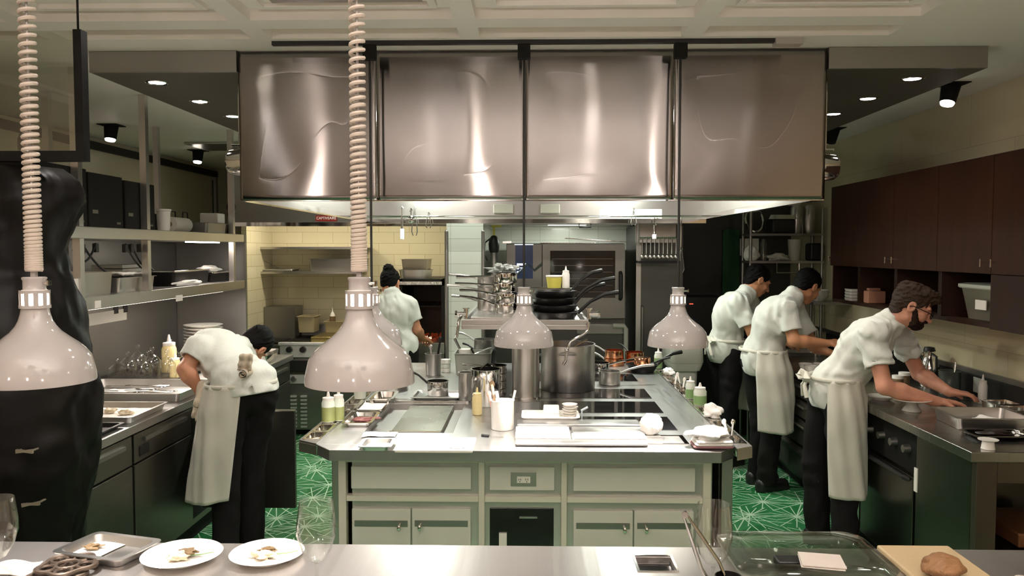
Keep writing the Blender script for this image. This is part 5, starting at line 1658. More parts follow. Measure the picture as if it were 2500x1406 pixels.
# hand blender hanging between pier and oven
q = PP(1206, 690, Y=7.2)
hb = thing('hand_blender', 'black hand blender hanging between the tiled pier and the oven', 'hand blender', (q.x, 7.2, q.z))
z0 = q.z
MB().cyl((q.x, 7.2, z0), (q.x, 7.2, z0 + .27), .034, .030, 20).build('grey_shaft', STEEL_DK, hb)
MB().lathe([(.0001, 0), (.036, 0), (.046, .03), (.05, .08), (.042, .12), (.025, .15), (.0001, .16)], (q.x, 7.2, z0 + .2705), 24).build('motor_head', BLACK, hb)
MB().tube([(q.x - .03, 7.2, z0 + .40), (q.x - .08, 7.2, z0 + .36), (q.x - .09, 7.21, z0 + .26), (q.x - .06, 7.2, z0 + .2)], .007, 8).build('cable', BLACK, hb)
MB().box(q.x - .01, q.x + .01, 7.19, 7.21, z0 + .425, z0 + .52).box(q.x - .02, q.x + .07, 7.18, 7.22, z0 + .5, z0 + .54).box(q.x - .006, q.x + .006, 7.19, 7.21, z0 + .54, 2.015).build('hanger', YELLOWTUB, hb)
q = PP(1238, 592, Y=7.4)
tag(MB().box(q.x - .04, q.x + .04, 7.35, 7.45, CO.location.z + .0305 + (PP(1236, 594, Y=OY).z - CO.location.z - .03) - .0, PP(1236, 594, Y=OY).z + .02).build('steel_disc', CHROME), 'small steel lid on the left end of the combi oven top', 'lid')

# ================================================================== HANGING TOOLS
def hang(u, v0, v1, y, label, kind, m=CHROME):
    a, b = PP(u, v0, Y=y), PP(u, v1, Y=y)
    t = thing('hanging_' + kind, label, kind, (a.x, y, b.z), 'tools hanging from the hood')
    top = 2.03
    h = MB().cyl((a.x, y, a.z - .01), (a.x, y, top), .0045, n=8)
    h.tube([(a.x, y, a.z - .01), (a.x + .012, y, a.z - .025), (a.x, y, a.z - .04), (a.x - .008, y, a.z - .03)], .004, 6)
    h.build('hook_rod', m, t)
    L = a.z - .03 - b.z
    if kind == 'tongs':
        for s in (-1, 1):
            MB().tube([(a.x + s * .003, y, a.z - .03), (a.x + s * .014, y, a.z - .03 - L * .4), (a.x + s * .022, y - .01, b.z + L * .15), (a.x + s * .012, y, b.z)], [.006, .009, .011, .008], 8, flat=.4).build('arm', m, t)
    elif kind == 'brush':
        MB().cyl((a.x, y, a.z - .03), (a.x, y, b.z + L * .35), .008, .009, 10).build('handle', m, t)
        MB().box(a.x - .016, a.x + .016, y - .01, y + .01, b.z, b.z + L * .35).build('bristles', TOWEL, t, bevel=.006)
    else:
        MB().cyl((a.x, y, a.z - .03), (a.x, y, b.z + .05), .005, n=8).build('handle', m, t)
        MB().ball((a.x, y, b.z + .03), .032, 16, 10, sc=(1, .6, 1)).build('scoop', m, t)
    return t


hang(981, 500, 585, 6.28, 'brush with pale bristles hanging at the left end of the hood back', 'brush')
hang(1003, 505, 545, 6.28, 'curved steel scoop hanging just right of the brush', 'ladle')
hang(1012, 500, 575, 6.3, 'thin dark tongs hanging beside the scoop under the hood', 'tongs', STEEL_DK)
hang(1046, 515, 556, 6.28, 'short steel tongs hanging before the bright hood wall', 'tongs')
hang(1547, 505, 550, 6.28, 'dark steel tongs hanging over the white notice strip', 'tongs', STEEL_DK)
hang(1598, 540, 584, 6.28, 'small brush hanging right of the notice strip', 'brush')
hang(1663, 600, 665, 6.28, 'steel tongs hanging behind the right lamp rod', 'tongs')
# rack of ladles at the right
q0, q1 = PP(1560, 552, Y=6.9), PP(1660, 552, Y=6.9)
rk = thing('utensil_rack', 'dark hanging rack of ladles right of the combi oven', 'rack', ((q0.x + q1.x) / 2, 7.0, PP(1560, 640, Y=6.9).z))
zr = PP(1600, 637, Y=6.9).z
for x in (q0.x, q1.x):
    MB().box(x - .008, x + .008, 6.9, 6.92, zr, ZC - .001).build('hanger', STEEL_DK, rk)
MB().box(q0.x, q1.x, 6.88, 7.12, zr - .02, zr).build('dark_shelf', IRON, rk)
MB().box(q0.x, q1.x, 7.09, 7.11, q0.z - .14, q0.z + .02).build('steel_sheet', STEEL, rk)
MB().cyl((q0.x, 6.91, q0.z - .10), (q1.x, 6.91, q0.z - .10), .006, n=8).build('bar', CHROME, rk)
for k in range(9):
    x = q0.x + .03 + (q1.x - q0.x - .06) * k / 8
    t = thing('hanging_ladle', 'steel ladle hanging in the dark rack, number %s from the left' % ('one two three four five six seven eight nine'.split()[k]), 'ladle', (x, 6.90, zr + .02), 'ladles in the dark rack')
    MB().cyl((x, 6.90, q0.z - .106), (x, 6.90, zr + .06), .005, .007, 8).build('handle', STEEL, t)
    MB().ball((x, 6.90, zr + .035), .018, 12, 8, sc=(1, .6, 1)).build('bowl', STEEL, t)

# polished pots hung on the outer sides of the hood
for k, (u, v, s) in enumerate(((566, 396, -1), (2010, 408, 1))):
    y = 3.975
    p = PP(u, v, Y=y)
    x = HX0 - .09 if s < 0 else HX1 + .09
    t = thing('hanging_pot', 'polished steel pot hung on the %s side of the hood' % ('left' if s < 0 else 'right'), 'pot', (x, y, p.z), 'pots on the hood sides')
    x = (HX0 if s < 0 else HX1)
    M = Matrix.Translation((x + s * .02, y, p.z)) @ Matrix.Rotation(s * PI / 2, 4, 'Y')
    MB().lathe([(.0001, .095), (.05, .095), (.062, .08), (.070, .015), (.074, 0), (.070, 0), (.059, .078), (.0001, .09)], (0, 0, 0), 36, M).build('pot_body', CHROME, t)
    MB().cyl((x + s * .004, y, p.z + .085), (x + s * .10, y, p.z + .085), .006, n=8).cyl((x + s * .06, y, p.z + .085), (x + s * .06, y, 2.619), .004, n=8).build('hook', CHROME, t)

# ================================================================== ON THE RANGE AND CREAM WALL
def hotel(name, label, x0, x1, y, z, h, m, group):
    return tray(name, label, 'steel pan', V(((x0 + x1) / 2, y, z)), (x1 - x0) / 2, .13, h, m, group)


a, b = PP(755, 660, Y=8.05), PP(895, 632, Y=8.05)
hotel('deep_pan', 'deep dark steel pan on the lower shelf over the range', a.x, b.x, 8.11, zs2 + .001, b.z - zs2, STEEL_DK, 'pans on the lower shelf')
a, b = PP(625, 660, Y=8.05), PP(722, 650, Y=8.05)
hotel('flat_tray', 'flat steel tray at the left of the lower shelf over the range', a.x, b.x, 8.11, zs2 + .001, .02, ALU, 'pans on the lower shelf')
tongs(V((a.x + .03, 8.06, zs2 + .13)), V((a.x + .22, 8.1, zs2 + .028)), 'pale tongs propped in the flat tray over the range', .015)
zg_ = .947
a = PP(738, 780, Y=8.05)
a0, a1 = PP(718, 800, Y=8.0), PP(760, 772, Y=8.0)
hotel('plastic_bin', 'square beige bin at the back left of the griddle', a0.x + .05, PP(776, 772, Y=8.0).x, 8.02, zg_, .16, mat('beige_bin', srgb(170, 158, 124), .5), 'bins behind the griddle')
hotel('plastic_bin', 'shallow beige bin at the back right of the griddle', PP(795, 800, Y=8.0).x, PP(850, 800, Y=8.0).x, 8.02, zg_, .11, mat('beige_bin_low', srgb(170, 158, 124), .5), 'bins behind the griddle')
p = PP(812, 772, Y=8.0)
t = thing('squeeze_bottle', 'brown squeeze bottle standing in the shallow beige bin', 'squeeze bottle', V((p.x, 8.0, zg_ + .006)))
MB().lathe([(.0001, 0), (.03, 0), (.03, .15), (.0001, .15)], t.location, 18).build('bottle', FOODBROWN, t)
MB().lathe([(.0001, .1505), (.028, .1505), (.02, .175), (.005, .2), (.003, .235), (.0001, .235)], t.location, 16).build('nozzle_cap', WHITE, t)
# pans on the charcoal grill
zg2 = GR.children[2].location.z if False else PP(972, 682, Y=7.45).z
p0, p1 = PP(974, 676, Y=7.7), PP(1056, 676, Y=7.7)
tray('roasting_pan', 'round edged pale roasting pan on top of the charcoal grill', 'roasting pan', V(((p0.x + p1.x) / 2, 7.72, zg2 + .001)), (p1.x - p0.x) / 2, .16, .085, ALU, 'pans on the charcoal grill', r=.08)
tray('roasting_pan', 'smaller roasting pan stacked at the top over the charcoal grill', 'roasting pan', V(((p0.x + p1.x) / 2 + .0, 7.78, zg2 + .087)), (p1.x - p0.x) / 2 - .02, .14, .10, mat('tan_pan', (.42, .38, .30), .4, .9), 'pans on the charcoal grill')

# ================================================================== LEFT SHELVES
ZU, ZL = 1.901, 1.526
BOX = mat('black_box', (.007, .007, .006), .6, 0, .5, 3, spec=.2)
for k, (y0, y1) in enumerate(((3.86, 4.28), (4.31, 4.655), (4.69, 5.06))):
    if k == 1: y0, y1 = 4.30, 4.66
    t = thing('black_box', 'large black box on the upper left shelf, %s' % ('partly hidden behind the pillar', 'left of the two whole ones', 'right one beside the steel post')[k], 'box', (SX - .21, (y0 + y1) / 2, ZU), 'black boxes on the upper shelf')
    MB().box(SX - .40, SX - .045, y0, y1, ZU, ZU + .31 - .012 * k).build('case', BOX, t, bevel=.006)
    MB().box(SX - .0449, SX - .043, y1 - .075, y1 - .035, ZU + .022, ZU + .034).box(SX - .0449, SX - .043, y0 + .03, y0 + .085, ZU + .075, ZU + .095).build('pale_mark', mat('dim_print%d' % k, srgb(96, 92, 80), .8), t)


def onS(u, v, z, dx=-.10):
    """Point on a left shelf seen at u, dx behind its front edge."""
    p = PP(u, v, X=SX + dx)
    return V((p.x, p.y, z))


p = onS(400, 560, ZU)
tag(MB().lathe([(.0001, 0), (.036, 0), (.04, .02), (.044, .13), (.05, .135), (.05, .145), (.044, .142), (.036, .005), (.0001, .005)], p, 24).build('paper_cup', WHITE), 'tall white cup on the upper left shelf beside the steel post', 'cup')
p = onS(430, 560, ZU, -.16)
rr = thing('paper_roll', 'white paper roll lying on the upper left shelf', 'paper roll', p)
MB().cyl(p + V((0, -.10, .052)), p + V((0, .16, .052)), .052, n=28).build('roll', PAPER, rr)
MB().cyl(p + V((0, -.1004, .052)), p + V((0, -.1002, .052)), .018, n=16).build('core', CARD, rr)
p = onS(497, 566, ZU, -.12)
tray('steel_tub', 'open steel pan on the upper left shelf right of the paper roll', 'steel pan', p + V((0, .05, 0)), .10, .20, .075, STEEL_DK)
tag(MB().box(p.x - .07, p.x + .07, p.y + .1, p.y + .25, ZU + .0765, ZU + .155).build('white_box', WHITE, bevel=.008), 'white box standing on the steel pan on the upper left shelf', 'box')
p = onS(579, 575, ZU, -.06)
p.y = min(p.y, 6.40)
pm = thing('pepper_mill', 'dark wooden pepper mill at the end of the upper left shelf', 'pepper mill', p)
MB().lathe([(.0001, 0), (.034, 0), (.036, .02), (.026, .07), (.022, .11), (.03, .15), (.032, .17), (.024, .178), (.0001, .178)], p, 24).build('mill_body', WOOD, pm)
MB().lathe([(.0001, .1785), (.022, .179), (.034, .20), (.036, .225), (.026, .25), (.012, .262), (.01, .27), (.014, .278), (.008, .288), (.0001, .29)], p, 24).build('mill_head', WOOD, pm)
for k, (u, y) in enumerate(((440, 5.75), (478, 6.1), (508, 6.32))):
    q = V((SXB + .17, y, ZU))
    tag(MB().box(q.x - .08, q.x + .1, y - .1, y + .1, ZU, ZU + .13 - .02 * k).tube([(q.x, y - .05, ZU + .10), (q.x, y - .04, ZU + .17), (q.x, y + .04, ZU + .17), (q.x, y + .05, ZU + .10)], .006, 6).build('black_bag', BLACK, bevel=.02), 'black bag like case at the back of the upper left shelf, %s' % ('left', 'middle', 'right')[k], 'case', 'black cases on the upper shelf')
# lower shelf
for k, (u0, u1, h, dep, lab) in enumerate(((186, 292, .125, .13, 'deep steel hotel pan at the left of the lower shelf'), (302, 392, .085, .11, 'shallower steel hotel pan beside the deep one on the lower shelf'))):
    a, b = onS(u0, 720, ZL, -.03), onS(u1, 715, ZL, -.03)
    c = V((SX - .045 - .135, (a.y + b.y) / 2, ZL))
    tray('hotel_pan', lab, 'hotel pan', c, .135, abs(b.y - a.y) / 2, h, STEEL, 'hotel pans on the lower shelf')
    if k == 1:
        cloth_sheet(V((c.x + .02, c.y, ZL + h + .002)), .09, abs(b.y - a.y) / 2 - .03, 'white napkins lying over the shallower hotel pan', PAPER, rz=.1, amp=.02, seed=14, th=.012)
a = onS(190, 725, ZL, -.012)
tag(MB().box(SX - .02, SX - .012, a.y - .035, a.y + .035, ZL, ZL + .10).build('price_card', WHITE), 'small white label card standing before the deep hotel pan', 'card')
for k in range(6):
    p = onS(300, 655, ZL, -.33)
    tag(MB().box(p.x - .10, p.x + .10, p.y - .2, p.y + .16, ZL + .001 + k * .026, ZL + .0235 + k * .026).build('lidded_tray', GREYPLASTIC, bevel=.004), 'pale lidded tray stacked at the lower shelf back, number %s from the bottom' % 'one two three four five six'.split()[k], 'tray', 'pale trays stacked on the lower shelf')
for k, (u0, u1, h) in enumerate(((394, 486, .09), (490, 540, .06))):
    a, b = onS(u0, 690, ZL, -.2), onS(u1, 690, ZL, -.2)
    c = V((SX - .24, (a.y + b.y) / 2, ZL))
    tray('dark_pan', 'dark pan in the middle of the lower left shelf' if k == 0 else 'dark pan at the right end of the lower left shelf', 'pan', c, .14, abs(b.y - a.y) / 2, h, IRON, 'dark pans on the lower shelf')
    tag(MB().box(c.x - .13, c.x + .13, c.y - abs(b.y - a.y) / 2 + .01, c.y + abs(b.y - a.y) / 2 - .01, ZL + h + .001, ZL + h + .014).build('steel_lid_sheet', CHROME, bevel=.004), 'bright steel sheet lid on the %s dark pan of the lower shelf' % ('left' if k == 0 else 'right'), 'lid sheet', 'lid sheets on the lower shelf')
    if k == 1:
        blob((c.x + .02, c.y, ZL + h + .015), .07, (.9, 2.2, .38), 'rumpled white cloth on top of the right dark pan, lower shelf', 'crumpled_cloth', 'cloth', TOWEL, 33, .25)
a, b = onS(410, 700, ZL, -.05), onS(508, 690, ZL, -.05)
blob((SX - .055, (a.y + b.y) / 2, ZL), .05, (.7, 4.2, .4), 'long rumpled white cloth along the front of the lower left shelf', 'crumpled_cloth', 'cloth', TOWEL, 35, .25, n=30)
# black cords
for k, (u0, v0, u1, v1, sag) in enumerate(((234, 594, 178, 610, .10), (201, 596, 268, 668, .03), (306, 596, 372, 662, .06), (320, 596, 368, 664, .04), (341, 596, 374, 660, .03))):
    A_, B_ = PP(u0, v0, X=SX - .06), PP(u1, v1, X=SX - .065)
    A_.z = min(A_.z, 1.833)
    t = thing('power_cord', 'black power cord hanging under the upper left shelf, %s' % ('leftmost, looping back to the pillar', 'second from the left', 'third from the left', 'fourth from the left', 'rightmost')[k], 'cord', (A_.x, A_.y, B_.z), 'black cords under the upper shelf')
    pts = []
    for i in range(17):
        f = i / 16
        q = A_.lerp(B_, f)
        q.z -= sag * 4 * f * (1 - f) * .8
        q.z = max(q.z, ZL + .006)
        pts.append(q)
    MB().tube(pts, .006, 8).build('cord', BLACK, t)
    MB().box(A_.x - .014, A_.x + .010, A_.y - .016, A_.y + .016, A_.z - .05, A_.z + .0).build('plug', BLACK, t, bevel=.004)

# ================================================================== LEFT COUNTER ITEMS
ZK = .901
GL = thin_glass('vessel_glass', (.97, .97, .96), .10, .9)
random.seed(5)
p0 = PP(340, 922, Z=ZK)
dt = V((-2.62, 5.52, ZK))
tray('dark_tray', 'low dark tray carrying small glass vessels on the left counter', 'tray', dt, .28, .32, .022, IRON)
names = 'front left,front middle,front right,second row left,second row middle,second row right,third row left,third row middle,third row right,back row left,back row middle,back row right'.split(',')
k = 0
for j in range(4):
    for i in range(3):
        c = V((dt.x - .17 + .17 * i, dt.y - .22 + .145 * j, ZK + .0045))
        hh = .13 + .03 * ((i + j) % 3) + (.05 if (i, j) == (1, 3) else 0)
        t = thing('glass_cloche', 'small clear glass vessel upside down on the dark tray, ' + names[k], 'glass vessel', c, 'glass vessels on the dark tray')
        MB().lathe([(.058, 0), (.062, .02), (.055, hh * .55), (.03, hh * .72), (.008, hh * .8), (.006, hh * .9), (.0001, hh * .9)], c, 20).build('dome', GL, t)
        MB().ball(c + V((0, 0, hh * .97)), hh * .085, 12, 8).build('knob', GL, t)
        k += 1
squeeze(on(417, 908, ZK - .001) + V((.0, -.02, 0)), .27, .050, 'tall cream squeeze bottle on the left counter by the bent cook', CREAMSAUCE, WHITE, fill=.5, fmat=CREAMSAUCE)
squeeze(on(426, 915, ZK - .001) + V((.06, -.12, 0)), .17, .035, 'shorter squeeze bottle before the tall one by the bent cook', CREAMSAUCE, WHITE, fill=.4, fmat=CREAMSAUCE)
# plate stack
p = V((PP(497, 850, Y=6.15).x, 6.15, ZK))
for k in range(12):
    z = ZK + k * .0245
    r = .145
    tag(MB().lathe([(.0001, 0), (.09, 0), (.095, .004), (r, .021), (r + .001, .0235), (r - .004, .0238), (.09, .008), (.0001, .008)], (p.x, p.y, z), 36).build('plate', PORCELAIN), 'white plate in the stack behind the bent cook, number %s from the bottom' % 'one two three four five six seven eight nine ten eleven twelve'.split()[k], 'plate', 'white plates stacked on the left counter')
# trays with tools
c, hw, hd, rz = quad((238, 966), (452, 966), (470, 935), (262, 935), ZK + .03)
big = V((min(c.x, LX - .40), c.y, ZK))
tray('tool_tray', 'large steel tray full of tongs and spoons on the left counter', 'tray', big, .37, hd + .03, .05, ALU)
random.seed(9)
for k in range(14):
    a = random.uniform(-.5, .5) + (PI if k % 2 else 0)
    L = random.uniform(.12, .2)
    q = big + V((random.uniform(-.16, .16), random.uniform(-.07, .09), .009 + .0062 * (k % 6)))
    d = V((math.cos(a), math.sin(a) * .5, 0)) * L
    t = thing('steel_spoon', 'steel spoon lying in the large tool tray', 'spoon', q, 'spoons in the tool tray')
    MB().tube([q - d, q, q + d * .8], [.005, .004, .005], 6, flat=.5).build('handle', CHROME if k % 3 else WHITE, t)
    MB().ball(q + d * .92, .018, 12, 6, sc=(1.3, .8, .22)).build('bowl', CHROME if k % 3 else WHITE, t)
c, hw, hd, rz = quad((225, 1018), (380, 1018), (391, 985), (245, 985), ZK + .03)
fish = V((min(c.x, LX - .29), c.y, ZK))
tray('fish_tray', 'steel tray lined with white paper and pale food on the left counter', 'tray', fish, .27, hd + .02, .035, ALU)
cloth_sheet(fish + V((0, 0, .004)), .23, hd - .02, 'white paper lining the food tray on the left counter', PAPER, 'paper_sheet', 'paper', 0, .004, 8, th=.001)
for k in range(4):
    blob(fish + V((-.16 + .1 * k, .02 * (-1) ** k, .011)), .028, (1.2, .8, .5), 'pale food piece on the lined tray, %s' % ('leftmost', 'second from left', 'third from left', 'rightmost')[k], 'food_piece', 'food', FOODWHITE if k != 1 else FOODRED, 40 + k, .35, group='food on the lined tray')
c2 = V((LX - .30, fish.y - .40, ZK))
tray('dark_tray', 'dark sheet tray with steel strips at the near end of the left counter', 'tray', c2, .27, .15, .02, IRON)
for k in range(3):
    tag(MB().box(c2.x - .2, c2.x + .18, c2.y - .09 + .06 * k, c2.y - .05 + .06 * k, ZK + .0045, ZK + .012).build('steel_strip', CHROME, bevel=.002), 'flat steel strip on the near dark tray, %s' % ('nearest', 'middle', 'farthest')[k], 'strip', 'steel strips on the dark tray')
for k, (u, v, r, h) in enumerate(((212, 975, .05, .12), (236, 968, .04, .11), (228, 955, .045, .16))):
    q = on(u, v, ZK - .001)
    q.x = LXB + .09; q.y -= .1
    t = thing('storage_jar', 'clear jar with pale contents at the left counter behind the pillar, %s' % ('front', 'middle', 'back')[k], 'jar', q, 'jars on the left counter')
    MB().lathe([(r, 0.001), (r, h * .85), (r * .8, h * .9), (r * .8, h), (r * .78, h), (r * .78, h * .9), (r - .003, h * .85), (r - .003, .001)], q, 20).build('jar_glass', GL, t)
    MB().lathe([(.0001, 0), (r - .004, 0), (r - .004, h * .55), (.0001, h * .55)], q, 20).build('contents', CREAMSAUCE if k != 1 else FOODWHITE, t)
c = V((PP(430, 915, Z=ZK).x + .02, PP(430, 918, Z=ZK).y + .02, ZK))
tag(MB().rings([rrect(-2.2, 6.42, .12, .08, .02, ZK), rrect(-2.2, 6.42, .13, .09, .02, ZK + .06), rrect(-2.2, 6.42, .122, .082, .02, ZK + .06), rrect(-2.2, 6.42, .112, .072, .02, ZK + .005)]).build('steel_tub', STEEL), 'small steel tub at the far end of the left counter', 'tub')
tray('steel_tub', 'copper toned steel pan beyond the bent cook at the counter end', 'pan', V((-2.10, 6.17, ZK)), .085, .12, .06, CHROME)

# ================================================================== BLACK PILLAR AND FRAME (far left)
YP = 2.85
pil = MB()
rng = np.random.RandomState(4)
nz, nn = 90, 72
rings_ = []
for i in range(nz + 1):
    z = 2.07 * i / nz
    u_ = z / 2.07
    ring = []
    for j in range(nn):
        a = 2 * PI * j / nn
        r = float(np.interp(z, [0, .7, .8, .99, 1.28, 1.455, 1.585, 1.70, 1.76, 1.85, 1.95, 2.03, 2.07], [.25, .235, .245, .285, .295, .265, .245, .20, .205, .235, .262, .25, .2]))
        r += .022 * mnoise.noise(V((math.cos(a) * 2.5, math.sin(a) * 2.5, z * 5))) + .016 * mnoise.noise(V((math.cos(a) * 6, math.sin(a) * 6, z * 13)))
        ring.append((-1.93 + r * math.cos(a) * 1.15, YP + r * .8 * math.sin(a), z))
    rings_.append(ring)
pl = thing('black_pillar', 'tall lumpy glossy black pillar at the far left behind the heat lamp', 'pillar', (-1.93, YP, 0))
pil.rings(rings_).build('lumpy_body', mat('pillar_black', (.004, .0035, .003), .42, 0, .2, 6, spec=.18), pl, angle=180)
for k, (u, v, du, tilt) in enumerate(((60, 1101, 21, 0.0), (75, 1230, 22, .12))):
    yq = 2.7
    for _ in range(12):
        q = PP(u + du * .5, v, Y=yq)
        Rp = float(np.interp(q.z, [0, .7, .8, .99, 1.28], [.25, .235, .245, .285, .295])) + .006
        yq = .5 * yq + .5 * (YP - .8 * Rp * math.sqrt(max(0.02, 1 - ((q.x + 1.93) / (1.15 * Rp)) ** 2)))
    q = PP(u, v, Y=yq - .02)
    M = Matrix.Translation((q.x, yq - .02, q.z)) @ Matrix.Rotation(-tilt, 4, 'Y')
    wv = du / FPX * yq
    hm_ = MB().prism([(-wv, -.008), (-wv, .006), (0, .003), (wv, .006), (wv, -.008), (0, -.004)], -.005, .005, M @ Matrix.Rotation(PI / 2, 4, 'X'))
    hm_.cyl(M @ V((-wv * .8, .004, 0)), M @ V((-wv * .8, .08, 0)), .004, n=6).cyl(M @ V((wv * .8, .004, 0)), M @ V((wv * .8, .08, 0)), .004, n=6)
    hm_.build('pale_pull', mat('pale_pull%d' % k, srgb(120, 112, 96), .5), pl)
# black frame over the pillar
a, b = PP(185, 75, Y=2.75), PP(213, 394, Y=2.75)
c_ = PP(0, 370, Y=2.75)
bf = thing('framed_pane', 'large black steel frame with clear pane hanging at the upper left', 'framed pane', (-2.0, 2.75, b.z))
fm = MB()
fm.box(a.x, b.x, 2.73, 2.77, b.z, a.z)
fm.box(-2.3, a.x, 2.73, 2.77, b.z, c_.z)
fm.box(-2.34, -2.3, 2.73, 2.77, b.z, a.z)
fm.build('frame_bars', MATTEBLACK, bf)
MB().box(-2.3, a.x, 2.748, 2.752, c_.z, a.z - .001).build('pane', thin_glass('pane_glass', (.8, .82, .76), .06, .4, .02), bf)
MB().cyl((-1.9, 2.75, a.z - .01), (-1.9, 2.75, ZC), .008, n=8).cyl((b.x - .02, 2.75, a.z - .003), (b.x - .02, 2.75, ZC), .004, n=8).build('hanger', MATTEBLACK, bf)
q = PP(104, 345, Y=2.9)
MB().ball((q.x, 2.79, c_.z + .03), .03, 16, 10, sc=(.7, .6, 1.6)).build('dark_knob', GLOSSBLACK, bf)

# ================================================================== TRASH BIN
q0, q1 = PP(1650, 955, Y=6.45), PP(1722, 955, Y=6.45)
bx_, bw_ = (q0.x + q1.x) / 2 - .04, (q1.x - q0.x) / 2 * .84
tb_ = thing('waste_bin', 'grey plastic waste bin standing beyond the island, right of it', 'waste bin', (bx_, 6.6, 0))
R = lambda k, z, yy=0: rrect(bx_, 6.62, bw_ + k, .2 + k, .04, z)
MB().rings([R(-.03, 0), R(-.005, .80), R(-.012, .80), R(-.036, .01)]).build('bin_body', GREYPLASTIC, tb_)
MB().rings([R(.012, .80), R(.03, .855), R(.03, .86), R(.02, .86), R(.0, .801), R(-.005, .8)]).rings([R(.03, .8605), R(.035, .87), R(.03, 1.0), R(-.02, 1.03)]).build('bin_lid', GREYPLASTIC, tb_)
MB().box(bx_ - .025, bx_ + .025, 6.62 - .199, 6.62 - .19, .715, .732).build('dark_slot', BLACK, tb_)

# ================================================================== RIGHT COUNTER ITEMS
ZR = .901


def onR(u, v, z=ZR - .001):
    p = PP(u, v, Z=z)
    return V((p.x, p.y, z + .001))


# dish with six wells
p = onR(1975, 905)
p.x = max(p.x, QX + .20)
dsh = thing('snail_dish', 'white dish with round wells on the right counter beside the middle man', 'dish', p)
dm_ = MB()
for i in range(3):
    for j in range(2):
        c = (p.x - .10 + .10 * i, p.y - .055 + .11 * j, ZR)
        dm_.lathe([(.0001, 0), (.034, 0), (.048, .03), (.052, .045), (.046, .046), (.034, .014), (.0001, .012)], c, 22)
dm_.build('dish_body', PORCELAIN, dsh)
for i in range(3):
    for j in range(2):
        MB().lathe([(.0001, .0145), (.034, .0145), (.042, .034), (.0001, .034)], (p.x - .10 + .10 * i, p.y - .055 + .11 * j, ZR), 18).build('well_filling', mat('dull_filling', srgb(96, 96, 70), .5) if (i, j) == (0, 0) else bpy.data.materials['dull_filling'], dsh)
q = onR(1950, 870); q.x = max(q.x, QX + .2)
tray('steel_tray', 'shallow steel tray behind the white dish with wells', 'tray', V((q.x + .05, q.y + .12, ZR)), .16, .12, .03, STEEL)
# plates and stands
p = onR(2150, 975)
plate(p, .078, 'white plate on the right counter behind the bearded man', 'plates on the right counter')
p = onR(2206, 1000)
p.x += .03; p.y -= .03
st = thing('cake_stand', 'dark topped plate on a grey stand beside the bearded man', 'cake stand', p)
MB().lathe([(.0001, 0), (.05, 0), (.045, .01), (.03, .03), (.03, .055), (.0001, .055)], p, 24).build('stand_foot', GREYPLASTIC, st)
MB().lathe([(.0001, .0555), (.06, .0555), (.10, .062), (.102, .066), (.06, .061), (.0001, .061)], p, 36).build('stand_plate', PORCELAIN, st)
p = onR(2412, 1096)
st = thing('cake_stand', 'small white pedestal dish on the near corner of the right counter', 'cake stand', p)
MB().lathe([(.0001, 0), (.029, 0), (.027, .01), (.024, .035), (.0001, .035)], p, 24).build('stand_foot', PORCELAIN, st)
MB().lathe([(.0001, .0355), (.02, .0355), (.041, .040), (.042, .043), (.0001, .042)], p, 36).build('stand_plate', PORCELAIN, st)
# hotel pan and black tray
c, hw, hd, rz = quad((2255, 1040), (2400, 1043), (2425, 1005), (2235, 995), ZR + .03)
hp_ = V((2.26, 4.02, ZR))
tray('hotel_pan', 'large steel hotel pan with white cloth, in front of the bearded man', 'hotel pan', hp_, .185, .15, .06, STEEL, None, -.06)
cloth_sheet(hp_ + V((.04, -.01, .006)), .04, .07, 'folded white cloth lying in the large hotel pan', TOWEL, 'cloth', 'cloth', .6, .02, 17, th=.008)
tray('black_tray', 'black tray with dark items in front of the hotel pan', 'tray', V((2.22, 3.76, ZR)), .17, .085, .018, GLOSSBLACK)
blob((2.19, 3.77, ZR + .004), .045, (1.6, .7, .3), 'dark food piece in the black tray', 'food_piece', 'food', mat('dark_food', srgb(40, 32, 28), .35, 0, .3, 40), 51, .3)
blob((2.30, 3.77, ZR + .004), .03, (1.0, .8, .5), 'crumpled foil scrap in the black tray', 'foil_scrap', 'foil', bpy.data.materials['foil'], 53, .5)
# boards / lids at the right edge
tag(MB().rings([rrect(2.50, 3.76, .13, .17, .02, ZR), rrect(2.50, 3.76, .13, .17, .02, ZR + .014)]).build('plastic_board', mat('milky_board', srgb(176, 172, 156), .45)), 'pale plastic board at the near right end of the right counter', 'board')
tag(MB().lathe([(.0001, 0), (.10, 0), (.105, .004), (.105, .02), (.09, .026), (.0001, .028)], (2.53, 3.72, ZR + .0145), 36).build('round_lid', mat('milky_lid', srgb(190, 186, 172), .4)), 'round milky lid lying on the pale plastic board', 'round lid')
p = onR(2432, 985)
p.x = min(p.x, 2.58)
squeeze(p, .165, .024, 'white squeeze bottle by the wall on the right counter', WHITE, WHITE)
for k, u in enumerate((2440, 2490)):
    insert_c = V((2.50, 4.05 - .0 + .16 * k, ZR + .06))
    insert_pan(2.44, 2.58, 4.04 + .17 * k, 4.19 + .17 * k, ZR + .061, 'small steel insert pan by the wall on the right counter, %s' % ('nearer' if k == 0 else 'farther'), 'insert pans on the right counter', fill=FOODBROWN)
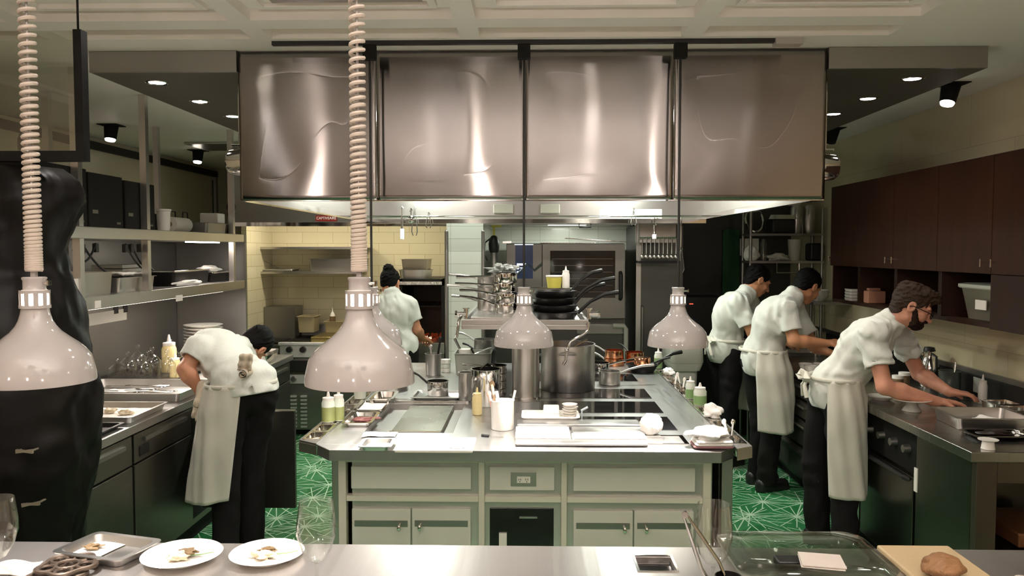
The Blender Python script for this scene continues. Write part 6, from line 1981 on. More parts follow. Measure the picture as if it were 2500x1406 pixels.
# thermos jug, containers
p = onR(2268, 915); p.x = 2.56; p.y = PP(2268, 900, X=2.56).y; p.z = ZR
jg = thing('steel_jug', 'tall polished steel thermos jug by the wall behind the bearded man', 'jug', p)
MB().lathe([(.0001, 0), (.055, 0), (.06, .01), (.058, .13), (.042, .175), (.034, .20), (.036, .225), (.042, .23), (.0001, .23)], p, 28).build('jug_body', CHROME, jg)
MB().tube([p + V((.0, -.04, .21)), p + V((0, -.09, .20)), p + V((0, -.095, .12)), p + V((0, -.056, .07))], .008, 8).build('jug_handle', BLACK, jg)
MB().lathe([(.0001, .2305), (.036, .2305), (.03, .25), (.0001, .255)], p, 24).build('jug_lid', BLACK, jg)
q = V((2.55, PP(2318, 930, X=2.55).y, ZR))
t = thing('glass_jar', 'dark glass jar with spoons by the wall on the right counter', 'jar', q)
MB().lathe([(.0001, 0), (.06, 0), (.062, .005), (.062, .14), (.059, .14), (.058, .005), (.0001, .004)], q, 24).build('jar_body', mat('dark_jar', (.06, .07, .06), .1, 0, .1, 5, coat=.5), t)
stick(q + V((.02, 0, .008)), q + V((.045, .02, .19)), .005, .007, 'steel spoon standing in the dark glass jar', 'spoon', 'spoon', CHROME)
for k in range(3):
    q = V((2.30 + .10 * (k % 2), 5.02 + .13 * k, ZR))
    t = thing('spice_jar', 'small jar with pale lid between the bearded man and the wall, %s' % ('nearest', 'middle', 'farthest')[k], 'jar', q, 'small jars behind the bearded man')
    MB().lathe([(.0001, 0), (.032, 0), (.034, .005), (.034, .07), (.0001, .07)], q, 20).build('jar_body', FOODBROWN, t)
    MB().lathe([(.0001, .0705), (.035, .0705), (.035, .09), (.0001, .09)], q, 20).build('lid', WHITE, t)
q = V((XR - .031, PP(2390, 920, X=XR - .03).y, .93))
tag(MB().box(XR - .036, XR - .0305, q.y - .05, q.y + .05, .93, 1.02).build('wall_socket', GREYPLASTIC, bevel=.003), 'grey socket plate on the black upstand right of the jug', 'socket')
# wide low dark pan and tools between men
q = V((2.30, 5.62, ZR))
saucepan(q, .13, .06, .2, 'wide dark pan on the right counter beyond the bearded man', IRON, hl=.18, flare=.9)

# cupboard contents
zc = CZ0 + .0225
def cubby(u, i): return PP(u, 740, X=CX + .12).y
y = (4.085 + 4.54) / 2
tb2 = thing('lidded_tub', 'large clear lidded tub in the open cubby right of the bearded man', 'tub', (CX + .18, y, zc))
R = lambda k, z: rrect(CX + .18, y, .11 + k, .16 + k, .03, z)
MB().rings([R(-.03, zc), R(-.004, zc + .165), R(-.008, zc + .165), R(-.034, zc + .004)]).build('tub_body', mat('milky_tub', srgb(140, 138, 120), .35, trans=.25), tb2)
MB().rings([R(.004, zc + .1655), R(.01, zc + .172), R(.01, zc + .188), R(-.02, zc + .195)]).build('lid', CLEARB, tb2)
MB().box(CX + .058, CX + .0635, y - .13, y - .03, zc + .06, zc + .11).build('paper_label', PAPER, tb2)
yy = PP(2083, 730, X=CX + .08).y
for k in range(4):
    tag(MB().rings([rrect(CX + .09, yy, .05, .055, .008, zc + k * .022), rrect(CX + .09, yy, .055, .06, .01, zc + .019 + k * .022)]).build('small_dish', PORCELAIN), 'small white dish stacked in the cubby above the far end, %s' % ('bottom', 'second', 'third', 'top')[k], 'dish', 'white dishes in the cubby')
yy = PP(2118, 735, X=CX + .08).y
tag(MB().box(CX + .05, CX + .17, yy - .085, yy + .075, zc, zc + .085).box(CX + .07, CX + .15, yy - .05, yy + .05, zc + .085, zc + .105).build('pink_box', mat('pinkish_box', srgb(170, 120, 96), .7), bevel=.006), 'pale pinkish parcel in the cubby beside the small white dishes', 'parcel')
# racks in the far right corner
q0, q1 = PP(1832, 636, Y=7.3), PP(2040, 636, Y=7.3)
rk2 = thing('wire_shelving', 'dark steel rack with two shelves behind the men at right', 'rack', ((q0.x + q1.x) / 2, 7.4, 0))
zA, zB = PP(1900, 637, Y=7.3).z, PP(1900, 570, Y=7.3).z
for x in (q0.x, min(q1.x, XR - .04)):
    for y in (7.3, 7.56):
        MB().cyl((x, y, 0 if x < 1.9 and y < 9 else 0.0), (x, y, 2.15), .014, n=10).build('upright', STEEL_DK, rk2)
x1 = min(q1.x, XR - .03)
for z, m_ in ((zA, STEEL), (zB, STEEL_DK)):
    MB().box(q0.x - .01, x1, 7.28, 7.58, z - .02, z).build('shelf_board', m_, rk2)
MB().cyl((PP(1895, 666, Y=7.3).x, 7.29, PP(1895, 666, Y=7.3).z), (PP(1950, 666, Y=7.3).x, 7.29, PP(1895, 666, Y=7.3).z), .006, n=8).cyl((PP(1895, 666, Y=7.3).x, 7.29, PP(1895, 666, Y=7.3).z), (PP(1895, 666, Y=7.3).x, 7.29, zA - .02), .005, n=8).cyl((PP(1950, 666, Y=7.3).x, 7.29, PP(1895, 666, Y=7.3).z), (PP(1950, 666, Y=7.3).x, 7.29, zA - .02), .005, n=8).build('towel_bar', CHROME, rk2)
def onK(u, z): return V((PP(u, 600, Y=7.42).x, 7.42, z + .001))
q = onK(1834, zA); blob(q, .07, (1.0, .9, 1.1), 'pale crumpled bag at the left of the rack shelf', 'crumpled_bag', 'bag', PAPER, 61, .2)
q = onK(1898, zA); blob(q, .08, (1.3, .9, .45), 'heap of clear bags on the rack shelf behind the men', 'plastic_bags', 'bags', bpy.data.materials['milky_lid'], 63, .35)
q = onK(1864, zA); tag(MB().lathe([(.0001, 0), (.03, 0), (.03, .16), (.02, .18), (.02, .20), (.0001, .20)], q, 18).build('clear_bottle', GL), 'clear bottle standing on the rack shelf', 'bottle')
q = onK(1940, zA)
t = thing('tall_tub', 'tall milky container on the rack shelf, right side', 'container', q)
MB().lathe([(.0001, 0), (.05, 0), (.062, .19), (.064, .195), (.0001, .195)], q, 22).build('container', bpy.data.materials['milky_board'], t)
q = onK(1985, zA); tag(MB().box(q.x - .05, q.x + .08, 7.34, 7.5, q.z, q.z + .16).build('dark_machine', BLACK, bevel=.02), 'dark appliance at the right end of the rack shelf', 'appliance')
q = onK(1846, zB)
t = thing('tilted_sieve', 'round sieve leaning on the upper rack shelf', 'sieve', q)
MB().tube([(q.x - .02 + .105 * math.cos(a) * .75, q.y + .05 * math.sin(a), q.z + .125 + .11 * math.sin(a)) for a in np.linspace(0, 2 * PI, 40)[:-1]], .010, 8, True).build('sieve_rim', CHROME, t)
q = onK(1902, zB)
t = thing('food_processor', 'dark appliance with steel top on the upper rack shelf', 'appliance', q)
MB().box(q.x - .09, q.x + .12, 7.33, 7.53, q.z, q.z + .13).build('housing', BLACK, t, bevel=.015)
MB().rings([rrect(q.x + .01, 7.43, .13, .10, .03, q.z + .131), rrect(q.x + .01, 7.43, .11, .09, .03, q.z + .17)]).build('steel_top', CHROME, t)
q = onK(1970, zB)
for k in range(2):
    c = q + V((-.10 + .12 * k, 0, 0))
    c.x = min(c.x, XR - .24 + .12 * k)
    t = thing('tall_canister', 'tall steel canister on the upper rack shelf, %s' % ('left' if k == 0 else 'right'), 'canister', c, 'canisters on the rack')
    MB().lathe([(.0001, 0), (.05, 0), (.052, .004), (.052, .24), (.04, .26), (.0001, .26)], c, 24).build('canister_body', STEEL, t)
for k in range(5):
    c = V((PP(2003, 728, Y=6.9).x, 6.88, 0))
zb_ = PP(2003, 735, Y=6.9).z
ws = thing('bowl_shelf', 'short dark shelf carrying white bowls left of the cupboards', 'shelf', (2.5, 6.88, zb_ - .02))
MB().box(2.36, XR - .001, 6.7, 7.05, zb_ - .02, zb_).build('board', STEEL_DK, ws)
for k in range(4):
    tag(MB().lathe([(.0001, 0), (.04, 0), (.08, .045), (.085, .05), (.078, .05), (.036, .006), (.0001, .006)], (2.47, 6.88, zb_ + .001 + k * .016), 28).build('bowl', PORCELAIN), 'white bowl nested in the stack left of the cupboards, number %s from the bottom' % 'one two three four'.split()[k], 'bowl', 'white bowls left of the cupboards')
tag(MB().tube([(2.35, 6.6, 1.0), (2.35, 6.6, 1.12), (2.3, 6.58, 1.16), (2.24, 6.55, 1.14), (2.23, 6.55, 1.10)], .012, 10).cyl((2.35, 6.6, ZR), (2.35, 6.6, 1.0), .016, n=12).build('counter_tap', CHROME), 'chrome tap at the far end of the right counter', 'tap')

# shelf under the near end of the right counter
tag(MB().box(2.2, 2.5, QY0 + .12, QY0 + .5, .431, .50).build('copper_box', mat('copper_tone', srgb(128, 84, 56), .3, .6), bevel=.01), 'copper toned box on the shelf under the near end of the right counter', 'box')

# ================================================================== PEOPLE
class Sdf:
    """Distance field on a grid; smooth unions of tapered limbs, meshed as one continuous surface."""

    def __init__(s, lo, hi, vox):
        s.lo = np.array(lo, float); s.vox = vox
        s.n = np.maximum(np.ceil((np.array(hi, float) - s.lo) / vox).astype(int) + 1, 4)
        s.D = np.full(s.n, 1.0, np.float32)

    def _blk(s, lo, hi, pad):
        a = np.clip(np.floor((np.array(lo) - pad - s.lo) / s.vox).astype(int), 0, s.n)
        b = np.clip(np.ceil((np.array(hi) + pad - s.lo) / s.vox).astype(int) + 1, 0, s.n)
        if np.any(b - a < 1): return None, None
        ax = [s.lo[i] + s.vox * np.arange(a[i], b[i]) for i in range(3)]
        g = np.stack(np.meshgrid(*ax, indexing='ij'), -1)
        return (slice(a[0], b[0]), slice(a[1], b[1]), slice(a[2], b[2])), g

    def _mix(s, sl, d, k, op):
        A = s.D[sl]
        if op == 'add':
            if k > 0:
                h = np.maximum(k - np.abs(A - d), 0) / k
                s.D[sl] = np.minimum(A, d) - h * h * k * .25
            else:
                s.D[sl] = np.minimum(A, d)
        else:
            d = -d
            if k > 0:
                h = np.maximum(k - np.abs(A - d), 0) / k
                s.D[sl] = np.maximum(A, d) + h * h * k * .25
            else:
                s.D[sl] = np.maximum(A, d)

    def rc(s, a, b, ra, rb=None, k=.02, flat=None, op='add', cut=None):
        a = np.array(a, float); b = np.array(b, float)
        rb = ra if rb is None else rb
        R = max(ra, rb)
        sl, g = s._blk(np.minimum(a, b) - R, np.maximum(a, b) + R, k + 3 * s.vox)
        if sl is None: return s
        ab = b - a
        L = max(float(ab @ ab), 1e-9)
        p = g - a
        t = np.clip((p @ ab) / L, 0, 1)
        q = p - t[..., None] * ab
        if flat is not None:
            n = np.array(flat[0], float); n /= np.linalg.norm(n)
            c = q @ n
            q = q + (c * (flat[1] - 1))[..., None] * n
        d = np.linalg.norm(q, axis=-1) - (ra + (rb - ra) * t)
        if flat is not None: d = d / (1 + (flat[1] - 1) * .5)
        if cut is not None:
            cp, cn = np.array(cut[0], float), np.array(cut[1], float); cn /= np.linalg.norm(cn)
            d = np.maximum(d, (g - cp) @ cn)
        s._mix(sl, d.astype(np.float32), k, op)
        return s

    def ell(s, c, r, M=None, k=.02, op='add'):
        c = np.array(c, float); r = np.array(r, float)
        sl, g = s._blk(c - r.max(), c + r.max(), k + 3 * s.vox)
        if sl is None: return s
        p = g - c
        if M is not None: p = p @ np.array(M)
        k0 = np.linalg.norm(p / r, axis=-1)
        k1 = np.linalg.norm(p / (r * r), axis=-1) + 1e-9
        d = k0 * (k0 - 1) / k1
        s._mix(sl, d.astype(np.float32), k, op)
        return s

    def tor(s, c, ax, R, r, k=.004, op='add'):
        c = np.array(c, float); ax = np.array(ax, float); ax /= np.linalg.norm(ax)
        sl, g = s._blk(c - R - r, c + R + r, k + 3 * s.vox)
        p = g - c
        h = p @ ax
        q = np.linalg.norm(p - h[..., None] * ax, axis=-1) - R
        s._mix(sl, (np.sqrt(q * q + (h * .45) ** 2) - r).astype(np.float32), k, op)
        return s

    def cut(s, p, n, soft=0.0):
        p = np.array(p, float); n = np.array(n, float); n /= np.linalg.norm(n)
        sl, g = s._blk(s.lo, s.lo + s.vox * (s.n - 1), 0)
        s.D = np.maximum(s.D, ((g - p) @ n).astype(np.float32))
        return s

    def wrinkle(s, amp, lam, seed=0, dirs=3, pref=None):
        rng = np.random.RandomState(seed)
        sl, g = s._blk(s.lo, s.lo + s.vox * (s.n - 1), 0)
        w = np.zeros(s.n, np.float32)
        for i in range(dirs):
            d = rng.normal(size=3)
            if pref is not None: d = d * .45 + np.array(pref)
            d /= np.linalg.norm(d)
            e = rng.normal(size=3); e /= np.linalg.norm(e)
            ph = rng.uniform(0, 6.28)
            l = lam * rng.uniform(.75, 1.5)
            wob = np.sin(g @ e * (6.28 / (l * 3.1)) + ph) * 1.6 + np.sin(g @ np.roll(e, 1) * (6.28 / (l * 1.9)) + ph * 2) * .8
            v = np.sin(g @ d * (6.28 / l) + wob + ph)
            env = .5 + .5 * np.sin(g @ rng.normal(size=3) * (6.28 / (l * 5)) + ph)
            w += (v * env).astype(np.float32)
        s.D = s.D + w * amp / dirs ** .5
        return s

    def mesh(s, name, m, parent, clamp=None):
        D = s.D
        D[0] = D[-1] = 1; D[:, 0] = D[:, -1] = 1; D[:, :, 0] = D[:, :, -1] = 1
        ins = D < 0
        nx, ny, nz = D.shape
        cnt = np.zeros((nx - 1, ny - 1, nz - 1), np.int8)
        for i in (0, 1):
            for j in (0, 1):
                for l in (0, 1):
                    cnt += ins[i:nx - 1 + i, j:ny - 1 + j, l:nz - 1 + l]
        act = (cnt > 0) & (cnt < 8)
        idx = np.argwhere(act)
        vid = np.full(act.shape, -1, np.int64)
        vid[act] = np.arange(len(idx))
        acc = np.zeros((len(idx), 3)); num = np.zeros(len(idx))
        corners = [(i, j, l) for i in (0, 1) for j in (0, 1) for l in (0, 1)]
        for a in corners:
            for ax in range(3):
                if a[ax]: continue
                b = list(a); b[ax] = 1
                va = D[idx[:, 0] + a[0], idx[:, 1] + a[1], idx[:, 2] + a[2]]
                vb = D[idx[:, 0] + b[0], idx[:, 1] + b[1], idx[:, 2] + b[2]]
                on_ = (va < 0) != (vb < 0)
                t = np.where(on_, va / np.where(np.abs(va - vb) < 1e-9, 1e-9, va - vb), 0)
                p = np.array(a, float)[None] + 0 * acc
                p[:, ax] += t
                acc[on_] += p[on_]; num[on_] += 1
        V_ = s.lo + s.vox * (idx + acc / np.maximum(num, 1)[:, None])
        F = []
        for ax in range(3):
            u, w_ = (ax + 1) % 3, (ax + 2) % 3
            sa = [slice(1, -1)] * 3; sb = [slice(1, -1)] * 3
            sa[ax] = slice(0, -1); sb[ax] = slice(1, None)
            A, B = ins[tuple(sa)], ins[tuple(sb)]
            e = np.argwhere(A != B)
            off = np.ones(3, int); off[ax] = 0
            e0 = e + off
            flip = A[tuple(e.T)]
            q = []
            for du, dw in ((0, 0), (-1, 0), (-1, -1), (0, -1)):
                c = e0.copy(); c[:, u] += du; c[:, w_] += dw
                q.append(vid[tuple(c.T)])
            q = np.stack(q, 1)
            q[~flip] = q[~flip][:, ::-1]
            F.append(q)
        F = np.concatenate(F)
        if clamp is not None: V_ = clamp(V_)
        me = bpy.data.meshes.new(name)
        L = parent.matrix_basis.translation
        V_ = V_ - np.array(L)
        me.vertices.add(len(V_)); me.vertices.foreach_set('co', V_.ravel())
        me.loops.add(F.size); me.loops.foreach_set('vertex_index', F.ravel())
        me.polygons.add(len(F)); me.polygons.foreach_set('loop_start', np.arange(0, F.size, 4)); me.polygons.foreach_set('loop_total', np.full(len(F), 4))
        me.update(calc_edges=True); me.validate()
        me.polygons.foreach_set('use_smooth', [True] * len(me.polygons))
        me.materials.append(m)
        o = bpy.data.objects.new(name, me); C.objects.link(o); o.parent = parent
        md = o.modifiers.new('smooth', 'SMOOTH'); md.factor = .5; md.iterations = 2
        return o


SKIN = [mat('skin_%d' % i, c, .5, 0, .10, 30, bump=.08, bscale=200, sss=.08) for i, c in enumerate((srgb(196, 138, 108), srgb(190, 134, 98), srgb(206, 146, 120)))]
SHIRT = mat('chef_shirt', srgb(212, 213, 204), .85, 0, .03, 12, (1, 1, .55), bump=.7, bscale=15, sheen=.2)
APRON = mat('chef_apron', srgb(212, 208, 194), .88, 0, .03, 12, (1, 1, .4), bump=.6, bscale=13, sheen=.2)
PANTS = mat('black_trousers', srgb(22, 20, 20), .85, 0, .2, 20, bump=.2, bscale=30, spec=.2)
SHOE = mat('black_shoe', srgb(30, 28, 27), .38, 0, .2, 20)
HAIRB = mat('black_hair', srgb(12, 10, 9), .6, 0, .4, 60, (1, 1, 4), bump=.5, bscale=120, spec=.12)
HAIRBR = mat('brown_hair', srgb(54, 38, 27), .5, 0, .5, 60, (1, 4, 1), bump=.6, bscale=110, spec=.25)
BEARD = mat('brown_beard', srgb(42, 26, 18), .7, 0, .4, 80, bump=.7, bscale=160, spec=.15)
EYEM = mat('eyes', srgb(60, 45, 38), .15)


def head(s, H, f, u):
    M = frame(f, u)
    r, f, u = (np.array(M.col[i]) for i in range(3))
    H = np.array(H)
    A = np.array(M)
    s.ell(H + u * .028 - f * .012, (.076, .097, .088), A, .02)
    s.ell(H - u * .035 + f * .025, (.060, .072, .078), A, .03)
    s.ell(H - u * .092 + f * .062, (.026, .024, .020), A, .025)
    s.rc(H - u * .07 - f * .0 + r * .05, H - u * .095 + f * .05, .018, .016, .025)
    s.rc(H - u * .07 - f * .0 - r * .05, H - u * .095 + f * .05, .018, .016, .025)
    s.ell(H + u * .022 + f * .082, (.052, .016, .013), A, .014)
    for k in (-1, 1):
        s.ell(H + f * .092 + r * .032 * k - u * .002, (.018, .014, .012), A, .012, op='sub')
        s.ell(H + f * .078 + r * .031 * k - u * .002, (.012, .012, .011), A, .004)
        s.ell(H - u * .03 + f * .068 + r * .042 * k, (.02, .018, .018), A, .02)
        s.ell(H + r * .078 * k - f * .008 - u * .008, (.010, .022, .034), A, .006)
        s.ell(H + r * .087 * k - f * .006 - u * .006, (.007, .011, .018), A, .004, op='sub')
    s.rc(H + u * .006 + f * .096, H - u * .034 + f * .116, .008, .013, .012)
    for k in (-1, 1): s.ell(H - u * .038 + f * .104 + r * .011 * k, (.009, .01, .008), A, .006)
    s.ell(H - u * .060 + f * .094, (.023, .009, .006), A, .006)
    s.ell(H - u * .071 + f * .092, (.020, .009, .007), A, .006)
    return M


def hand(s, w, d, n, side, curl=(.35, .5, .4), spread=.0):
    """w wrist, d hand direction, n palm normal, side +1/-1 thumb side along d x n."""
    d = np.array(V(d).normalized()); n = np.array(V(n)); n = n - d * (n @ d); n /= np.linalg.norm(n)
    l = np.cross(d, n) * side
    w = np.array(w)
    s.rc(w, w + d * .03, .027, .028, .015, (n, 1.35))
    s.rc(w + d * .035 - l * .016, w + d * .082 - l * .02, .024, .021, .014, (n, 1.7))
    s.rc(w + d * .035 + l * .014, w + d * .086 + l * .018, .025, .022, .014, (n, 1.7))
    for i, (o, L) in enumerate(((.033, .070), (.011, .079), (-.011, .073), (-.033, .058))):
        p = w + d * (.086 - .004 * abs(i - 1.2)) + l * o
        a = 0.0
        dd = d + l * (o * (2.2 + spread)); dd /= np.linalg.norm(dd)
        for sgm, (fr, r0, r1) in enumerate(((.45, .0098, .009), (.31, .0088, .0080), (.24, .0078, .0066))):
            a += curl[sgm] * (1 + .12 * i)
            q = p + (dd * math.cos(a) + n * math.sin(a)) * L * fr
            s.rc(p, q, r0, r1, .005)
            p = q
    p = w + d * .03 + l * .028
    q = p + (d * .55 + l * .6 + n * .45) / 1.0 * .042
    s.rc(p, q, .0135, .0115, .012)
    s.rc(q, q + (d * .8 + l * .15 + n * .5) * .032, .011, .0085, .004)


def person(label, J, f, hp, o):
    """J joints in room coordinates, f facing, hp (head forward, head up), o options."""
    A = {k: np.array(v, float) for k, v in J.items()}
    f = np.array(V(f).normalized())
    base = (A['aL'] + A['aR']) / 2
    root = thing('person', label, 'person', (base[0], base[1], 0), 'kitchen crew')
    lat = A['sR'] - A['sL']; lat /= np.linalg.norm(lat)
    sp = A['chest'] - A['pelvis']; sp /= np.linalg.norm(sp)
    fr = np.cross(sp, -lat); fr /= np.linalg.norm(fr)
    if fr @ f < 0: fr = -fr
    lt = np.cross(fr, sp)
    T = np.stack([lt, fr, sp], 1)
    plat = np.cross(f, [0, 0, 1.0])
    Pm = np.stack([plat, f, [0, 0, 1.0]], 1)
    sk = SKIN[o.get('skin', 0)]
    bk = o.get('bulk', 1.0)
    pts = np.stack([A[k] for k in ('pelvis', 'chest', 'neck', 'head', 'sL', 'sR', 'eL', 'eR', 'wL', 'wR')])
    hdirs = o.get('hands', {})
    hh = [A['w' + k] + .2 * np.array(V(v[0]).normalized()) for k, v in hdirs.items()]
    pp = np.vstack([pts] + [h[None] for h in hh]) if hh else pts
    # ---- body: head, neck, torso, arms and hands in one surface
    s = Sdf(pp.min(0) - .2, pp.max(0) + .2, o.get('vox', .0045))
    s.ell(A['pelvis'], np.array((.15, .10, .12)) * bk, Pm, .03)
    s.rc(A['pelvis'], A['chest'], .115 * bk, .13 * bk, .04, (fr, 1.3))
    s.ell(A['chest'], np.array((.155, .10, .15)) * bk, T, .04)
    up_ = A['neck'] - A['chest']
    for k in 'LR':
        s.rc(A['neck'] - up_ * .15, A['s' + k], .05, .05, .04)
        s.rc(A['s' + k], A['e' + k], .050, .041, .03)
        m_ = A['e' + k] + (A['w' + k] - A['e' + k]) * .3
        s.rc(A['e' + k], m_, .041, .044, .02)
        s.rc(m_, A['w' + k], .044, .0275, .02)
        if k in hdirs:
            hd_ = hdirs[k]
            hand(s, A['w' + k], hd_[0], hd_[1], hd_[2], hd_[3] if len(hd_) > 3 else (.35, .5, .4))
        else:
            hand(s, A['w' + k], A['w' + k] - A['e' + k], (0, 0, -1), 1 if k == 'L' else -1)
    HM = head(s, A['head'], *hp)
    hr, hf, hu = (np.array(HM.col[i]) for i in range(3))
    s.rc(A['neck'] - up_ * .1, A['head'] - hu * .06 - hf * .025, .062, .056, .025)
    body = s.mesh('body', sk, root)
    # eyes
    if o.get('eyes'):
        e = MB()
        for k in (-1, 1):
            c = A['head'] + hf * .0825 + hr * .031 * k - hu * .004
            e = MB().ball(c, .0095, 12, 8)
            e.build('eye', EYEM, root)
    # ---- hair
    s = Sdf(A['head'] - .2, A['head'] + .2, .0045)
    hd = A['head']
    k = o.get('hair', 'short')
    HA = np.array(HM)
    s.ell(hd + hu * .036 - hf * .018, (.084, .103, .092), HA, .01)
    if k == 'short' or k == 'quiff':
        s.ell(hd - hu * .03 - hf * .062, (.066, .046, .06), HA, .02)
    if k == 'quiff':
        s.ell(hd + hu * .095 + hf * .04, (.066, .07, .036), HA, .03)
        s.ell(hd + hu * .085 + hf * .098, (.05, .028, .024), HA, .02)
        s.ell(hd + hu * .09 - hf * .05, (.072, .06, .035), HA, .03)
    if k == 'bun':
        s.ell(hd + hu * .105 - hf * .075, (.05, .048, .043), HA, .015)
        s.ell(hd - hu * .02 - hf * .05, (.07, .05, .055), HA, .02)
    if k == 'cap':
        s.ell(hd - hu * .02 - hf * .06, (.07, .05, .06), HA, .02)
        s.rc(hd + hu * .03 - hf * .10, hd + hu * .04 - hf * .14, .012, .006, .012, (hr, .7))
    # clear the face and the ears
    s.ell(hd - hu * .045 + hf * .085, (.078, .075, .09), HA, .012, op='sub')
    s.ell(hd + hu * .012 + hf * .115, (.06, .05, .05), HA, .012, op='sub')
    for sg in (-1, 1):
        s.ell(hd + hr * .085 * sg - hf * .006 - hu * .012, (.02, .024, .036), HA, .006, op='sub')
        s.ell(hd + hr * .075 * sg + hf * .01 - hu * .08, (.03, .06, .05), HA, .006, op='sub')
    s.wrinkle(.0045 if k != 'quiff' else .006, .028, 5, 4)
    s.mesh('hair', o.get('hairm', HAIRB), root)
    if o.get('beard'):
        s = Sdf(hd - .2, hd + .2, .004)
        s.ell(hd - hu * .078 + hf * .050, (.052, .054, .042), HA, .02)
        for sg in (-1, 1):
            s.rc(hd - hu * .02 + hr * .068 * sg + hf * .018, hd - hu * .085 + hf * .05 + hr * .05 * sg, .013, .022, .02)
        s.rc(hd - hu * .049 + hf * .100 + hr * .022, hd - hu * .049 + hf * .100 - hr * .022, .009, .009, .008)
        s.ell(hd - hu * .066 + hf * .108, (.020, .016, .008), HA, .004, op='sub')
        s.ell(hd - hu * .02 + hf * .11, (.045, .05, .024), HA, .006, op='sub')
        s.wrinkle(.003, .016, 9, 4)
        s.mesh('beard', BEARD, root)
    if o.get('glasses'):
        g = MB()
        for sg in (-1, 1):
            c = hd + hf * .112 + hr * .034 * sg - hu * .006
            ring = [c + hr * (.026 * math.cos(t)) + hu * (.019 * math.sin(t)) - hf * .004 * abs(math.cos(t)) for t in np.linspace(0, 2 * PI, 20)[:-1]]
            g.tube(ring, .0026, 6, True)
            g.tube([c + hr * .026 * sg, hd + hf * .09 + hr * .074 * sg, hd + hf * .0 + hr * .084 * sg, hd - hf * .02 + hr * .085 * sg - hu * .01], .0026, 6)
        g.tube([hd + hf * .115 - hr * .009 - hu * .002, hd + hf * .119, hd + hf * .115 + hr * .009 - hu * .002], .0024, 6)
        g.build('glasses', GLOSSBLACK, root)
    # ---- shirt with short sleeves
    pel = A['pelvis']
    s = Sdf(pts[:, :].min(0) - .28, pts.max(0) + .26, .006)
    s.ell(pel + np.array((0, 0, .0)), np.array((.178, .128, .17)) * bk, Pm, .04)
    s.rc(pel, A['chest'], .152 * bk, .155 * bk, .05, (fr, 1.3))
    s.ell(A['chest'], np.array((.182, .125, .17)) * bk, T, .05)
    if o.get('tail'):
        tp, tr = o['tail']
        s.rc(pel, tp, .15, tr, .05, (f, 1.4))
    sf = o.get('sleeve', .62)
    for k in 'LR':
        e0, s0 = A['e' + k], A['s' + k]
        dv = e0 - s0
        s.rc(A['neck'] - up_ * .24, s0, .064, .069, .04)
        s.rc(s0, s0 + dv * (sf + .2), .068, .076, .035, cut=(s0 + dv * sf, dv))
    ca = up_ / np.linalg.norm(up_) * .55 + (A['head'] - A['neck']) / np.linalg.norm(A['head'] - A['neck']) * .45
    s.rc(A['neck'] - up_ * .16, A['neck'] + ca * .012, .080, .066, .02)
    s.tor(A['neck'] + ca * .014, ca, .064, .009, .010)
    s.wrinkle(o.get('wr', .0075), .07, o.get('seed', 1), 4, o.get('wdir'))
    for k in 'LR':
        e0, s0 = A['e' + k], A['s' + k]
        dv = e0 - s0
        s.rc(s0 + dv * (sf - .16), s0 + dv * (sf + .35), .057, .064, .0, op='sub')
    s.rc(A['neck'] + ca * .055 + hf * .004, A['neck'] + ca * .12 + hf * .01, .050, .066, .004, op='sub')
    s.cut(A['neck'] + ca * .034, ca) if False else None
    hem = o.get('hem', (0, 0, -.14))
    hn = np.array(o.get('hem_n', (0, 0, -1.0)), float)
    s.cut(pel + np.array(hem), hn)
    for q in o.get('slit', ()):
        s.rc(q[0], q[1], q[2], q[3], .0, op='sub')
    s.mesh('shirt', o.get('shirtm', SHIRT), root)
    # ---- trousers
    legs = np.stack([A[k] for k in ('pelvis', 'hL', 'hR', 'kL', 'kR', 'aL', 'aR')])
    s = Sdf(legs.min(0) - .2, legs.max(0) + .2, .0075)
    s.ell(pel - np.array((0, 0, .03)), np.array((.165, .118, .13)) * bk, Pm, .04)
    for k in 'LR':
        s.rc(A['h' + k], A['k' + k], .098 * bk, .075 * bk, .03)
        s.rc(A['k' + k], A['a' + k] - np.array((0, 0, .02)), .075 * bk, .072, .02)
    s.wrinkle(.006, .10, 3, 3)
    s.cut(np.array((0, 0, .045)), (0, 0, -1))
    cl = o.get('clamp')
    s.mesh('trousers', PANTS, root, cl)
    # ---- shoes
    for k in 'LR':
        a = A['a' + k]; d = np.array(V(o.get('toe' + k, f)).normalized())
        s = Sdf(np.minimum(a, a + d * .2) - .1 - np.array((0, 0, .05)), np.maximum(a, a + d * .2) + .1, .006)
        z = np.array((0, 0, 1.0))
        b0 = np.array((a[0], a[1], 0.0))
        s.rc(b0 + z * .05 - d * .045, b0 + z * .042 + d * .15, .046, .038, .02)
        s.rc(b0 + z * .06 - d * .02, b0 + z * .09 - d * .01, .045, .042, .03)
        s.rc(b0 + z * .018 - d * .045, b0 + z * .018 + d * .155, .045, .042, .01)
        s.cut((0, 0, .002), (0, 0, -1))
        s.mesh('shoe', o.get('shoem', SHOE), root)
    # ---- apron
    ap = o.get('apron')
    if ap:
        W, Hm, aW, bW, aH, bH, ph0, ph1 = ap[:8]
        W = np.array(W); Hm = np.array(Hm)
        n, m_ = 56, 34
        vs, fs = [], []
        for j in range(m_ + 1):
            t = j / m_
            c = W + (Hm - W) * t
            tt = min(t / .28, 1); tt = tt * tt * (3 - 2 * tt)
            a_ = aW + (aH - aW) * tt; b_ = bW + (bH - bW) * tt
            for i in range(n + 1):
                ph = ph0 + (ph1 - ph0) * i / n
                wv = .010 * t * math.sin(7 * ph + 2 * t + o.get('seed', 1)) + .005 * math.sin(13 * ph + 5 * t)
                wv += .012 * mnoise.noise(V((ph * 1.5, t * 4, o.get('seed', 1)))) * (1 - abs(2 * t - .8) * .6)
                p = c + f * math.cos(ph) * (b_ + wv) + plat * math.sin(ph) * (a_ + wv)
                p = p + np.array((0, 0, .012 * math.cos(ph * 2) * t))
                vs.append(p)
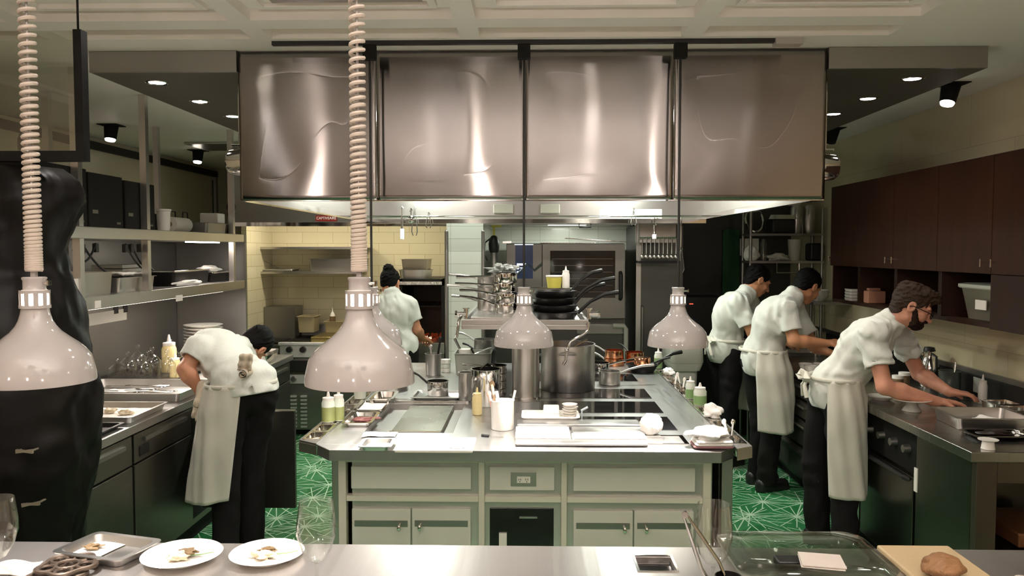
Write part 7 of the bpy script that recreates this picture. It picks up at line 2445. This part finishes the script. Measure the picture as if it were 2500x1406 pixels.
        vs = np.array(vs)
        if cl is not None: vs = cl(vs)
        for j in range(m_):
            for i in range(n):
                q = j * (n + 1) + i
                fs.append((q, q + 1, q + n + 2, q + n + 1))
        mb = MB(); mb.add([tuple(v) for v in vs], fs)
        ao = mb.build('apron', APRON, root, angle=180)
        sd = ao.modifiers.new('thick', 'SOLIDIFY'); sd.thickness = .004; sd.offset = 1
        # waist band and bow
        band = []
        for i in range(40):
            ph = 2 * PI * i / 40
            band.append(W + f * math.cos(ph) * (bW + .003) + plat * math.sin(ph) * (aW + .003) + np.array((0, 0, -.004)))
        wb = MB().tube([tuple(p) for p in band], .0055, 8, True, flat=2.2)
        wb.build('apron_band', APRON, root)
        if len(ap) > 8 and ap[8]:
            b0 = W - f * (bW + .01)
            bw = MB()
            for sg in (-1, 1):
                bw.tube([b0, b0 - f * .03 + plat * sg * .05 + np.array((0, 0, .02)), b0 - f * .035 + plat * sg * .085, b0 - f * .03 + plat * sg * .05 - np.array((0, 0, .02)), b0], .010, 6, flat=2)
                bw.tube([b0, b0 - f * .03 + plat * sg * .025 - np.array((0, 0, .05)), b0 - f * .02 + plat * sg * .04 - np.array((0, 0, .12))], [.008, .012, .014], 6, flat=.6)
            bw.build('apron_bow', APRON, root)
    return root


def ankle(u, Y):
    return (PP(u, 1000, Y=Y).x, Y, .085)


def clampR(v):
    m = (v[:, 2] < .912) & (v[:, 0] > 1.905)
    v[m, 0] = 1.905 + (v[m, 0] - 1.905) * .02
    return v


# bearded man at the right counter
pe = PP(2056, 950, Y=4.66); pe.x = min(pe.x, 1.775)
ftail = V(pe) + V((-.12, -.02, -.04))
J = dict(pelvis=pe, chest=PP(2112, 845, Y=4.63), neck=PP(2178, 782, Y=4.6), head=PP(2226, 748, Y=4.55), sR=PP(2128, 818, Y=4.44), sL=PP(2188, 800, Y=4.79),
         eR=PP(2160, 945, Y=4.34), wR=PP(2288, 980, Y=4.34), eL=PP(2244, 912, Y=4.80), wL=PP(2318, 957, Y=4.55),
         hR=pe + V((0, -.085, -.05)), hL=pe + V((-.02, .085, -.05)), kR=V((1.79, 4.54, .50)), kL=V((1.72, 4.80, .50)), aR=ankle(2068, 4.52), aL=ankle(2003, 4.80))
person('bearded man with glasses in white shirt and apron leaning over a steel pan', J, (1, -.05, 0), ((.84, -.30, -.42), (.42, -.06, .9)),
       dict(skin=2, hair='quiff', hairm=HAIRBR, beard=True, glasses=True, eyes=True, vox=.004, bulk=1.02, seed=4, hem=(0, 0, -.10), sleeve=.60,
            hands={'R': ((.95, .12, -.05), (0, 0, -1), -1, (.15, .25, .2)), 'L': ((.9, -.25, -.06), (-.1, 0, -1), 1, (.2, .35, .3))}, clamp=clampR,
            apron=(V(pe) + V((0.0, 0, .075)), V(pe) + V((.03, .0, -.58)), .190, .142, .215, .165, -1.15, 2.25, True)))

# man in the middle on the right
pe = PP(1862, 872, Y=5.88)
J = dict(pelvis=pe, chest=PP(1888, 782, Y=5.85), neck=PP(1938, 722, Y=5.86), head=PP(1972, 698, Y=5.92), sR=PP(1918, 752, Y=5.68), sL=PP(1935, 742, Y=6.03),
         eR=PP(1938, 832, Y=5.62), wR=PP(2018, 838, Y=5.66), eL=PP(1985, 845, Y=6.0), wL=PP(2022, 860, Y=5.85),
         hR=pe + V((.03, -.08, -.05)), hL=pe + V((-.03, .08, -.05)), kR=PP(1884, 1030, Y=5.82), kL=PP(1858, 1030, Y=6.0), aR=ankle(1874, 5.85), aL=ankle(1850, 6.05))
person('black haired man in long white apron, middle one of the three at right', J, (.92, .36, 0), ((.74, .42, -.52), (.5, .2, .84)),
       dict(skin=1, hair='short', vox=.0045, seed=7, hem=(0, 0, -.13), sleeve=.70, bulk=1.04, clamp=clampR,
            hands={'R': ((.95, .2, .1), (0, .3, -1), -1, (.5, .7, .5)), 'L': ((.9, -.1, -.15), (0, 0, -1), 1, (.3, .5, .4))},
            apron=(V(pe) + V((0, 0, .06)), V(pe) + V((.04, .02, -.52)), .195, .145, .218, .180, -1.4, 2.6, False)))

# farthest man on the right
pe = PP(1770, 848, Y=6.55)
J = dict(pelvis=pe, chest=PP(1783, 765, Y=6.5), neck=PP(1824, 715, Y=6.5), head=PP(1850, 684, Y=6.52), sR=PP(1800, 738, Y=6.31), sL=PP(1828, 732, Y=6.68),
         eR=PP(1838, 815, Y=6.28), wR=PP(1905, 835, Y=6.36), eL=PP(1880, 815, Y=6.7), wL=PP(1915, 838, Y=6.6),
         hR=pe + V((.04, -.08, -.05)), hL=pe + V((-.04, .08, -.05)), kR=PP(1776, 1000, Y=6.48), kL=PP(1764, 1000, Y=6.68), aR=ankle(1772, 6.5), aL=ankle(1758, 6.72))
person('black haired man in white shirt looking down, farthest of the three at right', J, (.88, .45, 0), ((.86, .12, -.5), (.48, .1, .87)),
       dict(skin=1, hair='short', eyes=True, vox=.005, seed=12, hem=(0, 0, -.12), sleeve=.7, clamp=clampR,
            hands={'R': ((.95, .1, -.1), (0, 0, -1), -1), 'L': ((.95, 0, -.1), (0, 0, -1), 1)},
            apron=(V(pe) + V((0, 0, .07)), V(pe) + V((.05, .02, -.55)), .19, .14, .20, .168, -1.2, 1.3, True)))

# woman at the charcoal grill
pe = PP(974, 845, Y=6.98)
J = dict(pelvis=pe, chest=PP(966, 765, Y=6.98), neck=PP(956, 716, Y=6.99), head=PP(953, 690, Y=7.04), sL=PP(924, 742, Y=7.0), sR=PP(1000, 745, Y=6.98),
         eL=PP(916, 805, Y=7.0), wL=PP(945, 835, Y=7.2), eR=PP(1018, 805, Y=7.0), wR=PP(1032, 826, Y=7.22),
         hL=pe + V((-.085, 0, -.05)), hR=pe + V((.085, 0, -.05)), kL=PP(960, 985, Y=6.98), kR=PP(992, 985, Y=6.98), aL=ankle(962, 6.98), aR=ankle(992, 6.98))
person('woman with dark hair in a bun and white shirt facing the charcoal grill', J, (.15, 1, 0), ((.2, .9, -.35), (.05, .35, .93)),
       dict(skin=0, hair='bun', vox=.005, seed=15, hem=(0, 0, -.13), sleeve=.62, bulk=.95,
            hands={'R': ((.3, .9, -.2), (0, 0, -1), -1, (.6, .8, .6)), 'L': ((.2, .95, -.2), (0, 0, -1), 1)}))

# chef bending over the left counter
pe = PP(598, 945, Y=4.40)
J = dict(pelvis=pe, chest=PP(540, 866, Y=4.66), neck=PP(585, 845, Y=4.92), head=PP(624, 842, Y=5.02), sL=PP(486, 850, Y=4.50), sR=PP(596, 862, Y=4.95),
         eL=PP(452, 902, Y=4.42), wL=PP(486, 950, Y=4.44), eR=PP(612, 915, Y=5.06), wR=PP(585, 912, Y=5.2),
         hL=pe + V((-.06, -.065, -.05)), hR=pe + V((.06, .065, -.05)), kL=PP(552, 1120, Y=4.34), kR=PP(612, 1120, Y=4.5), aL=ankle(545, 4.34), aR=ankle(610, 4.52))
f_ = V((-.75, .66, 0)).normalized()
CH = person('cook with black hair bending low over the left prep counter, towel at the waist', J, f_, ((-.05, .62, -.78), (.62, .6, .5)),
       dict(skin=0, hair='cap', vox=.0045, seed=21, hem=(0, 0, -.045), hem_n=(.15, -.1, -1), sleeve=.55, bulk=1.06, wr=.007, wdir=(.2, .2, 1),
            slit=((PP(617, 1000, Y=4.2), PP(612, 942, Y=4.28), .05, .006),),
            hands={'L': ((.2, .5, -.85), (-.3, .3, -.2), 1, (.4, .6, .5)), 'R': ((-.6, .6, -.05), (0, 0, -1), -1)},
            apron=(V(pe) + V((-.02, .0, .03)), V(pe) + V((-.10, .0, -.60)), .200, .152, .222, .170, -2.75, 1.25, False)))

# towels of the bent cook
tw = thing('rolled_towel', 'beige striped towel rolled and tucked in the bent cook\'s apron string', 'towel', PP(600, 905, Y=4.2))
q = PP(598, 912, Y=4.24)
qq = PP(602, 878, Y=4.25)
sp_ = []
for i in range(60):
    a = i / 59 * 2 * PI * 2.4
    r = .006 + .022 * i / 59
    sp_.append((q.x + r * math.cos(a), q.z + r * math.sin(a)))
rm = MB()
rr_ = []
for (x, z) in sp_:
    rr_.append([V((x, q.y - .045, z)), V((x, q.y + .05, z)), V((x + .003, q.y + .05, z + .003)), V((x + .003, q.y - .045, z + .003))])
rm.rings(rr_).build('roll', BEIGETOWEL, tw)
fd = MB()
n = 10
vs, fs = [], []
for j in range(n + 1):
    for i in range(n + 1):
        x = q.x - .035 + .07 * i / n + .012 * j / n
        z = q.z + .02 + .085 * j / n
        y = q.y - .01 + .012 * math.sin(i * 1.1) + .006 * math.sin(j * 1.3) + .01 * j / n
        vs.append((x, y, z))
for j in range(n):
    for i in range(n):
        k = j * (n + 1) + i
        fs.append((k, k + 1, k + n + 2, k + n + 1))
o = fd.add(vs, fs).build('flap', BEIGETOWEL, tw, angle=180)
sd = o.modifiers.new('thick', 'SOLIDIFY'); sd.thickness = .014; sd.offset = 0
q = PP(494, 985, Y=4.33)
hw_ = thing('hanging_towel', 'beige towel hanging bunched from the bent cook\'s left hand over the counter edge', 'towel', (q.x, 4.33, q.z - .1))

s_ = Sdf((q.x - .16, 4.15, q.z - .22), (q.x + .16, 4.55, q.z + .22), .005)
top_ = PP(497, 948, Y=4.40)
for du, dv, dy, r0 in ((-8, 1010, .0, .03), (4, 1022, -.03, .026), (14, 1000, .03, .026), (-2, 985, -.05, .028)):
    e_ = PP(486 + du, dv, Y=4.33 + dy)
    s_.rc(top_, e_, .026, r0, .03, ((1, 0, 0), 1.3))
s_.rc(top_, PP(520, 935, Y=4.42), .024, .02, .02)
s_.wrinkle(.008, .045, 8, 4, (1.2, .3, .1))
s_.mesh('cloth_folds', BEIGETOWEL, hw_)
